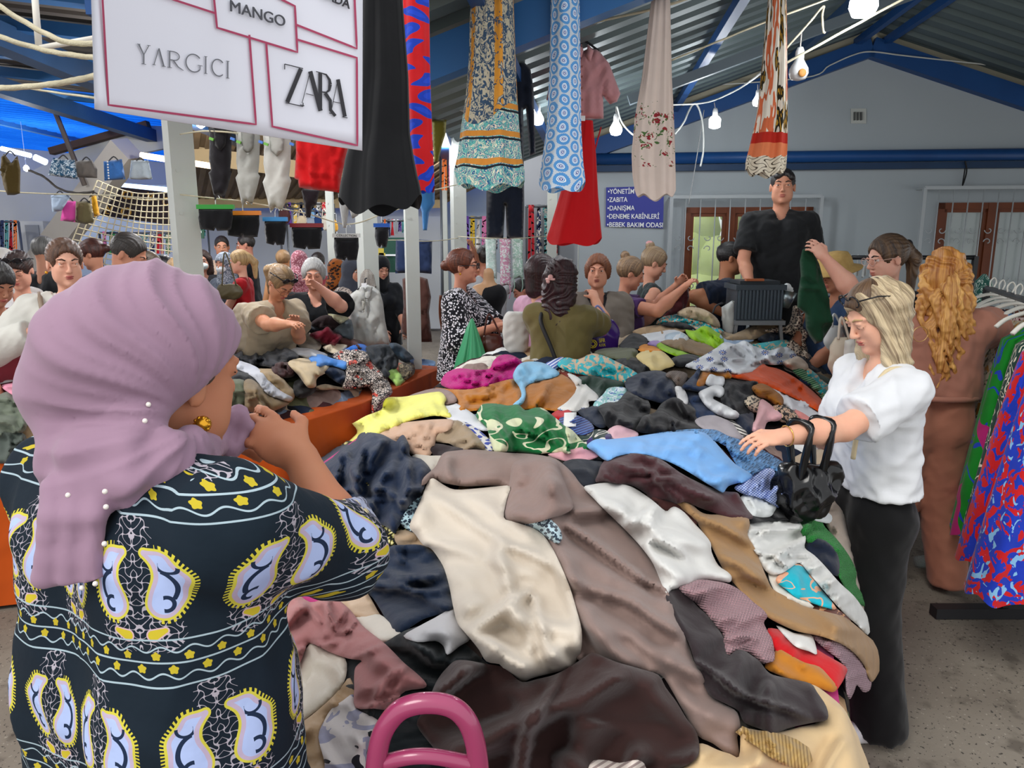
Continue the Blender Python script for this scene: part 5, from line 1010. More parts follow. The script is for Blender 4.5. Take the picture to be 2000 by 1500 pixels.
def hairvol(root, style, c, Fv, Lv, Uv, s, mat, h, male=False):
    A = [list(q) for q in zip(Fv, Lv, Uv)]; Q = lambda f, l, u: c + (Fv * f + Lv * l + Uv * u) * s; dn = Vector((0, 0, -1))
    ext = .8 if 'long' in style else .34; v = Vol(c - V3(.24, .24, ext), c + V3(.24, .24, .2), h)
    e = lambda f, l, u, r, kk=.02, mode='u': v.ell(Q(f, l, u), tuple(q * s for q in r), kk * s, mode, A)
    if style.startswith('scarf'):
        e(-.014, 0, .032, (.112, .092, .104), .02); v.cone(Q(-.01, 0, -.05), Q(-.02, 0, -.16), .085 * s, .105 * s, .05 * s); v.cone(Q(.02, 0, -.12), Q(.03, 0, -.2), .075 * s, .1 * s, .05 * s)
        e(.09, 0, -.02, (.062, .056, .072), .01, 's')
    elif style == 'bald': return
    else:
        t = -.006 if style == 'crop' else 0; e(-.014, 0, .036, (.106 + t, .085 + t, .096 + t), .02)
        if style in ('bob', 'auburn'):
            L = -.115 if style == 'bob' else -.03; w_ = 1 if style == 'bob' else .7
            for q in (-1, 1): v.cone(Q(-.015, q * .062, .03), Q(-.012, q * .07, L), .04 * s * w_, .028 * s * w_, .03 * s)
            v.cone(Q(-.05, 0, 0), Q(-.055, 0, L), .075 * s, .055 * s, .04 * s)
        if style.startswith('long'):
            E_ = {'longer': -.34, 'longest': -.56}.get(style, -.30)
            for q in (-1, -.4, .4, 1):
                b = Q(-.05, q * .05, -.02); v.cone(b, b + dn * (-E_ + .02 * q) * s + Lv * q * .02 * s, .05 * s, .034 * s, .035 * s)
            for q in (-1, 1): v.cone(Q(-.01, q * .065, .03), Q(-.02, q * .078, -.12), .038 * s, .034 * s, .03 * s)
        # face, ears
        if style == 'crop': e(.104, 0, -.025, (.070, .082, .108), .012, 's')
        elif style == 'auburn': e(.102, 0, -.04, (.074, .076, .108), .012, 's')
        elif style in ('bun', 'pony', 'highbun', 'longer', 'longest'): e(.106, 0, -.03, (.072, .080, .112), .012, 's')
        else: e(.100, 0, -.045, (.070, .080, .098), .012, 's')
        if style in ('short', 'crop', 'bun', 'pony', 'highbun'):
            for q in (-1, 1): e(.012, q * .088, -.022, (.030, .03, .040), .01, 's')
            v.cut(Q(0, 0, -.055 if not male else -.05), -Uv)
        if style == 'bun': v.ell(Q(-.125, 0, .01), (.036 * s, .036 * s, .036 * s), .02 * s)
        if style == 'highbun': v.ell(Q(-.088, 0, .115), .034 * s, .008 * s)
        if style == 'pony': v.cone(Q(-.11, 0, .04), Q(-.15, 0, -.03), .034 * s, .036 * s, .02 * s); p = Q(-.15, 0, -.03); v.cone(p, p + dn * .16 * s, .036 * s, .018 * s, .02 * s)
    def fn(vv, n):
        q = vv - np.array(c); a = np.arctan2(q @ np.array(Lv), q @ np.array(Uv)); st = np.sin(a * 34 + 3 * snoise(vv, 3, 6)) * .5 + .5
        amp = .0015 if style.startswith('scarf') else .0032; 
        if style in ('longest', 'longw'): st = np.sin(a * 9 + 6 * np.sin(q[:, 2] * 34) + 3 * snoise(vv, 3, 8)); amp = .007
        return vv + n * (amp * st * s)[:, None]
    vv, f = v.mesh()
    if not len(vv): return
    vv = fn(vv, vnormals(vv, f)); q = vv - np.array(c); uu = np.stack([np.arctan2(q @ np.array(Lv), -(q @ np.array(Fv)) + .05) * .1, q[:, 2]], 1)
    mk('headscarf' if style.startswith('scarf') else 'hair', vv, f, mat, root, uv=uu)
def person(label, px, top, Y, face, skin='c48a6c', hair='bun', hc=('2a1c16', '4a3324'), shirt=None, sleeve=.55, hem=.50, trousers=None, la=None, ra=None, lean=0, hp=10, hy=0, tilt=0, male=False, g=1.0, Hst=None,
           near=False, h=.008, wide=0.0, jacket=None, neckr=.055, neckd=.02, curl=(.6, .6), pole=(None, None), lod=0, wr=.006, eyes=True, handn=(None, None), sl_loose=0.0, seat=None, shoes='2b2b2e', mask=None, pxm_=None, hands=True, lip='a8584e', floor=0.0, legs=True, skirt=None, ttop=.55):
    T = P(px, top, Y); th = R(face); Fw = V3(math.cos(th), math.sin(th), 0); Lw = V3(-math.sin(th), math.cos(th), 0); Uz = V3(0, 0, 1)
    b = R(lean); hpit = R(lean * .5 + hp)
    # standing height that puts the top of the head where the photo has it
    hs_ = .136; nk = .118; nb = .30
    unit = .52 + nb * math.cos(b) + nk * math.cos(b * .7 + R(4)) + .074
    H = (T.z - floor) / unit if Hst is None else Hst
    fwd = (nb * math.sin(b) + nk * math.sin(b * .7 + R(6))) * H
    base = V3(T.x, T.y, 0) - Fw * (fwd - .01); base.z = floor if Hst is None else T.z - unit * H
    Sd = Fw * math.sin(b) + Uz * math.cos(b); Sf = Fw * math.cos(b) - Uz * math.sin(b)
    def TP(f, l, z): 
        if z <= .52: return base + (Fw * f + Lw * l + Uz * z) * H
        return base + Uz * .52 * H + (Sd * (z - .52) + Sf * f + Lw * l) * H
    neck = TP(-.004, 0, .82); hn = (Fw * math.sin(b * .7 + R(6)) + Uz * math.cos(b * .7 + R(6)))
    hc_ = neck + hn * nk * H; ang = th + R(hy); f0 = V3(math.cos(ang), math.sin(ang), 0); l0 = V3(-math.sin(ang), math.cos(ang), 0)
    Fv = (f0 * math.cos(hpit) - Uz * math.sin(hpit)); Uv = (f0 * math.sin(hpit) + Uz * math.cos(hpit)); tt = R(tilt)
    Lv = l0 * math.cos(tt) + Uv * math.sin(tt); Uv = Fv.cross(Lv); s = hs_ * H / .225
    Fv, Lv, Uv = Fv.normalized(), Lv.normalized(), Uv.normalized()
    root = empty('person', tuple(base)); root['_w'] = list(base); tag(root, label, 'person')
    sh = (.118 if male else .103) * (1 + (g - 1) * .35); ul, fl2 = .172 * H, .150 * H
    J = {}
    for k_, sd, tgt in (('l', 1, la), ('r', -1, ra)):
        S = TP(-.005, sd * sh, .797)
        if tgt is None: W_t = TP(.03, sd * (sh + .03), .49)
        elif tgt == 'cross': W_t = TP(.13, sd * .0, .62)
        elif tgt == 'front': W_t = TP(.2, sd * .07, .55)
        else: W_t = P(*tgt)
        pl = pole[0 if sd == 1 else 1]; pl = (-Sf * .6 + Lw * sd * .5 - Uz) if pl is None else Vector(pl)
        Eb, Wb = ik(S, W_t, ul, fl2, pl); J[k_] = (S, Eb, Wb)
    sk_ = hexrgb(skin); sm = skinm((min(255, sk_[0] * 1.06 + 5), min(255, sk_[1] * 1.10 + 5), min(255, sk_[2] * 1.13 + 5)))
    pts = [hc_ + Uz * .2, hc_ - Uz * .2, TP(.1, .15, .55), TP(-.1, -.15, .55)] + [q for k_ in 'lr' for q in J[k_]]
    lo = [min(p[i] for p in pts) - .17 for i in range(3)]; hi = [max(p[i] for p in pts) + .17 for i in range(3)]
    v = Vol(lo, hi, h)
    def torso(v, ex, k=.045, bust=True):
        for sd in (-1, 1):
            a = TP(.004, sd * .052, .755); w = TP(.002, sd * .042 * (1 + (g - 1) * .6), .63); hp_ = TP(-.004, sd * .048, .53)
            v.cone(a, w, (.063 if male else .058) * H * (1 + (g - 1) * .6) + ex, (.058 if male else .054) * H * g + ex, k); v.cone(w, hp_, (.058 if male else .054) * H * g + ex, .062 * H * (1 + (g - 1) * .7) + ex, k)
            v.cone(TP(-.008, sd * .03, .815), TP(-.006, sd * sh * .93, .798), .030 * H + ex * .6, .031 * H + ex, k)
            if not male and bust: v.ell(TP(.048, sd * .042, .722), .043 * H * (1 + (g - 1) * .5) + ex, .04)
    torso(v, -.014 if shirt or jacket else 0)
    v.cone(TP(-.012, 0, .80), hc_ + (Fv * -.012 - Uv * .05) * s, (.033 if male else .028) * H, (.031 if male else .026) * H, .03)
    shut = hp + lean * .5 >= 13; headvol(v, hc_, Fv, Lv, Uv, s, male, shut=shut)
    am = (1 + (g - 1) * .8) * (1.05 if male else 1.0)
    for i, k_ in enumerate('lr'):
        S, Eb, Wb = J[k_]; sd = 1 if k_ == 'l' else -1
        v.cone(S, Eb, .031 * H * am, .0245 * H * am, .02); m = Eb.lerp(Wb, .35); v.cone(Eb, m, .0245 * H * am, .0255 * H * am, .015); v.cone(m, Wb, .0255 * H * am, .0155 * H, .02)
        if hands:
            n = handn[i]; d = (Wb - Eb).normalized(); n = Vector(n) if n is not None else (Sf * .3 - Uz + Lw * (-sd) * .3 if abs(d.z) < .7 else -Lw * sd + Fw * .2)
            hand(v, Wb, d, n, .88 * H / 1.65 * (1.06 if male else 1), curl[i], side=(1 if Fw.cross(Uz).dot(Lw) < 0 else -1) * (1 if k_ == 'r' else -1))
    vmk('body', v, sm, root)
    if hair != 'bald': hairvol(root, hair, hc_, Fv, Lv, Uv, s, hc if not isinstance(hc, tuple) else hairm(*hc), max(h * .9, .006), male)
    if eyes: facebits(root, hc_, Fv, Lv, Uv, s, plain(hexrgb('2a1c14') if isinstance(hc, bpy.types.Material) else hexrgb(hc[0]), .8), not shut, lip=lip)
    if mask:
        m_ = Vol(hc_ - V3(.15, .15, .15), hc_ + V3(.15, .15, .15), h); A = [list(q) for q in zip(Fv, Lv, Uv)]; m_.ell(hc_ + (Fv * .05 - Uv * .045) * s, (.066 * s, .066 * s, .05 * s), .01, 'u', A); vmk('face_mask', m_, plain(mask, .8), root)
    def top_(name, mat, ex, sleeve, hem, neckr, neckd, op=None, loose=0.0):
        v = Vol(lo, [hi[0], hi[1], max(J['l'][0].z, J['r'][0].z, J['l'][1].z, J['r'][1].z) + .15], max(h, .009)); torso(v, ex, .05)
        if hem < .53:
            for sd in (-1, 1): v.cone(TP(0, sd * .048, .55), TP(0, sd * .05, hem - .03), .066 * H * g + ex, .068 * H * g + ex + .01 + loose, .05)
            v.cut(TP(0, 0, hem), (0, 0, -1))
        else: v.cut(TP(0, 0, hem), -Sd)
        for k_ in 'lr':
            S, Eb, Wb = J[k_]
            if sleeve <= 0: continue
            if sleeve <= 1: v.cone(S, S.lerp(Eb, sleeve), .034 * H * am + ex, .032 * H * am + ex * 1.3 + loose, .03, flat=True)
            else: v.cone(S, Eb, .034 * H * am + ex, .029 * H * am + ex + loose, .03); v.cone(Eb, Eb.lerp(Wb, sleeve - 1), .029 * H * am + ex + loose, .022 * H * am + ex + loose, .02, flat=True)
        v.cone(TP(.03, 0, .85), TP(.045, 0, .815 - neckd), neckr * .9, neckr * .8, .006, 's'); v.cone(TP(-.01, 0, .87), TP(.005, 0, .815), neckr, neckr, .006, 's')
        if sleeve == 0:
            for sd in (-1, 1): v.ell(TP(-.004, sd * (sh + .012), .80), (.045, .045, .075), .01, 's')
        if op:   # open front
            v.cone(TP(.09, 0, .80), TP(.09, 0, .48), op, op * 1.2, .01, 's')
        return vmk(name, v, mat, root, wr=wr, wf=8, uvc=np.array(TP(0, 0, .6)), seed=hash_(label) % 999)
    if shirt: top_('shirt' if not skirt else 'dress', shirt, .010 + sl_loose * .5, sleeve, hem, neckr, neckd, loose=sl_loose)
    if jacket: top_('jacket', jacket, .026, 1.85, .47, .075, .1, op=.055, loose=.01)
    if legs:
        tm = trousers or fab('20242c'); v = Vol([base.x - .35, base.y - .35, base.z - .02], [base.x + .35, base.y + .35, base.z + .68 * H], .013)
        for sd in (-1, 1):
            hp_ = TP(0, sd * .048, .50); kn = TP(.01, sd * .055, .28); an = TP(-.01, sd * (.055 + wide * .3), .035)
            v.cone(TP(0, sd * .040, ttop), hp_, .060 * H * g, .067 * H * g, .04); v.cone(hp_, kn, .060 * H * g, .040 * H * (1 + wide * 3), .03); v.cone(kn, an, .040 * H * (1 + wide * 3), .028 * H * (1 + wide * 7), .02)
        v.cut(TP(0, 0, .02), (0, 0, -1)); vmk('trousers', v, tm, root, wr=.004, uvc=np.array(base))
        for sd in (-1, 1):
            q = TP(.02, sd * (.055 + wide * .3), 0); v = Vol(q - V3(.2, .2, .03), q + V3(.2, .2, .15), .012); v.cone(q - Fw * .05 + Uz * .04, q + Fw * .16 + Uz * .03, .04, .034, .02); v.cut((0, 0, base.z), (0, 0, -1)); vmk('shoe', v, plain(shoes, .6), root)
    return dict(root=root, TP=TP, hc=hc_, F=Fv, L=Lv, U=Uv, s=s, J=J, H=H, Fw=Fw, Lw=Lw, Sf=Sf, base=base)
def glasses(p, col='2a2022', thick=.0022, up=0.0, dark=False):
    """spectacles; up > 0 pushes them onto the hair"""
    c, Fv, Lv, Uv, s = p['hc'], p['F'], p['L'], p['U'], p['s']; Q = lambda f, l, u: c + (Fv * f + Lv * l + Uv * u) * s; du, df = (.09, -.035) if up else (0, 0); mb = MB()
    M = Matrix((Fv, Lv, Uv)).transposed()
    for q in (-1, 1):
        ring = [Q(.108 + df, q * .034 + .026 * math.cos(a), .008 + du + .02 * math.sin(a)) for a in np.linspace(0, 6.283, 17)]; mb.tube(ring, thick, 6)
        mb.tube([Q(.104 + df, q * .06, .012 + du), Q(.05 + df, q * .088, .014 + du * .9), Q(-.01 + df, q * .09, .01 + du * .6)], thick, 6)
        if dark: mb.ball(Q(.107 + df, q * .034, .008 + du), (.003 * s, .026 * s, .02 * s), 12, 6, M)
    mb.tube([Q(.109 + df, -.008, .012 + du), Q(.112 + df, 0, .015 + du), Q(.109 + df, .008, .012 + du)], thick, 6)
    return mb.mk('sunglasses' if dark else 'glasses', plain(col, .25), p['root'], True)
def earring(p, side, col='d8a23a', r=.008):
    q = p['hc'] + (p['F'] * -.004 + p['L'] * side * .088 - p['U'] * .045) * p['s']; MB().ball(q, r, 12, 8).mk('earring', plain(col, .25, .9), p['root'], True)
def strap(p, pts, w=.02, col='5a3a2a', name='bag_strap'):
    """strap over the body: points are (forward, left, height) in body units"""
    q = curve([p['TP'](*a) for a in pts], 6); mb = MB(); mb.tube(q, w / 2, 6); o = mb.mk(name, plain(col, .6), p['root'], True); return o
def bag(name, label, px, py, Y, w, h, d, col, n=1, cat='bag', mat=None, handle=None, hcol=None, taper=.8, seed=1):
    """soft bag hanging from its handles; px, py is the middle of its mouth"""
    c = P(px, py, Y); v = Vol([c.x - w, c.y - d - .1, c.z - h - .06], [c.x + w, c.y + d + .1, c.z + .08], .009)
    v.ell((c.x, c.y, c.z - h * .62), (w * .5, d * .5, h * .42), .03); v.ell((c.x, c.y, c.z - h * .3), (w * .5 * taper, d * .42, h * .36), .04); v.cut((c.x, c.y, c.z - .01), (0, 0, 1))
    t = empty(name, (c.x, c.y, c.z - h)); tag(t, label, cat); vmk('bag_body', v, mat or fab(col), t, wr=.008, wf=7, seed=seed)
    if handle:
        a, b, top = handle; mb = MB(); mb.tube(curve([c + V3(a, -d * .3, -.02), c + V3((a + b) / 2 - .02, -d * .2, top), c + V3(b, -d * .3, -.02)], 8), .007, 6); mb.mk('handle', plain(hcol or col, .6), t, True)
    return t
blk = fab('15161a', wr=.4); jean = fab('2f4a72', 'denim', '4a6a96'); navy = fab('15213c'); 
# --- behind the big table
pa = person('woman in black and white floral blouse with auburn bun carrying a green plastic bag', 903, 487, 5.3, -12, 'c08468', 'bun', ('3a1c12', '7a3c22'), fab('16151c', 'petals', 'e8e4ea', 'caa890', .8), 1.35, .46, jean, la=(1000, 650, 5.1), ra=(962, 640, 5.0), hp=0, hy=5, g=1.12, sl_loose=.02, h=.008)
glasses(pa, '1c1416', .003); earring(pa, -1)
strap(pa, [(-.07, -.075, .82), (-.09, -.02, .72), (-.085, .06, .58), (-.04, .11, .52)], .02, '6a3a22')
bag('handbag', 'brown leather handbag held by the woman in the floral blouse', 960, 648, 4.95, .17, .22, .1, '4c2014', mat=plain('4a1f12', .35), handle=(-.05, .06, .12), seed=4)
person('man in white tee shirt seen from behind raising an arm by the hanging tops', 948, 478, 6.9, 95, 'a87055', 'crop', ('17120f', '2c221c'), fab('d3d5d8'), .6, .5, navy, ra=(925, 492, 6.8), la=(1005, 560, 7.0), hp=-5, male=True, pole=(None, (-1, 0, .6)), eyes=False)
pc = person('woman in pale pink tee shirt with short dark bob and white shoulder bag', 1058, 498, 4.95, 35, 'c99479', 'bob', ('1c0f12', '3a1a1c'), fab('cf9fb6'), .6, .48, jean, la=(1120, 640, 5.2), ra=(1060, 660, 4.9), hp=6, g=1.12)
glasses(pc, 'a08070', .0015); strap(pc, [(-.07, -.08, .79), (.02, -.10, .83), (.07, -.12, .72), (.0, -.15, .60)], .018, '7a2d38')
bag('tote_bag', 'white canvas tote bag on the shoulder of the woman in pink', 1008, 606, 4.75, .17, .30, .12, 'c9c6c0', taper=1.0, seed=5)
pe = person('older woman with short auburn hair in a grey brown jacket over black', 1168, 497, 5.25, 268, 'c98f72', 'auburn', ('5a2e1a', '8a5230'), fab('121318'), .3, .5, blk, la='front', ra='cross', hp=0, hy=-8, g=1.15, jacket=fab('6e655c'), lip='8e4a40')
pd = person('woman in olive green tee shirt seen from behind with long dark wavy hair', 1098, 503, 4.45, 62, 'c38a6a', 'longw', ('1b0d10', '3b191c'), fab('6b6039'), .62, .50, jean, ra=(1163, 585, 4.75), la=(1110, 640, 4.9), hp=4, hy=-8, g=1.06, sl_loose=.010, pole=(None, (.6, -.3, -1)), curl=(.6, 1.1))
strap(pd, [(.02, .07, .83), (-.078, .045, .79), (-.098, -.005, .70), (-.09, -.06, .58), (-.03, -.125, .5)], .024, '1d1b1c')
c, Fv, Lv, Uv, s = pd['hc'], pd['F'], pd['L'], pd['U'], pd['s']
mb = MB(); q = c + (Fv * -.13 - Uv * .01 - Lv * .0) * s; mb.bar(q - Lv * .03, q + Lv * .03, .012, .012); mb.ball(q + Uv * .012, .016, 8, 6); mb.ball(q - Uv * .014 + Lv * .015, .012, 8, 6); mb.mk('hair_clip', plain('d8a6a0', .3), pd['root'], True)
pf = person('woman in purple tee shirt holding up a maroon blouse over the pile', 1231, 503, 5.55, -2, 'c08467', 'highbun', ('4a382e', '9a7a58'), fab('4d3062'), .5, .46, blk, la=(1322, 556, 5.5), ra=(1335, 562, 5.2), hp=16, lean=8, g=1.15, curl=(1.0, 1.0))
pg = person('woman in dark patterned tank top with a claw clip behind the woman in purple', 1277, 484, 6.0, 0, 'c58f74', 'highbun', ('6a5240', '9c8464'), fab('1b2024', 'blotch', '31423f', s=.4), 0, .5, blk, la=(1308, 598, 6.0), ra=(1300, 600, 5.7), hp=24, g=1.1)
MB().ball(pg['hc'] + (pg['F'] * -.10 + pg['U'] * .13) * pg['s'], (.03, .03, .02), 8, 6).mk('hair_clip', plain('c98f90', .3), pg['root'], True)
ph = person('man in navy tee shirt with short black hair behind the white bag', 1428, 473, 5.9, -12, 'a8704e', 'crop', ('0f0d0e', '1f1b1c'), fab('131e33'), .75, .46, blk, la=(1450, 612, 6.0), ra=(1412, 612, 5.6), hp=10, hy=5, male=True, g=1.2, pole=(None, (-.8, -.5, -.6)), sl_loose=.015)
# young man standing on the stall
STZ = .42
pi_ = person('young man in black tee shirt standing high above the pile', 1531, 329, 5.75, 258, 'c0876a', 'crop', ('1a1515', '2e2724'), fab('1b1c1e'), .8, .475, fab('111113'), ra=(1466, 560, 5.5), la=(1592, 575, 5.7), hp=2, hy=-6, male=True, g=.95, sl_loose=.012, floor=STZ, curl=(.5, .35), pole=((.3, .6, 0), (-.3, .6, 0)), neckd=-.03)
mb = MB(); v = Vol(pi_['hc'] - V3(.15, .15, .05), pi_['hc'] + V3(.15, .15, .18), .007)
for k in range(26):
    rr = random.Random(k); a = rr.uniform(-1, 1); b = rr.uniform(-.6, 1); v.ell(pi_['hc'] + (pi_['F'] * (.075 * b) + pi_['L'] * .06 * a + pi_['U'] * (.105 - .03 * abs(a) - .02 * b * b)) * pi_['s'], .021, .01)
vmk('hair_curls', v, hairm('141011', '2c2523'), pi_['root'])
b_ = pi_['base']; t = empty('platform', (b_.x, b_.y, 0)); tag(t, 'low grey platform under the young man standing in the stall', 'platform')
MB().box((b_.x - .35, b_.y - .3, STZ - .04), (b_.x + .35, b_.y + .3, STZ)).mk('deck', plain('6a6a6a', .6), t)
for x in (-1, 1):
    for y in (-1, 1): MB().bar((b_.x + x * .3, b_.y + y * .25, 0), (b_.x + x * .3, b_.y + y * .25, STZ - .04), .04, .04, up=(1, 0, 0)).mk('leg', plain('7a7a7a', .4, .7), t)
# --- right side
pj_ = person('woman in black tee shirt with glasses holding up a dark green cloth', 1738, 460, 4.2, 192, 'cf9c84', 'pony', ('2b1f1b', '6a5036'), fab('17181c'), .62, .5, blk, la=(1612, 505, 4.05), hp=12, hy=-4, g=1.2, curl=(1.0, .8), pole=((0, 0, -1), None), h=.007, sl_loose=.01)
glasses(pj_, 'c9a79a', .0016); strap(pj_, [(.07, -.02, .76), (.0, .055, .845), (-.07, .075, .79), (-.08, .06, .7)], .04, 'd8cdb4')
q = pj_['hc'] + (pj_['F'] * -.125 + pj_['U'] * .05) * pj_['s']; MB().ball(q, (.025, .03, .03), 10, 8).mk('hair_tie', plain('141416', .8), pj_['root'], True)
py_ = person('woman in denim overalls and straw hat behind the green cloth', 1636, 500, 4.95, 200, 'a86f52', 'short', ('2a1c16', '4a3324'), fab('23344f', 'denim'), 0, .46, jean, la='front', ra='front', hp=14, g=1.1)
c = py_['hc'] + py_['U'] * .05
mb = MB(); mb.lathe(c, [(.165, -.03), (.17, -.02), (.115, .0), (.108, .05), (.09, .085), (.04, .1), (.005, .1)], 28, Matrix((py_['F'], py_['L'], py_['U'])).transposed()); mb.mk('straw_hat', mottled('c6a468', 'a8864c', 40, .9, 'straw'), py_['root'], True)
# --- left side and the far crowd
pm = person('woman in beige tee shirt with sunglasses on her head bending over the orange table', 545, 519, 5.2, -38, 'b9805f', 'pony', ('5a4430', 'a5855c'), fab('a89880'), .62, .46, fab('8b7f70'), la=(578, 628, 5.0), ra=(575, 636, 4.7), hp=34, lean=24, g=1.12, sl_loose=.02, h=.008)
glasses(pm, '131317', .004, up=1, dark=True); glasses(pm, '8a5a4a', .0016); strap(pm, [(.06, -.06, .7), (.03, -.085, .80), (-.05, -.08, .80), (-.07, -.10, .66), (-.02, -.14, .56)], .018, '5a3326')
bag('tote_bag', 'beige tote bag on the shoulder of the woman bending over the orange table', 490, 590, 5.2, .34, .36, .14, 'b3a590', taper=.8, seed=6)
pn = person('grey haired woman in black top touching her chest behind the orange table', 611, 505, 5.75, 292, 'c58e74', 'auburn', ('8a8886', 'b6b4b0'), fab('0e1013'), .8, .46, blk, la=(622, 560, 5.45), ra='cross', hp=14, hy=-10, g=1.28, sl_loose=.02, curl=(.7, .6), pole=((.9, -.2, -.8), None))
po = person('young woman in cream blazer with long brown hair at the left', 122, 468, 4.1, 300, 'cf9c82', 'pony', ('3a261c', '6e4c38'), fab('e4e2de'), .3, .5, fab('c8c2b8'), ra=(72, 645, 3.85), la='front', hp=8, hy=10, g=1.0, jacket=fab('dcdad2'), pole=(None, (-1, 0, -.4)), lip='9c4a48', h=.007)
earring(po, -1); strap(po, [(.125, -.06, .60), (.125, -.065, .72), (.075, -.075, .815), (-.02, -.08, .845)], .025, '8a7868')
pp = person('man in white polo shirt with short dark hair looking down at the left', 245, 456, 4.75, 8, 'b57c60', 'crop', ('1d1816', '332b26'), fab('cdd3dc'), .7, .48, navy, la='front', ra='front', hp=28, lean=8, male=True, g=1.2)
mb = MB(); ring = [pp['TP'](-.012 + .038 * math.cos(a), .045 * math.sin(a), .838 - .012 * math.cos(a)) for a in np.linspace(0, 6.283, 21)]; mb.tube(ring, .011, 8); mb.mk('collar', plain('dfe3ea', .8), pp['root'], True)
pq = person('dark haired woman with sunglasses on her head at the left edge', 32, 492, 5.0, 285, 'c08a70', 'short', ('1a100e', '3a1e16'), fab('e0dcdc'), .6, .5, navy, la='front', ra='cross', hp=22); glasses(pq, '121216', .004, up=1, dark=True)
person('man in black shirt with grey hair seen from behind at the left', 84, 462, 6.4, 75, 'a8755a', 'crop', ('3a3836', '6a6866'), fab('17181b'), .6, .5, navy, male=True, eyes=False, h=.011)
person('woman in white headscarf at the left edge of the photo', 2, 487, 5.6, 300, 'c08a70', 'scarf', fab('d6d0c8'), fab('c8bfb8'), 1.8, .5, navy, h=.011)
person('dark haired woman with cream skirt cut off by the left edge', -12, 512, 4.2, -30, 'a8755a', 'short', ('12100f', '241d1a'), fab('8d3a44'), .6, .5, fab('cdc4b6'), la='front', ra='front', hp=24, lean=12, h=.010)
person('girl in blue denim jacket with hair tied up behind the netting', 178, 468, 6.6, 185, 'bb8264', 'bun', ('2c1512', '5a2c20'), fab('3a587a', 'denim'), 1.8, .5, jean, la='front', ra='front', hp=20, h=.011)
person('woman with blonde fringe and dark clipped hair behind the mauve headscarf', 284, 492, 5.6, 20, 'c08a70', 'highbun', ('1d1713', '57442e'), fab('4a4650'), .6, .5, navy, hp=20, h=.011)
person('dark haired shopper beside the tall grey post', 318, 500, 6.2, 100, 'b07a60', 'short', ('100e0f', '211c1c'), fab('2a2528'), .6, .5, navy, h=.012, eyes=False)
person('shopper with fair hair in a floral blouse just left of the grey post', 345, 505, 5.4, 120, 'c99a80', 'short', ('8a6a4a', 'b8986c'), fab('b8202c', 'petals', 'e8e0da', s=.8), .6, .5, navy, h=.012, eyes=False)
person('woman in black with a white face mask behind the netting post', 394, 489, 8.4, 285, 'c08a70', 'longer', ('1c1210', '3a241c'), fab('15161a'), 1.6, .5, blk, la='cross', mask='cfdcda', h=.012, hp=5)
person('masked woman in a grey patterned headscarf', 437, 494, 8.2, 250, 'c08a70', 'scarf', fab('5c6470', 'leopard', 'a8b0ba', '2c3038', .8), fab('444a55'), 1.8, .5, blk, la='front', mask='d4dce0', h=.012)
pr = person('woman in red tee shirt with blonde ponytail and olive shoulder bag', 467, 489, 7.8, 190, 'cb977c', 'pony', ('8a6a44', 'c8a874'), fab('a3151c'), .5, .47, jean, la='front', ra='front', hp=10, h=.011, g=1.05)
bag('shoulder_bag', 'olive leather bag on the arm of the woman in the red tee shirt', 447, 553, 7.4, .26, .16, .08, '544a30', mat=plain('544a30', .5), handle=(-.06, .08, .3), taper=.9)
person('bearded man in beige tee shirt in the far aisle', 432, 461, 9.4, 290, 'b07a5c', 'crop', ('15110f', '2a211c'), fab('b49c88'), .6, .5, navy, male=True, h=.013, la='cross', ra='cross')
person('bearded man in black with a cream towel round his neck', 479, 458, 9.5, 195, 'a8705a', 'crop', ('15110f', '2a211c'), fab('141519'), .9, .5, navy, male=True, h=.013, la='front')
person('woman in a black and tan halter top seen from behind', 552, 489, 9.0, 90, 'c98f5e', 'short', ('8c6a48', 'a8865c'), fab('16151a'), 0, .5, jean, h=.013, eyes=False)
person('woman in a pink patterned shawl seen from behind', 584, 491, 8.2, 90, 'c08a70', 'scarf', fab('9c5a66', 'petals', 'd9a9b2', s=1), fab('a85a66', 'petals', 'd9b0b6', s=1), 1.8, .5, navy, h=.012, eyes=False)
person('woman in grey headscarf and beige floral tunic near the white blouse', 686, 506, 7.2, 330, 'c08a70', 'scarf', fab('3b3e48'), fab('b9a99c', 'petals', '4a4044', s=1), 1.8, .42, blk, la='front', ra='front', h=.011, hp=12)
person('woman in a leopard shawl in the middle distance', 657, 507, 7.8, 60, 'c08a70', 'scarf', fab('8a4a18', 'leopard', '1a1210', '1a1210', 1.4), fab('8a4a18', 'leopard', '1a1210', '1a1210', 1.4), 1.8, .42, blk, h=.012, eyes=False)
person('woman in black headscarf and black dress beside the green board', 744, 501, 7.6, 300, 'c08a70', 'scarf', fab('0d0f14'), fab('0d0f14'), 1.3, .42, blk, la='front', ra='front', h=.011, hp=22)
person('bearded man with short hair leaning behind the hanging tops', 1020, 546, 6.9, 200, 'a8705a', 'crop', ('15110f', '2a211c'), fab('3a3e46'), .6, .5, navy, male=True, h=.011, hp=20, lean=12)
person('woman in a dark top seen between the white blouse and the floral tunic', 620, 494, 8.8, 100, 'a8755a', 'short', ('17110f', '2c211c'), fab('7a3038'), .6, .5, navy, h=.013, eyes=False)
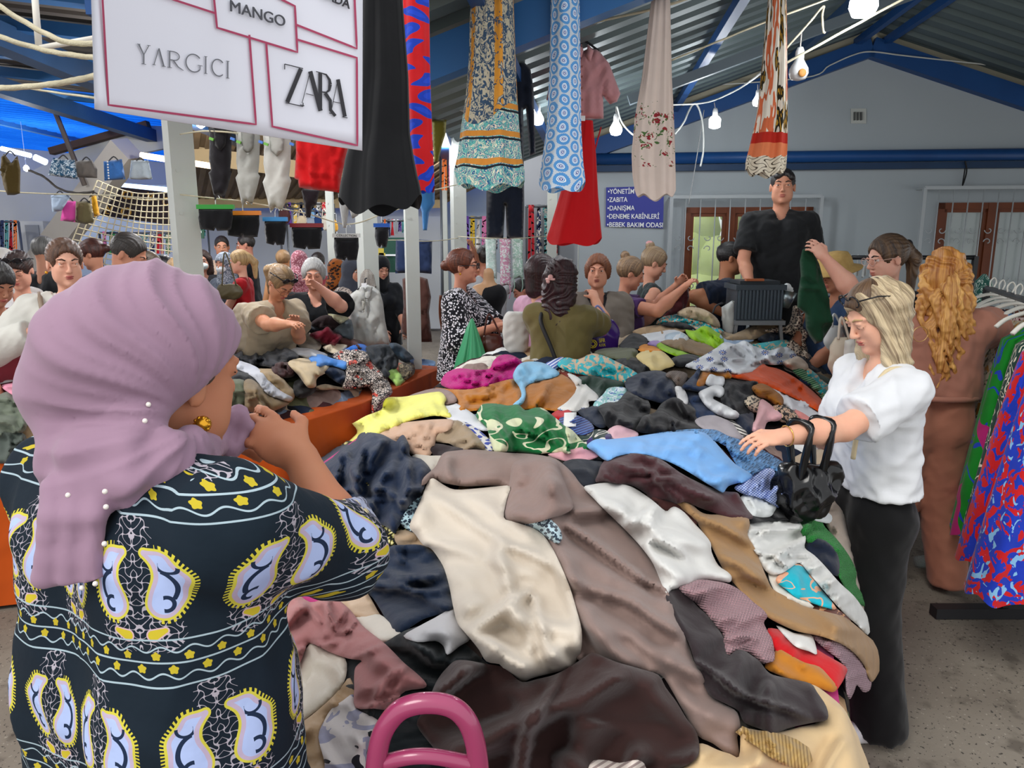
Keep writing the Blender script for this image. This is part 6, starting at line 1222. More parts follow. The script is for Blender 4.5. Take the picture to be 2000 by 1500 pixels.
# ---------------- the three nearest women ----------------
wt = fab('eceef2', wr=.35)
def blonde():
    global L_
    L_ = person('blonde woman in white tee shirt and wide black trousers reaching over the pile', 1722, 549, 2.5, 183, 'd4a184', 'bald', ('b89a6c', 'e0cfa4'), wt, .8, .56, fab('0c0c0e', wr=.2), ra=(1565, 850, 2.6), la=(1512, 858, 2.15), lean=3, hp=26, hy=3, g=1.02, h=.0055, wide=.15, sl_loose=.012, pole=((.2, -.1, -1), None), curl=(.75, .6), shoes='e4e4e6', neckr=.05, wr=.009)
    c, Fv, Lv, Uv, s, root = L_['hc'], L_['F'], L_['L'], L_['U'], L_['s'], L_['root']; Q = lambda f, l, u: c + (Fv * f + Lv * l + Uv * u) * s; A = [list(q) for q in zip(Fv, Lv, Uv)]
    v = Vol(c - V3(.25, .25, .34), c + V3(.25, .25, .2), .0055); v.ell(Q(-.016, 0, .036), (.110 * s, .090 * s, .098 * s), .02, 'u', A)
    dn = V3(.12, 0, -1)
    for q in (-1, 1):
        v.cone(Q(-.005, q * .066, .03), Q(.0, q * .078, .0) + dn * .17 * s, .036 * s, .030 * s, .03 * s); v.cone(Q(-.04, q * .06, .03), Q(-.04, q * .066, 0) + dn * .19 * s, .05 * s, .038 * s, .03 * s)
    v.cone(Q(-.07, 0, .02), Q(-.075, 0, 0) + dn * .19 * s, .06 * s, .045 * s, .04 * s)
    v.ell(Q(.106, 0, -.035), (.068 * s, .076 * s, .115 * s), .012, 's', A); v.cut(c + dn * .185 * s, dn)
    vv, f = v.mesh(); n = vnormals(vv, f); q = vv - np.array(c); a = np.arctan2(q @ np.array(Lv), q @ np.array(Uv)); fa = q @ np.array(Fv)
    vv = vv + n * (.004 * np.sin(fa * 210 + 4 * snoise(vv, 3, 5)) * s + .003 * snoise(vv, 8, 20))[:, None]
    m, b = newmat('blonde_streaked_hair', .42, .5); u_, v_ = uvxy(); nn = E(tex('Noise', vec(u_ * 230, v_ * 7), 1.0, detail=3)); n2 = E(tex('Noise', vec(u_ * 45, v_ * 3), 1.0)); h_ = nn * .5 + n2 * .5
    t_ = E.op('MULTIPLY', E.op('SUBTRACT', h_, .40), 5.0); t_ = mn(mx(t_, 0.0), 1.0); col = mixc(t_, '7a664e', 'cbb794')
    sx = E.nt.nodes.new('ShaderNodeSeparateXYZ'); E.nt.links.new(obco(), sx.inputs[0])
    setcol(b, col); bump(b, nn, .8, .008)
    mk('hair', vv, f, m, root, uv=np.stack([fa, q[:, 2]], 1))
    # dark roots over the crown
    v = Vol(c - V3(.2, .2, .1), c + V3(.2, .2, .2), .0055); v.ell(Q(-.004, 0, .048), (.101 * s, .070 * s, .092 * s), .01, 'u', A); v.ell(Q(.106, 0, -.035), (.072 * s, .082 * s, .118 * s), .01, 's', A); v.cut(Q(-.01, 0, .06), -Uv)
    vmk('hair_roots', v, hairm('2f2118', '6a4e34'), root)
    glasses(L_, '141416', .0028, up=1)
    st_ = strap(L_, [(.10, .10, .66), (.085, .098, .74), (.03, .085, .835), (-.04, .082, .825), (-.072, .075, .79)], .016, 'cbb995')
    q = L_['TP'](.06, .098, .80); MB().bar(q - V3(.02, 0, 0), q + V3(.02, 0, .006), .012, .02).mk('strap_buckle', plain('d6c9a0', .3, .6), st_)
    w, d = L_['J']['l'][2], (L_['J']['l'][2] - L_['J']['l'][1]).normalized(); pp_ = w - d * .02; sd_ = d.cross(V3(0, 0, 1)).normalized(); up_ = sd_.cross(d)
    MB().tube([pp_ + (sd_ * math.cos(a) + up_ * math.sin(a)) * .031 for a in np.linspace(0, 6.283, 21)], .0022, 6).mk('bracelet', plain('d9a860', .25, .9), root, True)
blonde()
K_ = person('woman with very long curly ginger hair in dusty rose jumpsuit seen from behind', 1850, 487, 3.55, 78, 'd09c7c', 'longest', ('8a4a18', 'd69a4c'), fab('a4705e', wr=.4), .3, .595, fab('9d6853', wr=.4), ra=(1938, 655, 3.9), la=(1800, 640, 3.9), hp=4, g=1.12, h=.0065, ttop=.61, wide=.14, sl_loose=.02, pole=(None, (1, -.2, .1)), eyes=False, shoes='6a4034')
TPk = K_['TP']
mb = MB(); ring = [TPk(.088 * math.cos(a) - .0, .118 * math.sin(a), .60) for a in np.linspace(0, 6.283, 33)]; mb.tube(ring, .014, 8); mb.mk('waist_seam', fab('a4705e', wr=.4), K_['root'], True)
mb = MB(); q = TPk(-.08, .075, .80); mb.tube([q + V3(.035 * math.cos(a), -.01, -.03 + .035 * math.sin(a)) for a in np.linspace(0, 6.283, 17)], .002, 5); mb.mk('necklace', plain('d9b070', .3, .8), K_['root'], True)
# curls hanging loose
v = Vol(K_['hc'] - V3(.3, .3, .75), K_['hc'] + V3(.3, .3, .2), .006)
for k in range(26):
    rr = random.Random(k + 3); a = rr.uniform(-1, 1); c = K_['hc'] + K_['L'] * (.10 * a) + K_['F'] * (-.085 + .05 * abs(a)) + V3(0, 0, .06 - .05 * abs(a)); L = rr.uniform(.45, .62) * (1 - .25 * abs(a)); p0 = c; ph_ = rr.uniform(0, 6)
    for j in range(1, 19):
        t = j / 18; o = .016 * math.sin(ph_ + j * 1.15); o2 = .012 * math.cos(ph_ + j * 1.15)
        p1 = c + V3(0, 0, -L * t) + K_['L'] * (a * .05 * t + o) + K_['F'] * (-.055 * math.sin(min(1, t * 2.2) * 1.57) + o2); v.cone(p0, p1, .0125 * (1.1 - .55 * t), .0125 * (1.1 - .55 * (t + .05)), .006); p0 = p1
vmk('hair_curls', v, hairm('92521c', 'e6b062', .5), K_['root'])

def paisley():
    m, b = newmat('paisley_print', .85, .2); u, v = uvxy(); wob = E(tex('Noise', vec(u, v), 7)) * .02; PW, PH = .150, .205
    vv = v / PH + wob; row = fl(vv); y0 = (fr(vv) - .60) * PH; uu = u / PW + row * .5 + wob; x0 = (fr(uu) - .5) * PW; x = ab(x0); y = y0
    def cone(ax, ay, bx, by, ra, rb):
        dx, dy = bx - ax, by - ay; L = dx * dx + dy * dy; px = x - ax; py = y - ay; t = mn(mx((px * dx + py * dy) / L, 0.0), 1.0); return hy(px - t * dx, py - t * dy) - (t * (rb - ra) + ra)
    K = 230.0; ex = lambda q: E.op('EXPONENT', q * (-K)); sm_ = lambda *qs: E.op('LOGARITHM', sum((ex(q) for q in qs[1:]), ex(qs[0])), 2.718282) * (-1.0 / K)
    d = sm_(cone(.031, -.027, .036, -.016, .019, .019), cone(.036, -.016, .040, .008, .019, .015), cone(.040, .008, .030, .030, .015, .010), cone(.030, .030, .014, .037, .009, .005)) + .003
    ang = at2(y, x - .030); spk = sn(ang * 46.0); bd = hy(x - .028, y)
    bgc = mixc(tex('Noise', obco(), 5), '14222c', '101a26'); col = bgc
    # scribbled stems between the drops and around them
    sw = ab(sn(x * 420 + sn(y * 330) * 1.7) + sn(y * 380 + sn(x * 300) * 1.5)); reg = (hy(x * 1.0, (y + .008) * .75) < .036) + (hy(x - .02, (y + .062) * 1.3) < .034) + (hy(x * .8, (y - .058)) < .020)
    col = mixc((sw < .26) * mn(reg, 1.0), col, 'a9a2ac')
    col = mixc((d < .0085) * (spk > .1) * (x > .026), col, 'c9bd3c'); col = mixc(d < .0042, col, 'c8bf46'); col = mixc(d < .0012, col, 'b7a6bd'); col = mixc(d + .0035 < 0.0, col, 'a9b9e2')
    ring = lambda cx, cy, r, w: ab(hy(x - cx, y - cy) - r) - w
    s1 = mx(ring(.034, -.027, .0085, .0024), (.0 - (x - .031))); s2 = mx(mx(ring(.022, -.008, .0245, .0026), .030 - x), ab(y + .004) - .018); s3 = mx(mx(ring(.036, .024, .0095, .0018), y - .026), .028 - x)
    col = mixc(mn(mn(s1, s2), s3) < 0.0, col, '1b2a44')
    lf = cone(.016, -.066, .030, -.060, .0065, .003); col = mixc(lf < .0018, col, 'c6a6ae'); col = mixc(lf < 0.0, col, 'c3b02e')
    # flowered bands
    yb = y + .100; 
    for q, k in ((-.016, 90), (0.0, 0), (.016, 90), (-.028, 0), (.028, 0)):
        ln = ab(yb - q + (sn(u * 180) * .0035 if k else 0.0)); col = mixc(ln < .0011, col, '9fb2bb')
    y2 = y - (PH - .100)
    for q, k in ((-.016, 90), (-.028, 0), (0.0, 0)):
        ln = ab(y2 - q + (sn(u * 180) * .0035 if k else 0.0)); col = mixc(ln < .0011, col, '9fb2bb')
    for yy, off in ((y + .092, .0), (y + .108, .5), (y2 + .008, .25)):
        fx = (fr(u / .036 + off) - .5) * .036; r = hy(fx, yy); fa = at2(yy, fx); col = mixc(r < .0050 + sn(fa * 5) * .0007, col, 'b9a62c')
    setcol(b, col); bump(b, E(tex('Noise', obco(), 40)), .4, .004); return m
def mauve():
    m_p = paisley(); m_s = fab('97798d', wr=.2, rough=.7); sk = skinm('bd8463')
    N0 = P(272, 905, .97); tf = R(60); Ft = V3(math.cos(tf), math.sin(tf), 0); Lt = V3(-math.sin(tf), math.cos(tf), 0); Uz = V3(0, 0, 1)
    base = V3(N0.x, N0.y, 0); root = empty('person', tuple(base)); tag(root, 'woman in mauve headscarf and navy paisley blouse with her back to the camera', 'person')
    hc = P(318, 734, 1.02); hf = R(60); f0 = V3(math.cos(hf), math.sin(hf), 0); l0 = V3(-math.sin(hf), math.cos(hf), 0); pt = R(6); Fv = f0 * math.cos(pt) - Uz * math.sin(pt); Uv = f0 * math.sin(pt) + Uz * math.cos(pt); Lv = l0; s = 1.03
    Q = lambda f, l, u: hc + (Fv * f + Lv * l + Uv * u) * s; A = [list(q) for q in zip(Fv, Lv, Uv)]; T = lambda f, l, z: base + Ft * f + Lt * l + Uz * z
    SR = T(0, -.185, 1.40); ER = P(676, 1082, 1.08); WR = P(588, 895, 1.15); SL = T(0, .185, 1.40); WL = P(420, 850, 1.26); EL, WL = ik(SL, WL, .27, .25, (-.6, .5, -1))
    v = Vol([base.x - .42, base.y - .3, .86], [base.x + .62, base.y + .6, 1.78], .0055)
    for sd in (-1, 1): v.cone(T(0, sd * .08, 1.32), T(0, sd * .08, .9), .09, .10, .05); v.cone(T(0, sd * .05, 1.42), T(0, sd * .16, 1.39), .045, .05, .04)
    v.cone(T(0, 0, 1.38), hc + (Fv * -.015 - Uv * .05) * s, .062, .052, .03); headvol(v, hc, Fv, Lv, Uv, s, shut=True)
    for S, E_, W in ((SR, ER, WR), (SL, EL, WL)):
        v.cone(S, E_, .05, .042, .02); m_ = E_.lerp(W, .35); v.cone(E_, m_, .042, .043, .015); v.cone(m_, W, .043, .026, .02)
    d = (P(500, 832, 1.17) - WR).normalized(); hand(v, WR, d, (-.1, .75, -.6), .95, .95, side=-1); d2 = (P(470, 845, 1.27) - WL).normalized(); hand(v, WL, d2, (.2, -.5, -.6), .92, .9, side=1)
    vmk('body', v, sk, root)
    facebits(root, hc, Fv, Lv, Uv, s, plain('3a2a22', .8), False)
    v = Vol(hc - V3(.2, .2, .2), hc + V3(.2, .2, .2), .006); v.ell(Q(-.012, 0, .028), (.099 * s, .078 * s, .088 * s), .01, 'u', A); v.ell(Q(.1, 0, -.02), (.08 * s, .1 * s, .1 * s), .01, 's', A); v.cut(Q(0, 0, -.05), -Uv); vmk('hair', v, hairm('2a1f1a', '4a3a30'), root)
    # headscarf
    v = Vol([hc.x - .36, hc.y - .34, 1.16], [hc.x + .26, hc.y + .26, 1.76], .005); v.ell(Q(-.012, 0, .034), (.120 * s, .094 * s, .100 * s), .02, 'u', A); v.cut(Q(.0, 0, .016), Fv * .55 - Uv * .83)
    v.cone(P(300, 655, .99), P(220, 705, .96), .084, .086, .05); v.cone(P(220, 705, .96), P(160, 772, .96), .086, .070, .05); v.cone(P(160, 772, .96), P(165, 850, .95), .070, .045, .04)
    for a_, b_, r1, r2 in ((P(290, 765, .93), P(268, 830, .90), .022, .026), (P(268, 830, .90), P(225, 900, .87), .026, .03), (P(150, 820, .93), P(130, 885, .90), .045, .035), (P(225, 840, .9), P(165, 890, .87), .03, .032)): v.cone(a_, b_, r1, r2, .02)
    c1 = [P(105, 870, .96), P(112, 905, .90), P(160, 945, .86), P(250, 940, .85), P(325, 918, .88), P(370, 903, .93), P(398, 893, .98)]
    for k, (a, b_) in enumerate(zip(c1[:-1], c1[1:])):
        v.cone(a, b_, .024 - .001 * k, .022 - .001 * k, .012); v.cone(a - V3(0, -.004, .030), b_ - V3(0, -.008, .022), .019 - .001 * k, .017 - .001 * k, .012); v.cone(a + V3(0, .01, .028), b_ + V3(0, .012, .014), .020, .015, .014)
    c1 = [P(150, 950, .85), P(150, 1010, .832), P(142, 1080, .825), P(138, 1130, .822)]
    for k, (a, b_) in enumerate(zip(c1[:-1], c1[1:])):
        for o in (-.024, .0, .024): v.cone(a + V3(o, 0, 0), b_ + V3(o * (1.05 + .05 * k), 0, 0), .0155, .0155, .007)
    v.cut(P(150, 1140, .82), (.15, 0, -1))
    k0 = np.array(Q(-.03, -.07, -.04)); Ln = np.array(Lv); Fn = np.array(Fv); Un = np.array(Uv)
    def fn(vv, n):
        q = vv - k0; r = np.linalg.norm(q, axis=1); a = np.arctan2(q @ Un, q @ Fn); hd = sstep(1.40, 1.47, vv[:, 2])
        w = a * 1.9 + .5 * snoise(vv, 4, 3); tri_ = 1 - np.abs(2 * ((w * 1.15) % 1) - 1); fold = (tri_ ** 1.5 * 1.0 + .45 * (1 - np.abs(2 * ((w * 2.7 + .3) % 1) - 1)) ** 2) * .014 * sstep(.02, .09, r) * sstep(.30, .13, r) * hd * (.55 + .6 * snoise(vv, 21, 2))
        low = (1 - hd) * .0016 * snoise(vv * [1, 1, 2.2], 5, 12); big = .005 * snoise(vv, 6, 5)
        return vv + n * (fold + low + big)[:, None]
    vmk('headscarf', v, m_s, root, fn=fn)
    v = Vol(P(400, 900, 1.0) - V3(.1, .2, .1), P(500, 820, 1.3) + V3(.1, .15, .1), .005); c1 = [P(400, 892, 1.0), P(425, 868, 1.12), P(436, 845, 1.15), P(452, 818, 1.16), P(470, 812, 1.17), P(480, 836, 1.17), P(468, 862, 1.16), P(448, 880, 1.14)]
    for a, b_ in zip(c1[:-1], c1[1:]): v.cone(a, b_, .015, .014, .008)
    vmk('scarf_end', v, m_s, root, wr=.004, wf=25)
    q = Q(-.004, -.088, -.055); mb = MB(); mb.ball(q, .0115, 14, 10); 
    for k in range(10): a = k * .628; mb.ball(q + V3(.0095 * math.cos(a), -.004, .0095 * math.sin(a)), .003, 6, 4)
    mb.mk('earring', plain('d59a2c', .25, .9), root, True)
    for k, (x, y, dd) in enumerate([(290, 790, .885), (283, 822, .875), (270, 848, .87), (112, 965, .835), (133, 967, .83), (205, 960, .815), (207, 990, .812), (204, 1062, .808), (160, 1148, .815), (186, 1140, .81), (92, 1140, .815)]):
        MB().ball(P(x, y, dd), .0032, 8, 6).mk('bead', plain('e8e0d8', .3), root, True)
    # blouse
    v = Vol([base.x - .4, base.y - .34, .80], [base.x + .45, base.y + .42, 1.52], .006)
    for sd in (-1, 1):
        v.cone(T(-.005, sd * .085, 1.34), T(-.005, sd * .088, 1.12), .115, .122, .06); v.cone(T(-.005, sd * .088, 1.12), T(0, sd * .11, .78), .122, .15, .06); v.cone(T(-.01, sd * .05, 1.425), T(-.005, sd * .175, 1.395), .055, .066, .05)
    m_ = ER.lerp(WR, .30); v.cone(SR, ER, .073, .066, .04); v.cone(ER, m_, .066, .056, .03, flat=True); m_ = EL.lerp(WL, .3); v.cone(SL, EL, .07, .062, .04); v.cone(EL, m_, .062, .054, .03, flat=True)
    v.cut((0, 0, .82), (0, 0, -1)); v.cone(T(0, 0, 1.42), T(0, 0, 1.6), .075, .08, .01, 's')
    vmk('blouse', v, m_p, root, wr=.007, wf=6, uvc=np.array(T(0, 0, 1.1)), seed=12)
    m_ = ER.lerp(WR, .27); dd = (WR - ER).normalized(); v = Vol(m_ - V3(.12, .12, .12), m_ + V3(.12, .12, .12), .005); v.cone(m_ - dd * .03, m_ + dd * .022, .066, .060, .01, flat=True); v.cone(m_, m_ + dd * .1, .044, .044, .004, 's'); vmk('cuff', v, fab('9aa0b8', 'blotch', '4a4a5c', 'c8b88a', .5), root, wr=.004, wf=18)
    v = Vol([base.x - .35, base.y - .35, 0], [base.x + .35, base.y + .35, .86], .013)
    for sd in (-1, 1): v.cone(T(0, sd * .09, .82), T(0, sd * .1, .05), .13, .10, .05)
    v.cut((0, 0, .03), (0, 0, -1)); vmk('trousers', v, fab('1a1e26'), root)
    for sd in (-1, 1): q = T(.05, sd * .1, 0); v = Vol(q - V3(.2, .2, 0), q + V3(.2, .2, .12), .012); v.cone(q - Ft * .1 + Uz * .04, q + Ft * .08 + Uz * .035, .045, .04); v.cut((0, 0, 0), (0, 0, -1)); vmk('shoe', v, plain('2a2422', .6), root)
mauve()
# ---------------- hanging clothes, banner, lamps and goods ----------------
def drape(name, label, rows, Y, mat, nf=9, amp=.12, depth=.3, hem=.012, cat=None, parent=None, seed=1, uvs=1.0, lobes=1, group=None):
    """gathered garment hanging in folds: rows are (photo row, left, right)"""
    rows = sorted(rows); ys = np.linspace(rows[0][0], rows[-1][0], 46); xl = np.interp(ys, [r[0] for r in rows], [r[1] for r in rows]); xr = np.interp(ys, [r[0] for r in rows], [r[2] for r in rows])
    N = 120; t = np.arange(N) / N * 2 * np.pi; V = []; UV = []; wmax = max((P(b, y, Y) - P(a, y, Y)).length for a, b, y in zip(xl, xr, ys))
    rs = np.random.RandomState(seed); ph = rs.uniform(0, 6, 4)
    for k, (y, a, b) in enumerate(zip(ys, xl, xr)):
        A, B = P(a, y, Y), P(b, y, Y); c = (A + B) / 2; w = (B - A).length / 2; q = k / 45
        f = 1 + .5 * amp * np.sin(2 * t + q * 2 + ph[1]) + amp * (.6 + .4 * q) * np.sin(nf * t + .6 * np.sin(2 * t + ph[2]) + ph[0] + .8 * np.sin(q * 3 + ph[1])) + amp * .5 * np.sin((nf * 1.7) // 1 * t + ph[2] + q * 2)
        x = c.x + w * np.cos(t) * (.93 + .07 * f); yy = Y + min(depth, w * .75) * np.sin(t) * f + amp * .25 * w * np.sin(nf * t * .5 // 1 + ph[3])
        z = c.z + (hem * (.6 * np.sin(nf * t + ph[0]) + .7 * np.sin(2 * t + ph[3])) * sstep(.85, 1, q)); V.append(np.stack([x, yy, np.full(N, 0) + z], 1)); UV.append(np.stack([t / (2 * np.pi) * wmax * 2.2 * uvs, np.full(N, c.z) * uvs], 1))
    V = np.vstack(V); UV = np.vstack(UV); m = len(ys); f = [(i * N + k, (i + 1) * N + k, (i + 1) * N + (k + 1) % N, i * N + (k + 1) % N) for i in range(m - 1) for k in range(N)]
    o = mk(name, V, f, mat, parent, uv=UV)
    if parent is None: tag(o, label, cat or name.replace('_', ' '), group)
    return o
def flat(name, label, poly, Y, mat, thick=.02, fold=.006, wl=.05, step=6, cat=None, parent=None, smooth=0, seed=3, group=None, lean=0.0):
    """hanging garment with a front, a back and soft thickness"""
    vs, fs, bi, dist = sheet(poly, step, smooth); px = pxm(Y, vs[:, 1].mean()); dm = dist * px; x = vs[:, 0] * px; y = vs[:, 1] * px; Q = np.stack([x, y * .3], 1)
    pf = thick * (1 - np.exp(-dm / .012)); fo = fold * (1 - np.abs(np.sin(np.pi * x / wl + 1.5 * snoise(Q, seed, 3)))) * np.clip(dm / .02, 0, 1) + 1.2 * fold * foldlines(np.stack([x, y], 1), seed + int(abs(poly[0][0])), wl * 1.5) * np.clip(dm / .02, 0, 1) + fold * .6 * snoise(Q * [1, 2], seed + 2, 9) * np.clip(dm / .02, 0, 1)
    def pt(q, off): p = P(q[0], q[1], Y); return (p.x, p.y + off + lean * (q[1] - vs[:, 1].min()) * px, p.z)
    n = len(vs); bs = set(bi); Vf = [pt(q, -a - b) for q, a, b in zip(vs, pf, fo)]; Vb = [pt(q, a * .8 - b) for q, a, b in zip(vs, pf, fo)]
    f = [tuple(q) for q in fs]; g_ = [tuple((i if i in bs else i + n) for i in q[::-1]) for q in fs]
    a, b, c = [Vector(Vf[i]) for i in f[0][:3]]
    if (b - a).cross(c - a).y > 0: f = [q[::-1] for q in f]; g_ = [q[::-1] for q in g_]
    uv = np.stack([x, -y], 1); o = mk(name, np.array(Vf + Vb), f + g_, mat, parent, uv=np.vstack([uv, uv]))
    if parent is None: tag(o, label, cat or name.replace('_', ' '), group)
    return o
# --- white banner, bent, with red frames and shop names
Yb = lambda x: float(np.interp(x, [150, 190, 320, 447, 580, 700, 720], [.965, 1.0, 1.13, 1.25, 1.345, 1.415, 1.425]))
BP = lambda x, y, off=0.0: (lambda p: p + (V3(0, 0, CAMZ) - p).normalized() * off)(P(x, y, Yb(x)))
t = empty('banner', BP(450, 250)); tag(t, 'large white banner with red frames and black shop names at the upper left', 'banner')
def bottom(x): return float(np.interp(x, [185, 188, 708], [213, 214, 294]))
xs = np.linspace(181, 707, 28); V = []
for sgn in (0, .006):
    for x in xs:
        for k in range(13):
            yb = bottom(x); yt = -120; y = yt + (yb - yt) * k / 12; xx = x + (k / 12 - .65) * (10 if x < 300 else 6) * (1 if x < 450 else -.2); V.append(tuple(P(xx, y, Yb(x)) + V3(0, sgn, 0)))
n = len(xs) * 13; f = [(i * 13 + k, i * 13 + k + 1, (i + 1) * 13 + k + 1, (i + 1) * 13 + k) for i in range(len(xs) - 1) for k in range(12)]
rim = [i * 13 for i in range(len(xs))] + [(len(xs) - 1) * 13 + k for k in range(1, 13)] + [i * 13 + 12 for i in range(len(xs) - 2, -1, -1)] + [k for k in range(11, 0, -1)]
f += [tuple(q + n for q in g_[::-1]) for g_ in f] + [(rim[i], rim[(i + 1) % len(rim)], rim[(i + 1) % len(rim)] + n, rim[i] + n) for i in range(len(rim))]
m_ban = mottled('e3e4ee', 'dcdde8', 1.5, .5, 'vinyl_banner', .02); mk('banner_sheet', V, f, m_ban, t)
m_red = plain('a63a5c', .6); m_ink = plain('2b2a30', .6); m_grey = plain('6b6d74', .6)
def stroke(pts, w, m, name, taper=None):
    """flat inked line on the banner; w in photo pixels"""
    d = []
    for a, b in zip(pts[:-1], pts[1:]):
        L = math.hypot(b[0] - a[0], b[1] - a[1]); k = max(1, int(L / 12))
        d += [(a[0] + (b[0] - a[0]) * i / k, a[1] + (b[1] - a[1]) * i / k) for i in range(k)]
    d.append(pts[-1]); v = []
    for i, p in enumerate(d):
        q = d[min(i + 1, len(d) - 1)]; r = d[max(i - 1, 0)]; dx, dy = q[0] - r[0], q[1] - r[1]; L = math.hypot(dx, dy) + 1e-9; ww = w if taper is None else w + (taper - w) * i / (len(d) - 1)
        for s_ in (-1, 1):
            for o in (.0035, .0042): v.append(tuple(BP(p[0] - dy / L * ww / 2 * s_, p[1] + dx / L * ww / 2 * s_, o)))
    f = []
    for i in range(len(d) - 1):
        a = i * 4; b = a + 4; f += [(a, a + 1, b + 1, b), (a + 1, a + 3, b + 3, b + 1), (a + 3, a + 2, b + 2, b + 3), (a + 2, a, b, b + 2)]
    f += [(0, 2, 3, 1), (len(v) - 4, len(v) - 3, len(v) - 1, len(v) - 2)]
    return mk(name, v, f, m, t, smooth=False)
for pts in ([(197, -60), (212, 205), (500, 243), (487, 68)], [(300, -16), (335, -2), (421, 26)], [(412, -60), (424, 54), (581, 102), (576, 12), (540, -6)], [(520, 84), (532, 247), (698, 284), (697, 113), (580, 77)], [(690, -60), (697, 95), (578, 48)]):
    stroke(pts, 4.2, m_red, 'red_frame_line')
def glyph(box, strokes, m, name):
    """box: (x left, x right, top left y, bottom left y, top right y, bottom right y); strokes in the unit square"""
    xl, xr, tl, bl, tr, br = box; v = []; f = []
    for st in strokes:
        w0 = st[0]; w1 = st[1]; pp = [(xl + (xr - xl) * x, (tl + (tr - tl) * x) * y + (bl + (br - bl) * x) * (1 - y)) for x, y in st[2:]]; m_ = len(pp)
        b0 = len(v)
        for i, p in enumerate(pp):
            q = pp[min(i + 1, m_ - 1)]; r = pp[max(i - 1, 0)]; dx, dy = q[0] - r[0], q[1] - r[1]; L = math.hypot(dx, dy) + 1e-9; ww = w0 + (w1 - w0) * i / max(1, m_ - 1)
            for s_ in (-1, 1):
                for o in (.0035, .0042): v.append(tuple(BP(p[0] - dy / L * ww / 2 * s_, p[1] + dx / L * ww / 2 * s_, o)))
        for i in range(m_ - 1):
            a = b0 + i * 4; b = a + 4; f += [(a, a + 1, b + 1, b), (a + 1, a + 3, b + 3, b + 1), (a + 3, a + 2, b + 2, b + 3), (a + 2, a, b, b + 2)]
    mk(name, v, f, m, t, smooth=False)
arc = lambda cx, cy, rx, ry, a0, a1, n=14: [(cx + rx * math.cos(R(a0 + (a1 - a0) * i / n)), cy + ry * math.sin(R(a0 + (a1 - a0) * i / n))) for i in range(n + 1)]
T1 = 1.6
LT = {'Y': [(3, 2, (.05, 1), (.5, .48)), (T1, T1, (.95, 1), (.5, .48)), (2.4, 2.4, (.5, .5), (.5, 0)), (1.2, 1.2, (-.1, 1), (.2, 1)), (1.2, 1.2, (.8, 1), (1.1, 1)), (1.2, 1.2, (.3, 0), (.7, 0))],
      'A': [(T1, T1, (.5, 1), (.08, 0)), (2.8, 2.8, (.5, 1), (.92, 0)), (1.2, 1.2, (-.05, 0), (.22, 0)), (1.2, 1.2, (.75, 0), (1.08, 0))],
      'R': [(2.4, 2.4, (.15, 1), (.15, 0)), (1.8, 1.8, (.15, 1), *arc(.42, .74, .36, .26, 90, -90), (.15, .48)), (2.6, 1.2, (.38, .48), (.7, .12), (1.05, -.05)), (1.2, 1.2, (0, 0), (.3, 0)), (1.2, 1.2, (0, 1), (.15, 1))],
      'G': [(2.2, 2.2, *arc(.52, .5, .48, .5, 40, 320, 20)), (1.6, 1.6, (.9, .18), (.9, .42)), (1.2, 1.2, (.75, .42), (1.05, .42))], 'C': [(2.2, 2.2, *arc(.52, .5, .48, .5, 45, 315, 20))],
      'I': [(2.2, 2.2, (.5, 1), (.5, 0)), (1.2, 1.2, (0, 1), (1, 1)), (1.2, 1.2, (0, 0), (1, 0))]}
for ch, b in (('Y', (270, 292, 86, 123, 89, 127)), ('A', (299, 322, 92, 126, 97, 130)), ('R', (327, 357, 99, 131, 104, 136)), ('G', (362, 394, 103, 138, 109, 143)), ('I', (399, 405, 110, 143, 111, 144)), ('C', (413, 439, 113, 146, 119, 151)), ('I', (442, 448, 119, 152, 120, 153))):
    glyph(b, LT[ch], m_grey, 'letter')
glyph((556, 592, 125, 200, 134, 208), [(1.8, 1.8, (0, 1), (1.0, 1)), (8.5, 8.5, (.88, .98), (.14, .02)), (1.8, 1.8, (.05, 0), (1.0, 0)), (1.8, 1.8, (0, 1), (0, .86)), (1.8, 1.8, (1.0, 0), (1.0, .1))], m_ink, 'letter')
glyph((590, 628, 134, 207, 143, 217), [(8.5, 8.5, (.42, .98), (.95, .0)), (1.3, 1.3, (.42, .98), (.0, .08)), (1.3, 1.3, (.2, .36), (.6, .36)), (1.6, 1.6, (-.1, .02), (.12, .02))], m_ink, 'letter')
glyph((619, 655, 140, 214, 150, 225), [(7.5, 7.5, (.18, 1), (.18, .05)), (1.5, 7, (.18, 1), (.5, .99), (.68, .88), (.72, .76)), (7, 1.5, (.72, .76), (.66, .6), (.5, .52), (.18, .5)), (7, 6, (.45, .5), (.72, .34), (.74, .1), (1.0, -.02)), (1.6, 1.6, (-.05, 1), (.2, 1))], m_ink, 'letter')
glyph((643, 677, 152, 222, 158, 230), [(7.5, 7.5, (.5, 1), (.9, .02)), (1.3, 1.3, (.5, 1), (.1, .05)), (1.3, 1.3, (.22, .36), (.68, .36)), (1.6, 1.6, (0, .02), (.2, .02)), (1.6, 1.6, (.75, 0), (1.05, 0))], m_ink, 'letter')
bpt = lambda x, y: BP(x, y, .004)
text('MANGO', 23, 447, 21, 554, 52, bpt, plain('4a4b52', .6), t, off=.0); text('PRADA', 19, 612, -12, 681, 17, bpt, m_ink, t, off=.012)
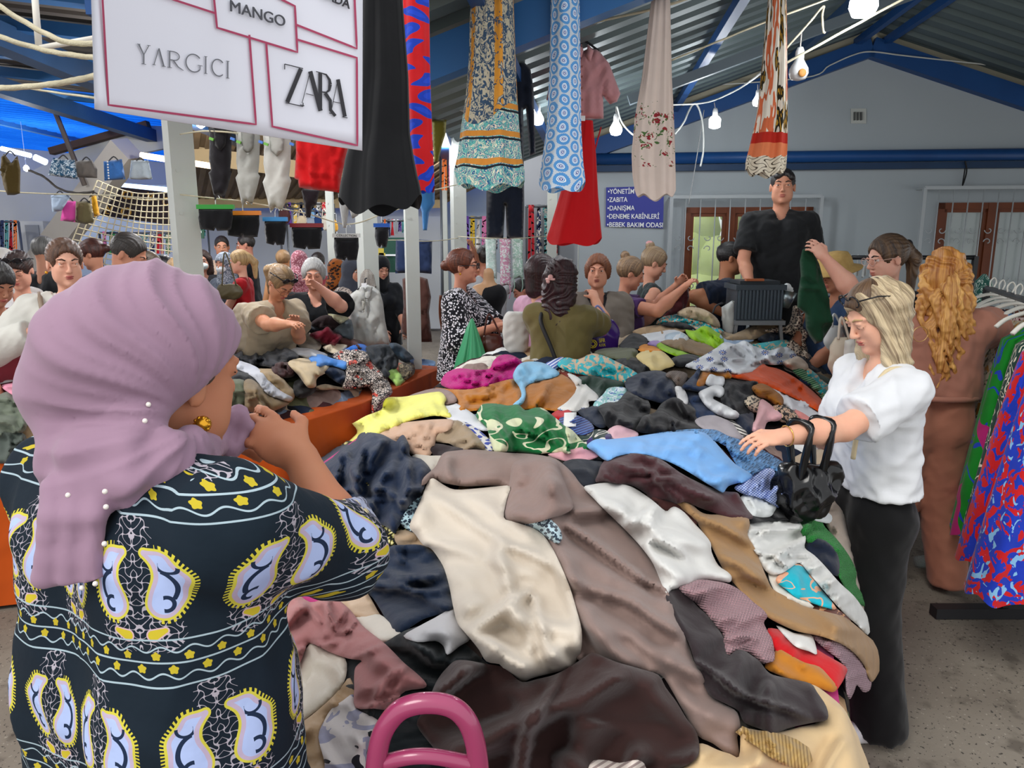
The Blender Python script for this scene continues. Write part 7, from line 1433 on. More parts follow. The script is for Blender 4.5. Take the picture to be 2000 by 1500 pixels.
# cords that carry the banner
rope_m = mottled('cfc7ae', 'b3a98c', 60, .9, 'rope', .4)
def rope(label, pts, r=.004, name='rope', m=None):
    q = curve([P(*p) for p in pts], 8); o = MB().tube(q, r, 8, fn=lambda a, i: 1 + .18 * math.sin(3 * a + i * 1.3)).mk(name, m or rope_m, None, True); tag(o, label, 'rope'); return o
rope('thick beige rope sagging from the upper left corner to the banner', [(-20, 0, 1.05), (60, 50, 1.05), (130, 82, 1.03), (200, 84, 1.02)], .0035)
rope('beige rope crossing the white pipe to the left of the banner', [(-20, 66, 1.05), (75, 95, 1.05), (130, 106, 1.03), (200, 114, 1.02)], .0034)
rope('twisted beige rope rising to the banner in the left', [(-20, 173, 1.15), (60, 169, 1.13), (130, 160, 1.08), (200, 145, 1.02)], .004)
rope('thin cord below the twisted rope left of the banner', [(40, 170, 1.5), (110, 181, 1.4), (200, 193, 1.1)], .0018)
o = MB().tube([P(66, -30, 1.12), P(76, 94, 1.12)], .0045, 8).tube([P(76, 94, 1.12), P(200, 72, 1.1)], .004, 8).mk('plastic_pipe', plain('d8d3c8', .5), None, True); tag(o, 'white plastic pipe frame left of the banner', 'pipe')
rope('long rope that carries the printed dresses across the top', [(828, 22, 3.0), (920, 8, 2.9)], .006)
rope('white rope running behind the dresses towards the upper right', [(830, 87, 3.1), (915, 81, 3.1), (1010, 72, 3.1), (1073, 63, 3.1), (1133, 49, 3.1), (1270, 19, 3.1), (1360, -8, 3.1)], .005)
rope('thin rope from the beige dress up to the right', [(1310, 118, 3.3), (1400, 82, 3.3), (1490, 45, 3.3), (1640, -10, 3.3)], .004)
rope('twisted rope passing below the large bright bulb', [(1530, 126, 3.3), (1650, 60, 3.3), (1775, -8, 3.3)], .005)
rope('rope with a knotted end hanging right of the orange printed dress', [(1535, 95, 3.4), (1580, 45, 3.4), (1608, 12, 3.4), (1606, 30, 3.4), (1608, 60, 3.4), (1612, 64, 3.4)], .0045)
rope('cable sagging from the roof beam behind the red and blue dress', [(838, 148, 4.0), (870, 163, 4.0), (915, 168, 4.0)], .005, 'cable', plain('b9bab4', .6)); rope('lower cable sagging behind the red and blue dress', [(838, 175, 4.4), (870, 200, 4.4), (915, 222, 4.4)], .005, 'cable', plain('b9bab4', .6))
rope('white cable looping down from the rafter beside the beige dress', [(1205, 208, 5.5), (1215, 240, 5.5), (1240, 265, 5.5), (1262, 260, 5.5)], .006, 'cable', plain('c9ccc8', .6))
rope('bundle of white cables hanging from the rafter left of the square bulb', [(1318, 262, 6.5), (1335, 240, 6.5), (1350, 208, 6.6), (1362, 206, 6.6), (1372, 240, 6.6), (1374, 290, 6.6), (1368, 325, 6.6)], .008, 'cable', plain('c9ccc8', .6))
rope('thin chain from the rafter to the left window', [(1375, 215, 6.6), (1362, 300, 6.6), (1345, 400, 6.6)], .004, 'chain', plain('8a8c8c', .5))
rope('light cable rising from the rafter to the orange printed dress', [(1310, 205, 6.2), (1380, 200, 6.2), (1440, 175, 5.5), (1490, 140, 4.5)], .006, 'cable', plain('c9ccc8', .6))
# lamps
m_bulb = plain('fbfdff', .3, em=9); m_sock = plain('e2e4e4', .5)
def bulb(px, py, Y, r, label, lit=True, cord=None, power=30, square=False):
    c = P(px, py, Y); t = empty('hanging_bulb', tuple(c)); tag(t, label, 'light bulb')
    prof = [(r * .2, -r), (r * .75, -r * .85), (r, -r * .3), (r * .95, r * .2), (r * .6, r * .8), (r * .42, r * 1.15)] if not square else [(r * .5, -r), (r * .95, -r * .8), (r, r * .5), (r * .7, r * .9), (r * .4, r * 1.1)]
    MB().lathe(c, prof, 18).mk('glass_bulb', m_bulb if lit else plain('d9dadb', .25), t, True)
    MB().lathe(c, [(r * .45, r * 1.1), (r * .45, r * 1.9), (r * .3, r * 2.3)], 12).mk('socket', m_sock, t, True)
    if cord: MB().tube(curve([c + V3(0, 0, r * 2.2), P(*cord)], 2), .003, 5).mk('cord', plain('c8c2bc', .6), t, True)
    if lit:
        l = bpy.data.lights.new('bulb_light', 'POINT'); l.energy = power; l.shadow_soft_size = .08; l.color = (.93, .97, 1); q = bpy.data.objects.new('bulb_light', l); C.objects.link(q); q.location = c - V3(0, 0, r + .06)
bulb(1687, 6, 3.2, .055, 'large lit bulb at the top right of the photo', cord=(1690, -60, 3.2), power=7)
bulb(1560, 138, 3.5, .042, 'unlit reflector bulb with a scorched side beside the orange printed dress', False, (1566, 58, 3.5))
q = P(1567, 142, 3.46); MB().ball(q, (.018, .006, .018), 8, 6).mk('scorch_mark', plain('b07a3c', .7), bpy.data.objects['hanging_bulb.001'], True)
bulb(1050, 232, 5.0, .04, 'lit bulb left of the pink shirt', cord=(1050, 195, 5.0), power=9)
bulb(1203, 252, 5.2, .042, 'lit bulb right of the red dress', cord=(1203, 208, 5.2), power=9)
bulb(1396, 239, 6.0, .045, 'square lit bulb hanging by the rafter over the left window', cord=(1395, 200, 6.0), power=10, square=True)
bulb(1479, 198, 5.0, .03, 'lit bulb half hidden behind the orange printed dress', cord=(1480, 165, 5.0), power=4)
bulb(868, 274, 7.5, .05, 'lit bulb beside the olive leggings', cord=(868, 240, 7.5), power=20)
for x, y, Y in ((-3.2, 8.0, 2.9), (-8.2, 13.0, 2.9), (-1.6, 10.5, 2.9), (-5.6, 6.4, 3.0), (-1.95, 5.2, 2.72)):  # fill bulbs added to brighten the dim left hall and middle
    c = V3(x, y, Y); t = empty('hanging_bulb', tuple(c)); tag(t, 'added fill bulb under the roof of the left hall', 'light bulb', 'added fill bulbs under the left hall roof'); MB().lathe(c, [(.01, -.04), (.04, -.02), (.045, .02), (.02, .06)], 14).mk('glass_bulb', m_bulb, t, True); MB().tube([c + V3(0, 0, .05), c + V3(0, 0, .9)], .004, 5).mk('cord', m_sock, t)
    l = bpy.data.lights.new('bulb_light', 'POINT'); l.energy = 95 if y > 6 else 70; l.shadow_soft_size = .1; q = bpy.data.objects.new('bulb_light', l); C.objects.link(q); q.location = c - V3(0, 0, .12)
# --- dresses over the stall
drape('dress', 'long black dress hanging right of the white banner', [(-45, 716, 780), (0, 706, 786), (150, 702, 797), (260, 690, 800), (310, 676, 808), (360, 668, 818), (402, 664, 824)], 1.9, fab('101114', wr=.3), 5, .16, .12, .02)
drape('dress', 'red dress with blue strokes and dots beside the black dress', [(-45, 792, 826), (0, 787, 838), (150, 790, 840), (280, 800, 845), (372, 815, 849)], 2.1, fab('c81c22', 'marks', '1f3fb4', '2348c8', 2.4), 4, .2, .08, .01)
m_ik, b_ = newmat('ikat_print', .85, .2); u, v = uvxy(); vb = v * 1.0 + sn(u * 60) * .004; no = E(tex('Noise', vec(u * 1.4, v), 38, detail=3, Distortion=1.0)); w_ = fr(no * 4.0)
sx_ = E.nt.nodes.new('ShaderNodeTexWave'); zz = fr(u * 9.0)
c1 = mixc(w_ > .5, 'bcb39c', '3a5068'); c1 = mixc((zz > .72) * (no > .44), c1, 'd9953a'); c2 = mixc(w_ > .45, '2b5f8c', '68b3ac'); c2 = mixc(fr(no * 7.0) > .7, c2, 'e6dcc4'); c2 = mixc(fr(v * 11.0) < .2, c2, 'cf8a3a'); c2 = mixc(fr(v * 11.0 + .12) < .08, c2, '20242c')
sz = v + sn(u * 22) * .04; setcol(b_, mixc(sz < 2.17, c1, c2)); bump(b_, no, .4, .006)
drape('dress', 'long dress printed in cream, orange and blue bands with a frayed hem', [(-45, 930, 985), (0, 919, 1003), (120, 916, 1007), (190, 910, 1010), (250, 901, 1014), (300, 895, 1018), (340, 887, 1024), (364, 892, 1024)], 2.7, m_ik, 6, .18, .14, .015)
drape('dress', 'blue and white dress printed with round flowers', [(-45, 1082, 1124), (0, 1076, 1132), (150, 1073, 1134), (250, 1068, 1135), (320, 1058, 1139), (368, 1053, 1143)], 2.8, fab('dfe9f3', 'circles', '5b9ddb', '1d3f9e', .62), 4, .18, .10, .018)
m_bf, b_ = newmat('rose_hem_print', .85, .2); u, v = uvxy(); base_ = mixc(tex('Noise', obco(), 20), 'd8c6ba', 'cbb8ac'); n1 = E(tex('Voronoi', vec(u, v), 26, out='Distance', Randomness=.9)); n2 = E(tex('Noise', vec(u, v), 70)); zone = (v > 2.02) * (v < 2.26); n3 = E(tex('Noise', vec(u, v), 55, detail=2, Distortion=1.0)); n4 = E(tex('Noise', vec(v, u), 48, detail=1, Distortion=1.5)); cc = mixc((n1 + n2 * .5 < .58) * (n3 > .5) * zone, base_, '8c2a30'); cc = mixc((n4 > .62) * (n1 < .55) * zone, cc, '4c6a3a'); setcol(b_, cc); bump(b_, tex('Noise', vec(u * 60, v * 3), 1.0), .5, .006)
drape('dress', 'long cream dress with red flowers near its hem', [(-45, 1282, 1302), (0, 1272, 1309), (150, 1254, 1312), (230, 1240, 1316), (300, 1234, 1318), (350, 1236, 1319), (382, 1240, 1319)], 3.0, m_bf, 6, .16, .12, .016)
m_os, b_ = newmat('orange_stripe_print', .85, .2); u, v = uvxy(); n1 = E(tex('Noise', vec(u * 5, v * .8), 7, detail=2)); s1 = fr(u * 9 + n1 * 2.0); cc = mixc(s1 < .2, 'e6dccb', 'cf6a44'); cc = mixc((s1 > .52) * (s1 < .8), cc, '2b271c'); cc = mixc((s1 > .58) * (s1 < .72) * (fr(v * 24 + sn(u * 200)) > .5), cc, 'b98a2e'); bz = fr(v * 5.2); cc = mixc((v < 2.16) * (v > 2.12), cc, 'b3281c'); cc = mixc((v < 2.12) * (v > 2.07), cc, 'd9794e'); cc = mixc(v < 2.07, cc, 'd8cdb8'); cc = mixc((v < 2.07) * (ab(sn(u * 120 + sn(v * 160) * 2)) < .3), cc, '4a3f34'); setcol(b_, cc); bump(b_, tex('Noise', vec(u * 70, v * 3), 1.0), .7, .008)
drape('dress', 'cream, orange and black striped dress hanging above the young man', [(-45, 1506, 1530), (0, 1500, 1536), (150, 1486, 1537), (230, 1477, 1537), (285, 1464, 1536), (318, 1456, 1534), (338, 1455, 1532)], 3.1, m_os, 7, .2, .09, .015)
flat('jumpsuit', 'dark navy jumpsuit with long sleeves hanging behind the banded dress', [(975, 140), (1012, 118), (1024, 122), (1036, 134), (1042, 170), (1044, 240), (1046, 300), (1034, 305), (1031, 260), (1027, 212), (1022, 215), (1024, 400), (1022, 464), (990, 466), (987, 400), (983, 465), (950, 464), (950, 330), (958, 200)], 3.9, fab('161d2c'), .03, .012)
t = empty('shirt', P(1138, 232, 4.0)); tag(t, 'short sleeved pink linen shirt hanging behind the blue flowered dress', 'shirt')
flat('shirt_body', '', [(1067, 195), (1072, 168), (1090, 120), (1124, 96), (1138, 100), (1152, 93), (1168, 97), (1190, 124), (1212, 183), (1205, 199), (1191, 204), (1178, 188), (1179, 232), (1130, 233), (1092, 231), (1089, 188), (1078, 201)], 4.0, fab('c98f92', wr=.5), .03, .010, parent=t)
flat('collar', '', [(1124, 95), (1136, 86), (1140, 100), (1134, 118), (1126, 108)], 3.95, fab('cf979a'), .01, .002, step=4, parent=t); flat('collar', '', [(1148, 87), (1160, 98), (1154, 120), (1144, 112)], 3.95, fab('cf979a'), .01, .002, step=4, parent=t)
for y in (130, 150, 172, 195, 218): MB().ball(P(1137, y, 3.93), .006, 8, 6).mk('button', plain('a86a64', .4), t, True)
MB().tube(curve([P(1139, 55, 4.0), P(1140, 78, 4.0), P(1128, 90, 4.0), P(1112, 104, 4.0)], 5), .006, 6).tube(curve([P(1140, 78, 4.0), P(1154, 88, 4.0), P(1170, 100, 4.0)], 5), .006, 6).mk('hanger', plain('1a1a1c', .4), t, True)
t = empty('dress', P(1122, 474, 3.9)); tag(t, 'flared plain red dress hanging below the pink shirt', 'dress')
drape('skirt_part', '', [(236, 1132, 1158), (262, 1128, 1160), (300, 1115, 1164), (380, 1094, 1168), (440, 1076, 1173), (474, 1068, 1175)], 3.9, fab('c20f16', wr=.3), 4, .14, .16, .02, parent=t)
MB().tube([P(1160, 300, 3.9), P(1174, 248, 3.9)], .004, 6).tube([P(1134, 240, 3.9), P(1130, 222, 3.9)], .004, 6).mk('strap', plain('b8141a', .7), t, True)
MB().box(tuple(P(1134, 236, 3.86)), tuple(P(1143, 226, 3.86) + V3(0, .004, 0))).mk('care_label', plain('e8e8e8', .7), t)
# --- clothes line on the left behind the banner
def bodysuit(label, cx, w, y0, y1, Y, c):
    t = empty('bodysuit', P(cx, y1, Y)); tag(t, label, 'bodysuit'); k = w / 2
    flat('suit_body', '', [(cx - k, y0), (cx - k * .9, y0 + 30), (cx - k * .95, y0 + 62), (cx - k * .8, y0 + 85), (cx - k, y0 + (y1 - y0) * .62), (cx - k * .72, y0 + (y1 - y0) * .8), (cx - k * .45, y1), (cx - k * .1, y1 - 12), (cx + k * .35, y1 - 4), (cx + k * .68, y0 + (y1 - y0) * .8), (cx + k, y0 + (y1 - y0) * .6), (cx + k * .85, y0 + 85), (cx + k * .95, y0 + 60), (cx + k, y0)], Y, fab(c), .03, .008, parent=t)
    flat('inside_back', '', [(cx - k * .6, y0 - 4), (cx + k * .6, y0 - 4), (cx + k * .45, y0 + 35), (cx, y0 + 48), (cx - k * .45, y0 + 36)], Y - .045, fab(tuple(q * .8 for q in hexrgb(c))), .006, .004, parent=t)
    for q, cc in ((-1, '6fae4a'), (1, '4a78c8')): MB().bar(P(cx + q * k * .9, y0 + 22, Y - .05), P(cx + q * k * .9 + 8, y0 + 25, Y - .05), .012, .012).mk('clothes_peg', plain(cc, .5), t)
bodysuit('black bodysuit pegged on the line nearest the tall grey post', 430, 46, 248, 392, 3.6, '1f1c20'); bodysuit('light grey bodysuit pegged between the black and the white one', 484, 48, 254, 404, 3.6, 'a9a8a2'); bodysuit('off white bodysuit pegged next to the red skirt', 541, 56, 258, 416, 3.6, 'd3d1ca')
flat('skirt', 'bright red skirt hanging under the lower edge of the banner', [(577, 255), (640, 262), (684, 270), (668, 340), (662, 376), (630, 372), (604, 370), (584, 366), (582, 352), (575, 348), (578, 300)], 3.4, fab('c40f14', wr=.3), .03, .012)
flat('leggings', 'dark brown leggings hanging below the red skirt', [(588, 368), (624, 372), (618, 400), (610, 405), (606, 425), (598, 425), (594, 400)], 3.7, fab('251c22'), .02, .006, step=5)
flat('leggings', 'light grey leggings below the black dress', [(660, 378), (700, 384), (700, 420), (688, 428), (682, 408), (676, 445), (670, 445), (664, 410)], 4.2, fab('a6a6a6'), .02, .006, step=5)
flat('leggings', 'olive green leggings hung beside the red and blue dress', [(844, 232), (872, 234), (870, 262), (862, 290), (856, 316), (848, 316), (846, 280)], 4.4, fab('6f6a24'), .02, .006, step=5)
flat('leggings', 'sky blue leggings below the red and blue dress', [(818, 366), (849, 370), (849, 398), (838, 416), (834, 450), (826, 450), (824, 415), (818, 395)], 4.4, fab('3f7cb8'), .02, .006, step=5)
for k, (x0, x1, y, yb, c, nm) in enumerate([(386, 456, 404, 450, '2f9a36', 'green'), (440, 508, 416, 463, 'e8862a', 'orange'), (515, 560, 428, 478, '3f9be0', 'light blue'), (568, 630, 440, 486, '8c2228', 'dark red'), (651, 702, 460, 508, 'e6e6e2', 'white printed'), (731, 760, 440, 483, '1f5fc0', 'dark blue')]):
    Y = 4.6 + .12 * k; t = empty('shorts', P((x0 + x1) / 2, yb, Y)); tag(t, 'black stretch shorts clipped to a %s hanger' % nm, 'shorts'); m = (x0 + x1) / 2; x0 += 2; x1 -= 2
    flat('shorts_body', '', [(x0, y + 4), (x1, y + 4), (x1 + 1, y + 22), (x1 - 3, yb), (m + 3, yb + 1), (m, yb - 5), (m - 3, yb + 1), (x0 + 3, yb - 3), (x0 - 1, y + 22)], Y, fab('17171a'), .02, .005, step=5, parent=t)
    MB().bar(P(x0 - 3, y, Y), P(x1 + 3, y, Y), .03, .026).mk('clip_bar', plain(c, .45), t); cb_ = t.children[-1]; MB().tube(curve([P(m, y - 4, Y), P(m, y - 16, Y), P(m + 5, y - 22, Y), P(m + 8, y - 16, Y)], 4), .003, 5).mk('hook', plain('c8cac8', .3, .8), cb_, True)
    if nm == 'white printed': text('COLLECTION', 5, x0 + 4, y + 2, x1 - 4, y + 3, lambda x, yy: P(x, yy, Y - .02), m_ink, t)
L8 = 6.6
for nm, lab, pts, c, kd in [('vest', 'olive brown vest hanging at the left edge', [(2, 308), (8, 300), (22, 318), (34, 304), (40, 330), (39, 378), (28, 381), (14, 381), (6, 360), (2, 335)], '4e3f1c', 'plain'), ('skirt', 'blue skirt with white sparkle hanging highest on the left line', [(104, 308), (124, 312), (146, 312), (152, 350), (120, 346), (94, 342)], '2f5876', 'blotch'), ('shorts', 'taupe grey sequined shorts on the left line', [(146, 316), (160, 312), (180, 313), (190, 330), (190, 348), (146, 346)], '6f6862', 'plain'), ('skirt', 'mid blue denim skirt with a row of buttons on the left line', [(202, 315), (238, 311), (245, 350), (204, 353)], '2f5a92', 'denim'), ('shorts', 'light grey denim shorts nearest the tall grey post', [(256, 313), (290, 313), (298, 350), (274, 351), (252, 350)], '8f979c', 'denim'), ('shorts', 'pale ripped denim shorts on the lower left line', [(99, 382), (124, 378), (138, 384), (120, 412), (102, 414)], '8896a8', 'denim'), ('skirt', 'bright pink skirt on the lower left line', [(124, 391), (148, 393), (147, 434), (118, 431)], 'd14a98', 'plain'), ('skirt', 'khaki skirt on the lower left line', [(149, 393), (176, 392), (183, 434), (168, 438), (147, 434)], '6b6142', 'plain'), ('top', 'yellow ruffled top on the lower left line', [(178, 381), (188, 382), (195, 420), (184, 424), (180, 405)], 'd0961c', 'plain')]:
    t = empty(nm, P(sum(q[0] for q in pts) / len(pts), max(q[1] for q in pts), L8)); tag(t, lab, nm); flat(nm + '_cloth', '', pts, L8, fab(c, kd, 'c9d6df' if kd == 'blotch' else None, s=.4), .03, .01, step=5, parent=t)
    m = sum(q[0] for q in pts) / len(pts); y = min(q[1] for q in pts); MB().tube(curve([P(m - 10, y + 4, L8), P(m, y - 5, L8), P(m + 10, y + 4, L8)], 4), .006, 5).mk('hanger', plain('3a3a3c', .4), t, True); L8 += .07
    if 'buttons' in lab:
        for k in range(7): MB().ball(P(210 + k * .4, 316 + k * 5.4, L8 - .15), .008, 6, 4).mk('button', plain('e8e4dc', .3), t)
rope('thin washing line with skirts and shorts at the left', [(-20, 372, 6.9), (80, 378, 6.9), (200, 381, 6.9), (330, 390, 6.9)], .006, 'washing_line'); rope('dark drooping cable under the washing line at the left', [(55, 332, 7.0), (85, 345, 7.0), (115, 368, 7.0), (150, 377, 7.0), (185, 374, 7.0)], .01, 'cable', plain('3b3632', .6))
# --- net, brown monogram banner and goods behind it
t = empty('monogram_banner', P(260, 470, 10.6)); tag(t, 'dark brown wall cloth with golden monograms behind the net', 'banner')
wallp = [P(x, y, 10.6) for x, y in ((188, 360), (336, 376), (336, 440), (190, 420))]; mk('cloth', [tuple(q) for q in wallp] + [tuple(q + V3(0, .03, 0)) for q in wallp], [(3, 2, 1, 0), (4, 5, 6, 7), (0, 1, 5, 4), (1, 2, 6, 5), (2, 3, 7, 6), (3, 0, 4, 7)], mottled('2e2220', '231a1a', 3, .8, 'brown_cloth'), t, smooth=False)
m_gold = plain('b98a2c', .5)
for x, y, k in ((199, 384, 0), (243, 387, 1), (283, 392, 0), (322, 400, 1), (203, 417, 0), (240, 420, 1)):
    s_ = 17
    if k == 0: text('L', s_ * .8, x, y, x + 9, y + 1, lambda a, b: P(a, b, 10.56), m_gold, t, shear=.3); text('V', s_ * .8, x + 5, y - 4, x + 18, y - 3, lambda a, b: P(a, b, 10.54), m_gold, t)
    else:
        for o in (-3, 3): MB().tube([P(x + 6 + o + 6 * math.cos(a) * (1 if o < 0 else 1), y - 6 + 7 * math.sin(a), 10.55) for a in np.linspace(.7 if o < 0 else 3.84, 5.6 if o < 0 else 8.7, 14)], .012, 5).mk('monogram', m_gold, t, True)
mb = MB(); Yn = 7.6
def npnt(i, j):
    a, b = i / 15, j / 13; x = 190 + 150 * a - 62 * b * (1 - a) ** 1.3; y = 352 + 22 * a + (b * (150 + 20 * a)) + 14 * math.sin(a * 3.14) * (1 - b); return P(x, y, Yn + .25 * math.sin(a * 3))
for i in range(16): mb.tube([npnt(i, j / 2) for j in range(27)], .006, 4)
for j in range(14): mb.tube([npnt(i / 2, j) for i in range(31)], .006, 4)
tag(mb.mk('rope_net', plain('cbbfa0', .8), None, True), 'cream rope netting stretched behind the grey post', 'net')
t = empty('steel_cabinet', P(60, 505, 10.4)); tag(t, 'open light grey steel cabinet at the left behind the crowd', 'cabinet')
q0, q1 = P(26, 432, 10.4), P(92, 505, 10.4); MB().box((q0.x, 10.4, q1.z), (q1.x, 10.8, q0.z)).mk('cabinet_body', plain('b3b3ae', .5), t); MB().box((P(50, 440, 10.4).x, 10.38, q1.z + .03), (P(76, 440, 10.4).x, 10.4, q0.z - .05)).mk('cabinet_door', plain('7e8082', .5), t); MB().tube([P(68, 470, 10.36), P(72, 470, 10.36)], .03, 8).mk('handle', plain('cfcfcc', .3), t)
# goods hung in the far aisles: each piece its own object
random.seed(11); cols = [('red', 'b0202a'), ('navy', '1d2a4e'), ('sky blue', '6f9fc8'), ('white', 'dcdcda'), ('orange', 'd0662a'), ('black', '1a1a1e'), ('yellow', 'd8b02c'), ('pink', 'c9709a'), ('green', '2f7a48'), ('grey', '8a8c90'), ('purple', '5a3a8a'), ('teal', '3f8a8c')]
def goods(x0, x1, y0, y1, Y, n, group, desc):
    w = (x1 - x0) / n; a_, b_ = P(x0 - 2, y0 + 3, Y + .03), P(x1 + 2, y0 + 3, Y + .03); tr = empty('garment_rail', (a_.x, a_.y, 0)); tag(tr, 'thin metal rail for the clothes ' + desc, 'rail')
    MB().tube([a_, b_], .015, 6).mk('rail_bar', plain('55585c', .4, .6), tr, True)
    for q_ in (a_, b_): MB().tube([V3(q_.x, q_.y, 0), q_], .015, 6).mk('rail_post', plain('55585c', .4, .6), tr, True)
    for k in range(n):
        nm, c = random.choice(cols); x = x0 + k * w; a = random.uniform(0, 6); b = y1 - random.uniform(0, 14)
        kind = random.choice(('tee', 'dress', 'trousers')); 
        poly = {'tee': [(x, y0 + 8), (x + w * .35, y0), (x + w * .65, y0), (x + w, y0 + 8), (x + w * .95, y0 + 16), (x + w * .8, y0 + 14), (x + w * .8, b), (x + w * .2, b), (x + w * .2, y0 + 14), (x + w * .05, y0 + 16)], 'dress': [(x + w * .25, y0), (x + w * .75, y0), (x + w * .7, y0 + 14), (x + w, b), (x, b), (x + w * .3, y0 + 14)], 'trousers': [(x + w * .15, y0), (x + w * .85, y0), (x + w * .95, b), (x + w * .58, b), (x + w * .5, y0 + 14), (x + w * .42, b), (x + w * .05, b)]}[kind]
        o = flat(kind if kind != 'tee' else 'tee_shirt', '%s %s %s' % (nm, kind if kind != 'tee' else 'tee shirt', desc), poly, Y + .03 * (k % 3), fab(c, random.choice(('plain', 'plain', 'blotch')), 'c9c2b8', s=.6), .02, .008, step=6, smooth=0, cat='clothes', group=group)
goods(196, 336, 452, 500, 10.2, 9, 'clothes hung behind the net', 'hung in the row behind the rope net')
goods(0, 34, 430, 500, 9.8, 4, 'clothes hung at the far left', 'hung at the far left edge beside the steel cabinet')
goods(380, 402, 425, 462, 11, 2, 'clothes hung beside the green sign', 'hung beside the small green sign')
goods(560, 650, 395, 440, 11.5, 8, 'clothes hung above the far aisle', 'hung high over the far aisle under the black shorts')
goods(748, 792, 428, 465, 10.5, 6, 'clothes on the rail above the green board', 'on the rail above the green board')
goods(906, 985, 422, 500, 9.6, 7, 'sports clothes behind the floral blouse woman', 'hung behind the woman in the floral blouse')
goods(1030, 1090, 400, 520, 8.0, 4, 'tops hung by the grey partition', 'hung beside the grey partition wall')
goods(862, 886, 300, 372, 8.6, 2, 'tops hung beside the slim post', 'hung high beside the slim grey post')
a_, b_ = P(545, 403, 10.4), P(655, 418, 10.4); tr = empty('garment_rail', (a_.x, a_.y, 0)); tag(tr, 'metal rail carrying the handbags of the far bag stall', 'rail'); MB().tube([a_, b_], .015, 6).mk('rail_bar', plain('55585c', .4, .6), tr, True)
for q_ in (a_, b_): MB().tube([V3(q_.x, q_.y, 0), q_], .015, 6).mk('rail_post', plain('55585c', .4, .6), tr, True)
for k, (x, y, c) in enumerate([(555, 415, '4a2a2c'), (590, 428, 'c9b79a'), (608, 432, '8f9aa8'), (622, 430, '1f3a6a'), (636, 428, 'd8d0c0'), (648, 434, 'b8862c')]):
    bag('handbag', '%s handbag hanging in the far bag stall' % ['maroon', 'beige', 'grey', 'navy', 'cream', 'mustard'][k], x, y - 8, 10.4, .16, .2, .08, c, handle=(-.04, .04, .08), seed=k)
# small signs
t = empty('sign_board', P(387, 462, 8.8)); tag(t, 'small dark green card payment sign beside the grey post', 'sign')
a, b, c, d = P(376, 447, 8.8), P(398, 449, 8.8), P(398, 466, 8.8), P(376, 465, 8.8); MB().add([a, b, c, d] + [q + V3(0, .02, 0) for q in (a, b, c, d)], [(3, 2, 1, 0), (4, 5, 6, 7), (0, 1, 5, 4), (1, 2, 6, 5), (2, 3, 7, 6), (3, 0, 4, 7)]).mk('board', plain('234434', .6), t)
text('KARTI', 4.5, 378, 454, 393, 455, lambda x, y: P(x, y, 8.79), m_white, t); text('BLZDE', 4.5, 378, 461, 392, 462, lambda x, y: P(x, y, 8.79), m_white, t)
t = empty('green_board', P(772, 530, 8.6)); tag(t, 'dark green board beside the woman in black headscarf', 'board'); a, d = P(746, 464, 8.6), P(802, 532, 8.6); MB().box((a.x, 8.6, d.z), (d.x, 8.63, a.z)).mk('board', plain('1c4a3c', .6), t); e_ = P(746, 500, 8.59); MB().box((a.x, 8.585, e_.z), (d.x, 8.6, e_.z + .02)).mk('white_line', m_white, t)
for k in range(3):
    q = P(737 + 3 * k, 485 + k * 9, 8.3); o = MB().box((q.x, 8.3, q.z - .08), (q.x + .07, 8.305, q.z)).mk('price_card', plain('cdb84a', .7)); tag(o, 'yellow price card beside the green board', 'price card', 'yellow price cards')
# navy trousers and brown dress near the slim post, lace tops, white shirt
flat('trousers', 'slate blue trousers hung behind the slim grey post', [(773, 468), (800, 466), (844, 470), (843, 535), (812, 532), (772, 534)], 6.6, fab('2c3a5c'), .02, .012)
flat('dress', 'brown dress hanging on the slim grey post over the orange table', [(786, 545), (800, 538), (820, 540), (835, 545), (842, 580), (838, 610), (844, 668), (815, 668), (782, 650), (788, 600)], 6.1, fab('5a3a32'), .02, .012)
for x0, x1, y1, c, nm in ((947, 970, 546, 'b9cfc6', 'white lace'), (975, 998, 560, 'c98fa8', 'pink lace'), (999, 1022, 546, 'a3c0b0', 'mint lace')):
    t = empty('top', P((x0 + x1) / 2, y1, 6.3)); tag(t, '%s top with dangling ties below the navy jumpsuit' % nm, 'top'); flat('top_cloth', '', [(x0, 464), (x1, 464), (x1 - 1, 500), (x1 + 1, y1), (x1 - 8, y1 - 4), (x0 + 2, y1), (x0 + 2, 500)], 6.3, fab(c, 'blotch', 'd8e0dc', s=.35), .012, .01, step=5, parent=t)
    for q in (x0 + 4, x1 - 3): MB().tube(curve([P(q, y1 - 4, 6.3), P(q + 2, y1 + 12, 6.3), P(q - 1, y1 + 24, 6.3)], 4), .004, 5).mk('tie', fab(c), t, True)
t = empty('shirt', P(722, 676, 6.05)); tag(t, 'white blouse on a hanger hung on the grey post over the orange table', 'blouse')
flat('shirt_body', '', [(703, 562), (716, 556), (730, 560), (742, 570), (748, 590), (752, 625), (762, 674), (745, 676), (720, 678), (698, 676), (686, 660), (683, 615), (684, 575), (694, 568)], 6.05, fab('dad9d2', wr=.4), .04, .014, wl=.07, parent=t)
flat('collar', '', [(702, 562), (710, 555), (714, 575), (708, 584), (703, 574)], 5.99, fab('e2e1da'), .008, .002, step=3, parent=t); flat('collar', '', [(716, 554), (728, 561), (724, 578), (716, 590), (712, 578)], 5.99, fab('e2e1da'), .008, .002, step=3, parent=t)
flat('placket', '', [(706, 585), (713, 585), (712, 610), (708, 610)], 5.98, fab('c9c4b8'), .006, .001, step=3, parent=t); MB().tube(curve([P(698, 566, 6.02), P(712, 553, 6.02), P(713, 545, 6.02), P(717, 543, 6.02)], 5), .006, 5).mk('hanger', plain('2a2a2c', .4), t, True)
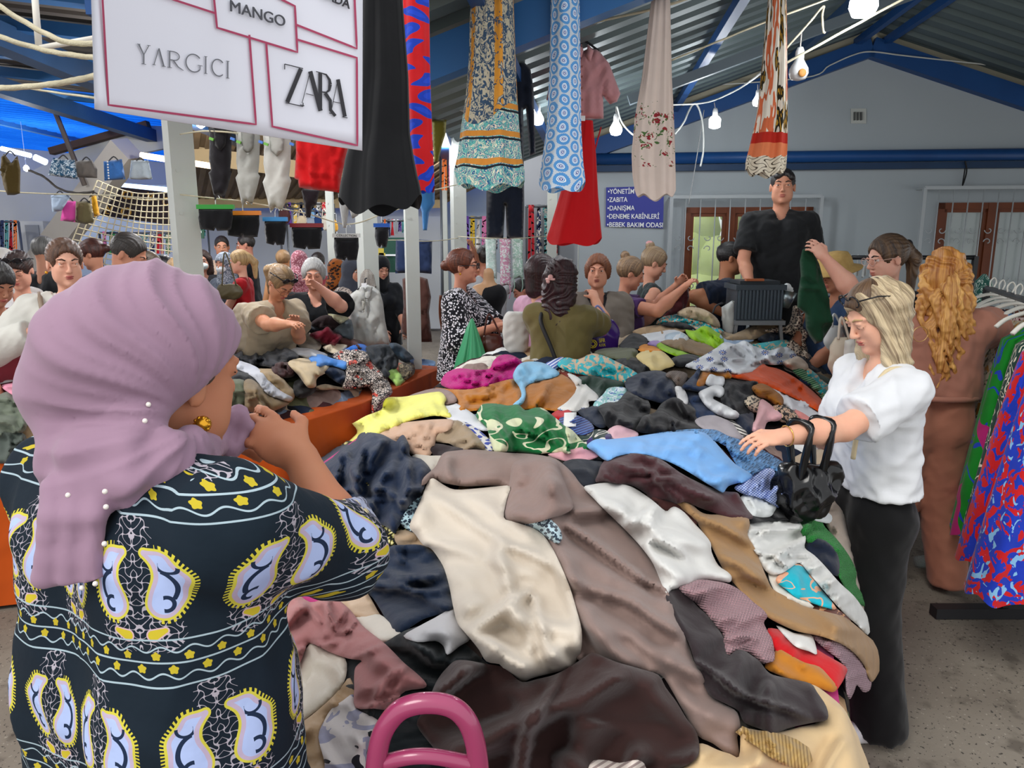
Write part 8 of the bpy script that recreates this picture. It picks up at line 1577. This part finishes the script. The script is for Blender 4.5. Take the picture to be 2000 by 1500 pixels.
MB().box(tuple(P(706, 561, 5.96)), tuple(P(716, 553, 5.96) + V3(0, .004, 0))).mk('size_label', plain('eeeeee', .6), t)
drape('scarf', 'beige checked scarf tied round the grey post above the white blouse', [(526, 712, 722), (536, 704, 730), (562, 702, 735)], 6.4, fab('8f8370', 'plaid', '5a4c40', s=.5), 5, .2, .08)
# mannequin bust with black tank
c = P(955, 640, 5.75); t = empty('mannequin', tuple(c)); tag(t, 'headless tan mannequin bust in a black tank top beside the floral blouse', 'mannequin')
v = Vol(c - V3(.25, .2, .05), c + V3(.25, .2, .5), .008); v.cone(c + V3(0, 0, .0), c + V3(0, 0, .2), .09, .085, .05); v.cone(c + V3(-.03, 0, .25), c + V3(.04, 0, .25), .085, .085, .05); v.cone(c + V3(0, 0, .3), c + V3(.0, 0, .42), .045, .04, .05); v.cone(c + V3(-.08, 0, .28), c + V3(-.10, 0, .22), .055, .05, .03); vmk('bust', v, plain('b48a64', .5), t)
v = Vol(c - V3(.25, .2, .05), c + V3(.25, .2, .5), .008); v.cone(c + V3(0, 0, .0), c + V3(0, 0, .2), .10, .095, .05); v.cone(c + V3(-.0, 0, .25), c + V3(.045, 0, .25), .092, .095, .05); v.cut(c + V3(0, 0, .32), (-.2, 0, 1)); v.cut(c + V3(-.075, 0, .2), (-1, 0, .15)); vmk('tank_top', v, fab('111114'), t)
MB().tube([(c.x, c.y, .02), (c.x, c.y, c.z)], .02, 8).lathe((c.x, c.y, 0), [(.16, 0), (.16, .02), (.03, .04)], 16).mk('stand', plain('777777', .4, .7), t, True)

rope('carrying rope from which the printed dresses hang just above the photo', [(660, -44, 1.75), (748, -44, 1.9), (812, -44, 2.1), (960, -44, 2.7), (1104, -44, 2.8), (1292, -44, 3.0), (1516, -44, 3.1), (1620, -50, 3.15)], .006)
rope('washing line carrying the bodysuits under the banner', [(352, 262, 4.6), (405, 256, 3.62), (484, 262, 3.6), (570, 266, 3.6), (600, 262, 3.5), (700, 262, 4.4)], .004, 'washing_line')
rope('washing line carrying the black stretch shorts', [(352, 380, 4.6), (425, 388, 4.6), (480, 394, 4.72), (541, 406, 4.84), (602, 418, 4.96), (680, 438, 5.08), (748, 418, 5.2), (806, 400, 5.75)], .004, 'washing_line')
rope('washing line carrying the lace tops behind the navy jumpsuit', [(895, 462, 7.5), (947, 465, 6.3), (985, 465, 6.3), (1022, 465, 6.3), (1078, 460, 7.8)], .004, 'washing_line')
rope('washing line carrying leggings beside the red and blue dress', [(805, 372, 5.7), (822, 368, 4.4), (850, 370, 4.4), (895, 360, 7.5)], .004, 'washing_line')
rope('washing line between the slim posts with slate blue trousers', [(717, 470, 6.6), (775, 469, 6.6), (843, 471, 6.6), (895, 465, 7.5)], .004, 'washing_line')
for nm_, (x_, y_, Y_) in (('sign_board', (387, 463, 8.82)), ('green_board', (750, 530, 8.64)), ('green_board', (798, 530, 8.64))):
    q_ = P(x_, y_, Y_); MB().bar((q_.x, q_.y, 0), (q_.x, q_.y, q_.z + .05), .04, .03, up=(1, 0, 0)).mk('board_post', plain('777777', .5, .5), bpy.data.objects[nm_])
# ---------------- held things, bags, crate, rack, chair ----------------
flat('trousers', 'dark green cloth held up by the woman in glasses', [(1567, 488), (1574, 484), (1588, 492), (1600, 515), (1608, 545), (1618, 585), (1624, 615), (1625, 635), (1604, 668), (1592, 672), (1580, 655), (1574, 640), (1572, 612), (1557, 600), (1558, 575), (1564, 540), (1562, 510)], 4.12, fab('123c26', wr=.4), .02, .022, wl=.10, step=5, cat='cloth')
flat('blouse', 'maroon blouse held up by the woman in purple', [(1306, 606), (1308, 585), (1316, 566), (1330, 555), (1344, 556), (1346, 580), (1340, 600), (1326, 612), (1312, 616), (1300, 626), (1290, 622)], 5.3, fab('4a1a1e', wr=.6), .02, .02, wl=.06, step=4)
drape('plastic_bag', 'thin green plastic bag hanging from the arm of the woman in the floral blouse', [(622, 920, 924), (640, 911, 931), (670, 901, 942), (700, 891, 951), (730, 884, 957), (760, 882, 960)], 4.85, plain('3f9a6a', .35, name='green_plastic'), 9, .14, .12, .01, cat='bag')
t = bag('shopping_bag', 'glossy purple shopping bag with yellow print on the arm of the woman in olive', 1172, 622, 4.55, .24, .30, .1, '3a1a6a', mat=plain('3c1c6c', .3), handle=(-.06, .06, .08), hcol='8a90c8', taper=1.0, seed=9)
fx = lambda x, y: P(x, y, 4.475)
mb = MB(); c = fx(1158, 672)
for k in range(8): a = k * .785; mb.ball(c + V3(.014 * math.cos(a), 0, .014 * math.sin(a)), (.005, .002, .005), 6, 4)
mb.tube([c + V3(.024 * math.cos(a), 0, .024 * math.sin(a)) for a in np.linspace(0, 6.283, 21)], .003, 5); mb.mk('yellow_emblem', plain('d8c21c', .5), t, True)
text('SIFIR', 8, 1170, 669, 1182, 668, fx, plain('d8c21c', .5), t, off=.01); text('A.V.M.', 6, 1170, 677, 1183, 676, fx, plain('d8c21c', .5), t, off=.01)
for k in range(7): x = 1153 + k * 5; MB().bar(fx(x, 636 + (k % 3) * 6), fx(x + 3, 628 + (k % 2) * 8), .006, .002).mk('yellow_print', plain('c9b42a', .5), t)
MB().bar(fx(1148, 657), fx(1184, 653), .004, .014).mk('pink_band', plain('b0289a', .4), t)
# black plastic bag on the blonde woman's forearm
E0, W0 = L_['J']['l'][1], L_['J']['l'][2]
t = empty('plastic_bag', tuple(W0.lerp(E0, .45) - V3(0, 0, .28))); tag(t, 'black plastic bag hanging on the forearm of the blonde woman', 'bag'); m_bp = plain('0e0e10', .22, name='black_plastic')
for f_, w in ((.28, .05), (.62, .055)):
    c = W0.lerp(E0, f_); d = (E0 - W0).normalized(); s_ = d.cross(V3(0, 0, 1)).normalized(); u_ = s_.cross(d); mb = MB()
    pts = [c + s_ * (.045 * math.sin(a)) + u_ * (.042 * math.cos(a) if math.cos(a) > 0 else 0) + d * .01 * math.sin(a * 2) + V3(0, 0, (.0 if math.cos(a) > 0 else math.cos(a) * .16)) for a in np.linspace(-2.7, 2.7, 23)]; mb.tube(pts, .010, 8, fn=lambda a, i: 1 + .35 * math.sin(a * 2 + i)); mb.mk('handle', m_bp, t, True)
c = W0.lerp(E0, .48) - V3(0, 0, .19); v = Vol(c - V3(.16, .16, .16), c + V3(.16, .16, .14), .006); v.ell(c - V3(.02, 0, 0), (.085, .07, .085), .03); v.cone(c + V3(-.06, 0, .06), c + V3(-.03, 0, 0), .03, .05, .04); v.cone(c + V3(.07, 0, .06), c + V3(.03, 0, 0), .03, .05, .04); vmk('bag_body', v, m_bp, t, wr=.02, wf=9)
# crate on its stool, cup and paper bag
c = P(1470, 622, 5.15); t = empty('crate', tuple(c)); tag(t, 'dark grey ribbed plastic crate on a metal stool in the stall', 'crate'); m_cr = plain('38424a', .45); w, d, h = .155, .13, .24
mb = MB(); mb.box((c.x - w, c.y - d, c.z), (c.x + w, c.y + d, c.z + h)); mb.mk('crate_body', m_cr, t)
mb = MB()
for k in range(13): x = c.x - w + .012 + k * (2 * w - .024) / 12; mb.box((x - .006, c.y - d - .012, c.z + .01), (x + .006, c.y - d, c.z + h - .035))
mb.mk('ribs', plain('4a555e', .45), t)
MB().box((c.x - w - .015, c.y - d - .018, c.z + h - .035), (c.x + w + .015, c.y + d + .015, c.z + h)).mk('rim', m_cr, t); MB().box((c.x - w + .02, c.y - d + .02, c.z + h), (c.x + w - .02, c.y + d, c.z + h + .025)).mk('lid', plain('222a30', .5), t); ld_ = t.children[-1]; MB().box((c.x - .10, c.y - d - .0, c.z + h + .025), (c.x + .02, c.y - d + .04, c.z + h + .04)).mk('lid_clip', plain('a4582e', .5), ld_)
t = empty('stool', (c.x, c.y, 0)); tag(t, 'metal stool under the dark grey crate', 'stool'); MB().box((c.x - w - .02, c.y - d - .02, c.z - .03), (c.x + w + .02, c.y + d + .02, c.z)).mk('seat', plain('8c9194', .4, .5), t)
for x in (-1, 1):
    for y in (-1, 1): MB().bar((c.x + x * .15, c.y + y * .12, c.z - .03), (c.x + x * .19, c.y + y * .15, .8), .022, .022, up=(1, 0, 0)).mk('leg', plain('9a9ea0', .35, .8), t)
c2 = P(1530, 592, 5.1); M = Matrix.Rotation(R(12), 3, 'Y'); t = empty('metal_cup', tuple(c2)); tag(t, 'brushed metal cup full of crumpled paper fixed to the crate', 'cup'); MB().lathe(c2, [(.045, -.03), (.07, .085), (.066, .085), (.042, -.02)], 24, M).mk('cup_body', plain('8f9a9c', .3, .9), t, True)
v = Vol(c2 - V3(.1, .1, .0), c2 + V3(.1, .1, .16), .006); 
for k in range(9): rr = random.Random(k); v.ell(c2 + V3(rr.uniform(-.04, .06), rr.uniform(-.04, .04), .09 + rr.uniform(-.01, .02)), rr.uniform(.018, .03), .004)
vmk('crumpled_paper', v, plain('dfe2e2', .8), t, wr=.006, wf=30)
t = empty('paper_bag', P(1421, 655, 5.0)); tag(t, 'white carrier bag standing left of the crate', 'bag'); flat('bag_body', '', [(1409, 600), (1430, 587), (1434, 588), (1433, 655), (1412, 657)], 5.0, fab('cfd0cc', wr=.6), .035, .010, parent=t, step=5)
MB().tube(curve([P(1411, 592, 5.0), P(1398, 598, 4.98), P(1392, 612, 4.98)], 5), .006, 6).mk('handle', plain('2c2c30', .5), t, True)
bag('shoulder_bag', 'beige shoulder bag behind the blonde woman at the far right of the table', 1645, 655, 4.0, .12, .24, .08, 'c9bfae', mat=plain('c6bba6', .5), handle=(-.03, .03, .1), seed=3)
bag('plastic_bag', 'white plastic bag behind the pile to the right of the leopard dress', 1632, 632, 4.5, .12, .16, .08, 'cfd2d0', mat=plain('cfd3d2', .35), handle=(-.03, .03, .06), seed=8)
flat('blouse', 'white blouse hanging in front of the shopper at the right end of the table', [(1650, 665), (1668, 660), (1675, 690), (1668, 740), (1655, 745), (1645, 720)], 3.6, fab('d4cfc6'), .02, .012, step=5)
flat('dress', 'orange red textured dress hanging beside the face of the blonde woman', [(1676, 690), (1686, 684), (1692, 700), (1690, 775), (1672, 780), (1664, 770), (1668, 730)], 3.3, fab('c2300f', 'terry'), .03, .01, step=5)
flat('dress', 'turquoise and beige dress hanging behind the chin of the blonde woman', [(1690, 700), (1712, 705), (1714, 750), (1700, 768), (1690, 770)], 3.35, fab('1fa9b0', 'blotch', 'c9b794', s=.5), .02, .01, step=5)
# clothes rail along the back wall
t = empty('clothes_rail', P(1775, 640, 6.2)); tag(t, 'black clothes rail with pale hangers in front of the right window', 'clothes rail'); a, b = P(1640, 503, 6.2), P(1905, 503, 6.0)
MB().tube([a, b], .018, 8).mk('rail_bar', plain('1c1c1f', .4), t, True)
for q in (a, b): MB().bar((q.x, q.y, 0), (q.x, q.y, q.z + .01), .035, .035, up=(1, 0, 0)).mk('rail_post', plain('1c1c1f', .4), t)
def hanger(px, py, Y, rz, c='d8d8d4', w=.19, parent=None, label=None, group=None):
    p = P(px, py, Y); M = Matrix.Translation(p) @ Matrix.Rotation(R(rz), 4, 'Z'); mb = MB(); L = lambda *a: M @ Vector(a)
    mb.tube(curve([L(.02, 0, -.01), L(.035, 0, .02), L(.015, 0, .045), L(-.01, 0, .02), L(0, 0, -.03), L(0, 0, -.05)], 5), .003, 6); mb.tube(curve([L(-w, 0, -.13), L(-w * .7, 0, -.09), L(0, 0, -.05), L(w * .7, 0, -.09), L(w, 0, -.13)], 5), .008, 8)
    o = mb.mk('clothes_hanger', plain(c, .4), parent, True)
    if label: tag(o, label, 'hanger', group)
    return o
for k, x in enumerate((1662, 1675, 1690, 1704, 1722, 1745)): hanger(x, 508, 6.18, 62, label='pale plastic hanger on the black rail before the right window', group='pale hangers on the black rail')
# rack of long dresses at the right edge
rk = [P(1925, 552, 4.3), P(2030, 560, 2.6)]
t = empty('clothes_rack', (2.4, 3.4, 0)); tag(t, 'rack carrying long printed dresses at the right edge', 'clothes rack'); MB().tube([V3(2.83, 4.45, 1.46), V3(2.05, 2.6, 1.46)], .016, 8).mk('rail_bar', plain('3a3a3e', .4), t, True)
for y, x in ((4.45, 2.83), (3.22, 2.31)): MB().bar((x, y, 0), (x, y, 1.46), .03, .03, up=(1, 0, 0)).bar((x - .33, y, .03), (x + .35, y, .03), .06, .05).mk('rack_stand', plain('1f1f22', .5), t)
def rackdress(y, z0, z1, w, mat, label, xo=0.0, lean=0.0, k=0):
    x = 2.18 + (y - 2.9) * .42 + xo; z0 = min(z0, 1.36); t = empty('dress', (x - .1 * lean, y, z1)); tag(t, label, 'dress'); N = 90; tt = np.arange(N) / N * 2 * np.pi; V = []; UV = []; m = 34
    for i in range(m):
        q = i / (m - 1); z = z0 + (z1 - z0) * q; ww = w * (.42 + .58 * q ** .7) if q > .06 else w * (.16 + .26 * q / .06); dd = .035 + .07 * q; f = 1 + .16 * np.sin(8 * tt + k + q * 1.5) + .1 * np.sin(13 * tt + 2 * k)
        V.append(np.stack([x - lean * q * .25 + ww * np.cos(tt) * (.9 + .1 * f), y + dd * np.sin(tt) * f * 1.2 + .02 * np.sin(3 * tt), np.full(N, z) + .012 * np.sin(8 * tt) * sstep(.9, 1, q)], 1)); UV.append(np.stack([tt * w * .9, np.full(N, z)], 1))
    f = [(i * N + j, (i + 1) * N + j, (i + 1) * N + (j + 1) % N, i * N + (j + 1) % N) for i in range(m - 1) for j in range(N)]; mk('dress_cloth', np.vstack(V), f, mat, t, uv=np.vstack(UV))
    M = Matrix.Translation((x, y, 1.48)) @ Matrix.Rotation(R(8 + 7 * (k % 3)), 4, 'Z'); mb = MB(); L = lambda *a: M @ Vector(a)
    mb.tube(curve([L(.02, 0, -.01), L(.035, 0, .02), L(.015, 0, .045), L(-.01, 0, .02), L(0, 0, -.03), L(0, 0, -.05)], 5), .004, 6); mb.tube(curve([L(-.2, 0, -.12), L(-.14, 0, -.08), L(0, 0, -.05), L(.14, 0, -.08), L(.2, 0, -.12)], 5), .010, 8); mb.mk('clothes_hanger', plain('d9d6cc', .4), t, True)
rackdress(4.35, 1.5, .35, .24, fab('14161c', 'swirl', 'c9ccd2', None, .5), 'black dress with white vine print at the back of the rack', k=1)
rackdress(4.12, 1.5, .35, .24, fab('1c2444', 'flowers', 'b8321c', 'b8321c', 1.6), 'navy dress with large orange medallions on the rack', k=2)
rackdress(3.92, 1.5, .4, .24, fab('7fb0d8', 'blotch', '2b5a9c', s=1), 'pale blue printed dress squeezed behind the maroon one', k=3)
rackdress(3.75, 1.5, .38, .25, fab('6a1426', 'leopard', 'e0d2cc', '8c2a38', 1.2), 'maroon and white spotted dress on the rack', k=4)
rackdress(3.55, 1.5, .4, .24, fab('b9ae98', 'swirl', '5a5a48', 'a9762c', .6), 'beige and olive patterned dress on the rack', k=5)
m_gs = fab('0f7d22', 'swirl', '1a3fb0', 'a8206a', 2.2)
rackdress(3.34, 1.5, .36, .26, m_gs, 'bright green dress with blue, pink and orange swirls on the rack', k=6)
rackdress(3.12, 1.5, .42, .25, fab('1a3a34', 'swirl', 'd6d0bc', None, .9), 'dark teal dress with cream print on the rack', k=7)
rackdress(2.92, 1.48, .42, .30, fab('c01c20', 'blotch', '1c38b0', '2440c8', 1.7), 'red and cobalt blue printed dress at the near end of the rack', k=8)
rackdress(2.70, 1.48, .38, .30, fab('1c38b0', 'blotch', 'c01c20', '7fb4dc', 1.4), 'cobalt blue and red dress with a pale hem at the right edge', k=9)
drape('foliage_top', 'green and white leaf print blouse hanging behind the ginger haired woman', [(535, 1920, 1926), (550, 1905, 1936), (590, 1902, 1944)], 4.9, fab('2c5a50', 'swirl', 'c9d6cc', None, .5), 6, .14, .1, cat='blouse')
# chair at the bottom
c0 = P(836, 1372, .86); t = empty('chair', (c0.x, .70, 0)); tag(t, 'raspberry pink plastic chair with a round tube back in front of the pile', 'chair'); m_ch, b_ = newmat('raspberry_plastic', .28, .5); setcol(b_, mixc(tex('Noise', obco(), 6), '8a2a52', '9c3a60')); b_.inputs['Coat Weight'].default_value = .4
bk = [(728, 1560, .86), (736, 1480, .86), (748, 1430, .86), (775, 1392, .86), (808, 1376, .86), (850, 1373, .86), (885, 1382, .86), (910, 1405, .86), (925, 1440, .86), (934, 1490, .86), (938, 1560, .86)]
pts = curve([P(*q) for q in bk], 6); top = pts[:]; L = V3(pts[0].x, .84, .62); Rr = V3(pts[-1].x, .84, .62)
MB().tube([V3(L.x - .01, .72, 0), V3(L.x, .80, .6)] + pts + [V3(Rr.x, .80, .6), V3(Rr.x + .01, .72, 0)], .0135, 16).mk('back_frame', m_ch, t, True)
MB().tube(curve([P(752, 1489, .86), P(800, 1478, .855), P(850, 1478, .855), P(924, 1492, .86)], 6), .010, 12).mk('back_rail', m_ch, t, True)
mb = MB(); zc = .66; mb.box((L.x - .02, .36, zc - .02), (Rr.x + .02, .80, zc)); mb.mk('seat', m_ch, t)
for x in (L.x, Rr.x): MB().tube([V3(x, .38, zc - .02), V3(x * 1.0, .34, 0)], .0135, 12).mk('leg', m_ch, t, True)
# clear bottle and shoe tip on the floor at the right
c = P(1822, 1118, 3.75); c.z = .035; o = MB().tube([c - V3(.09, 0, 0), c + V3(.05, .03, 0), c + V3(.08, .035, 0), c + V3(.11, .04, 0)], [.033, .033, .016, .014], 14); o = o.mk('plastic_bottle', m_glass, None, True); tag(o, 'crumpled clear plastic bottle on the floor behind the blonde woman', 'bottle')
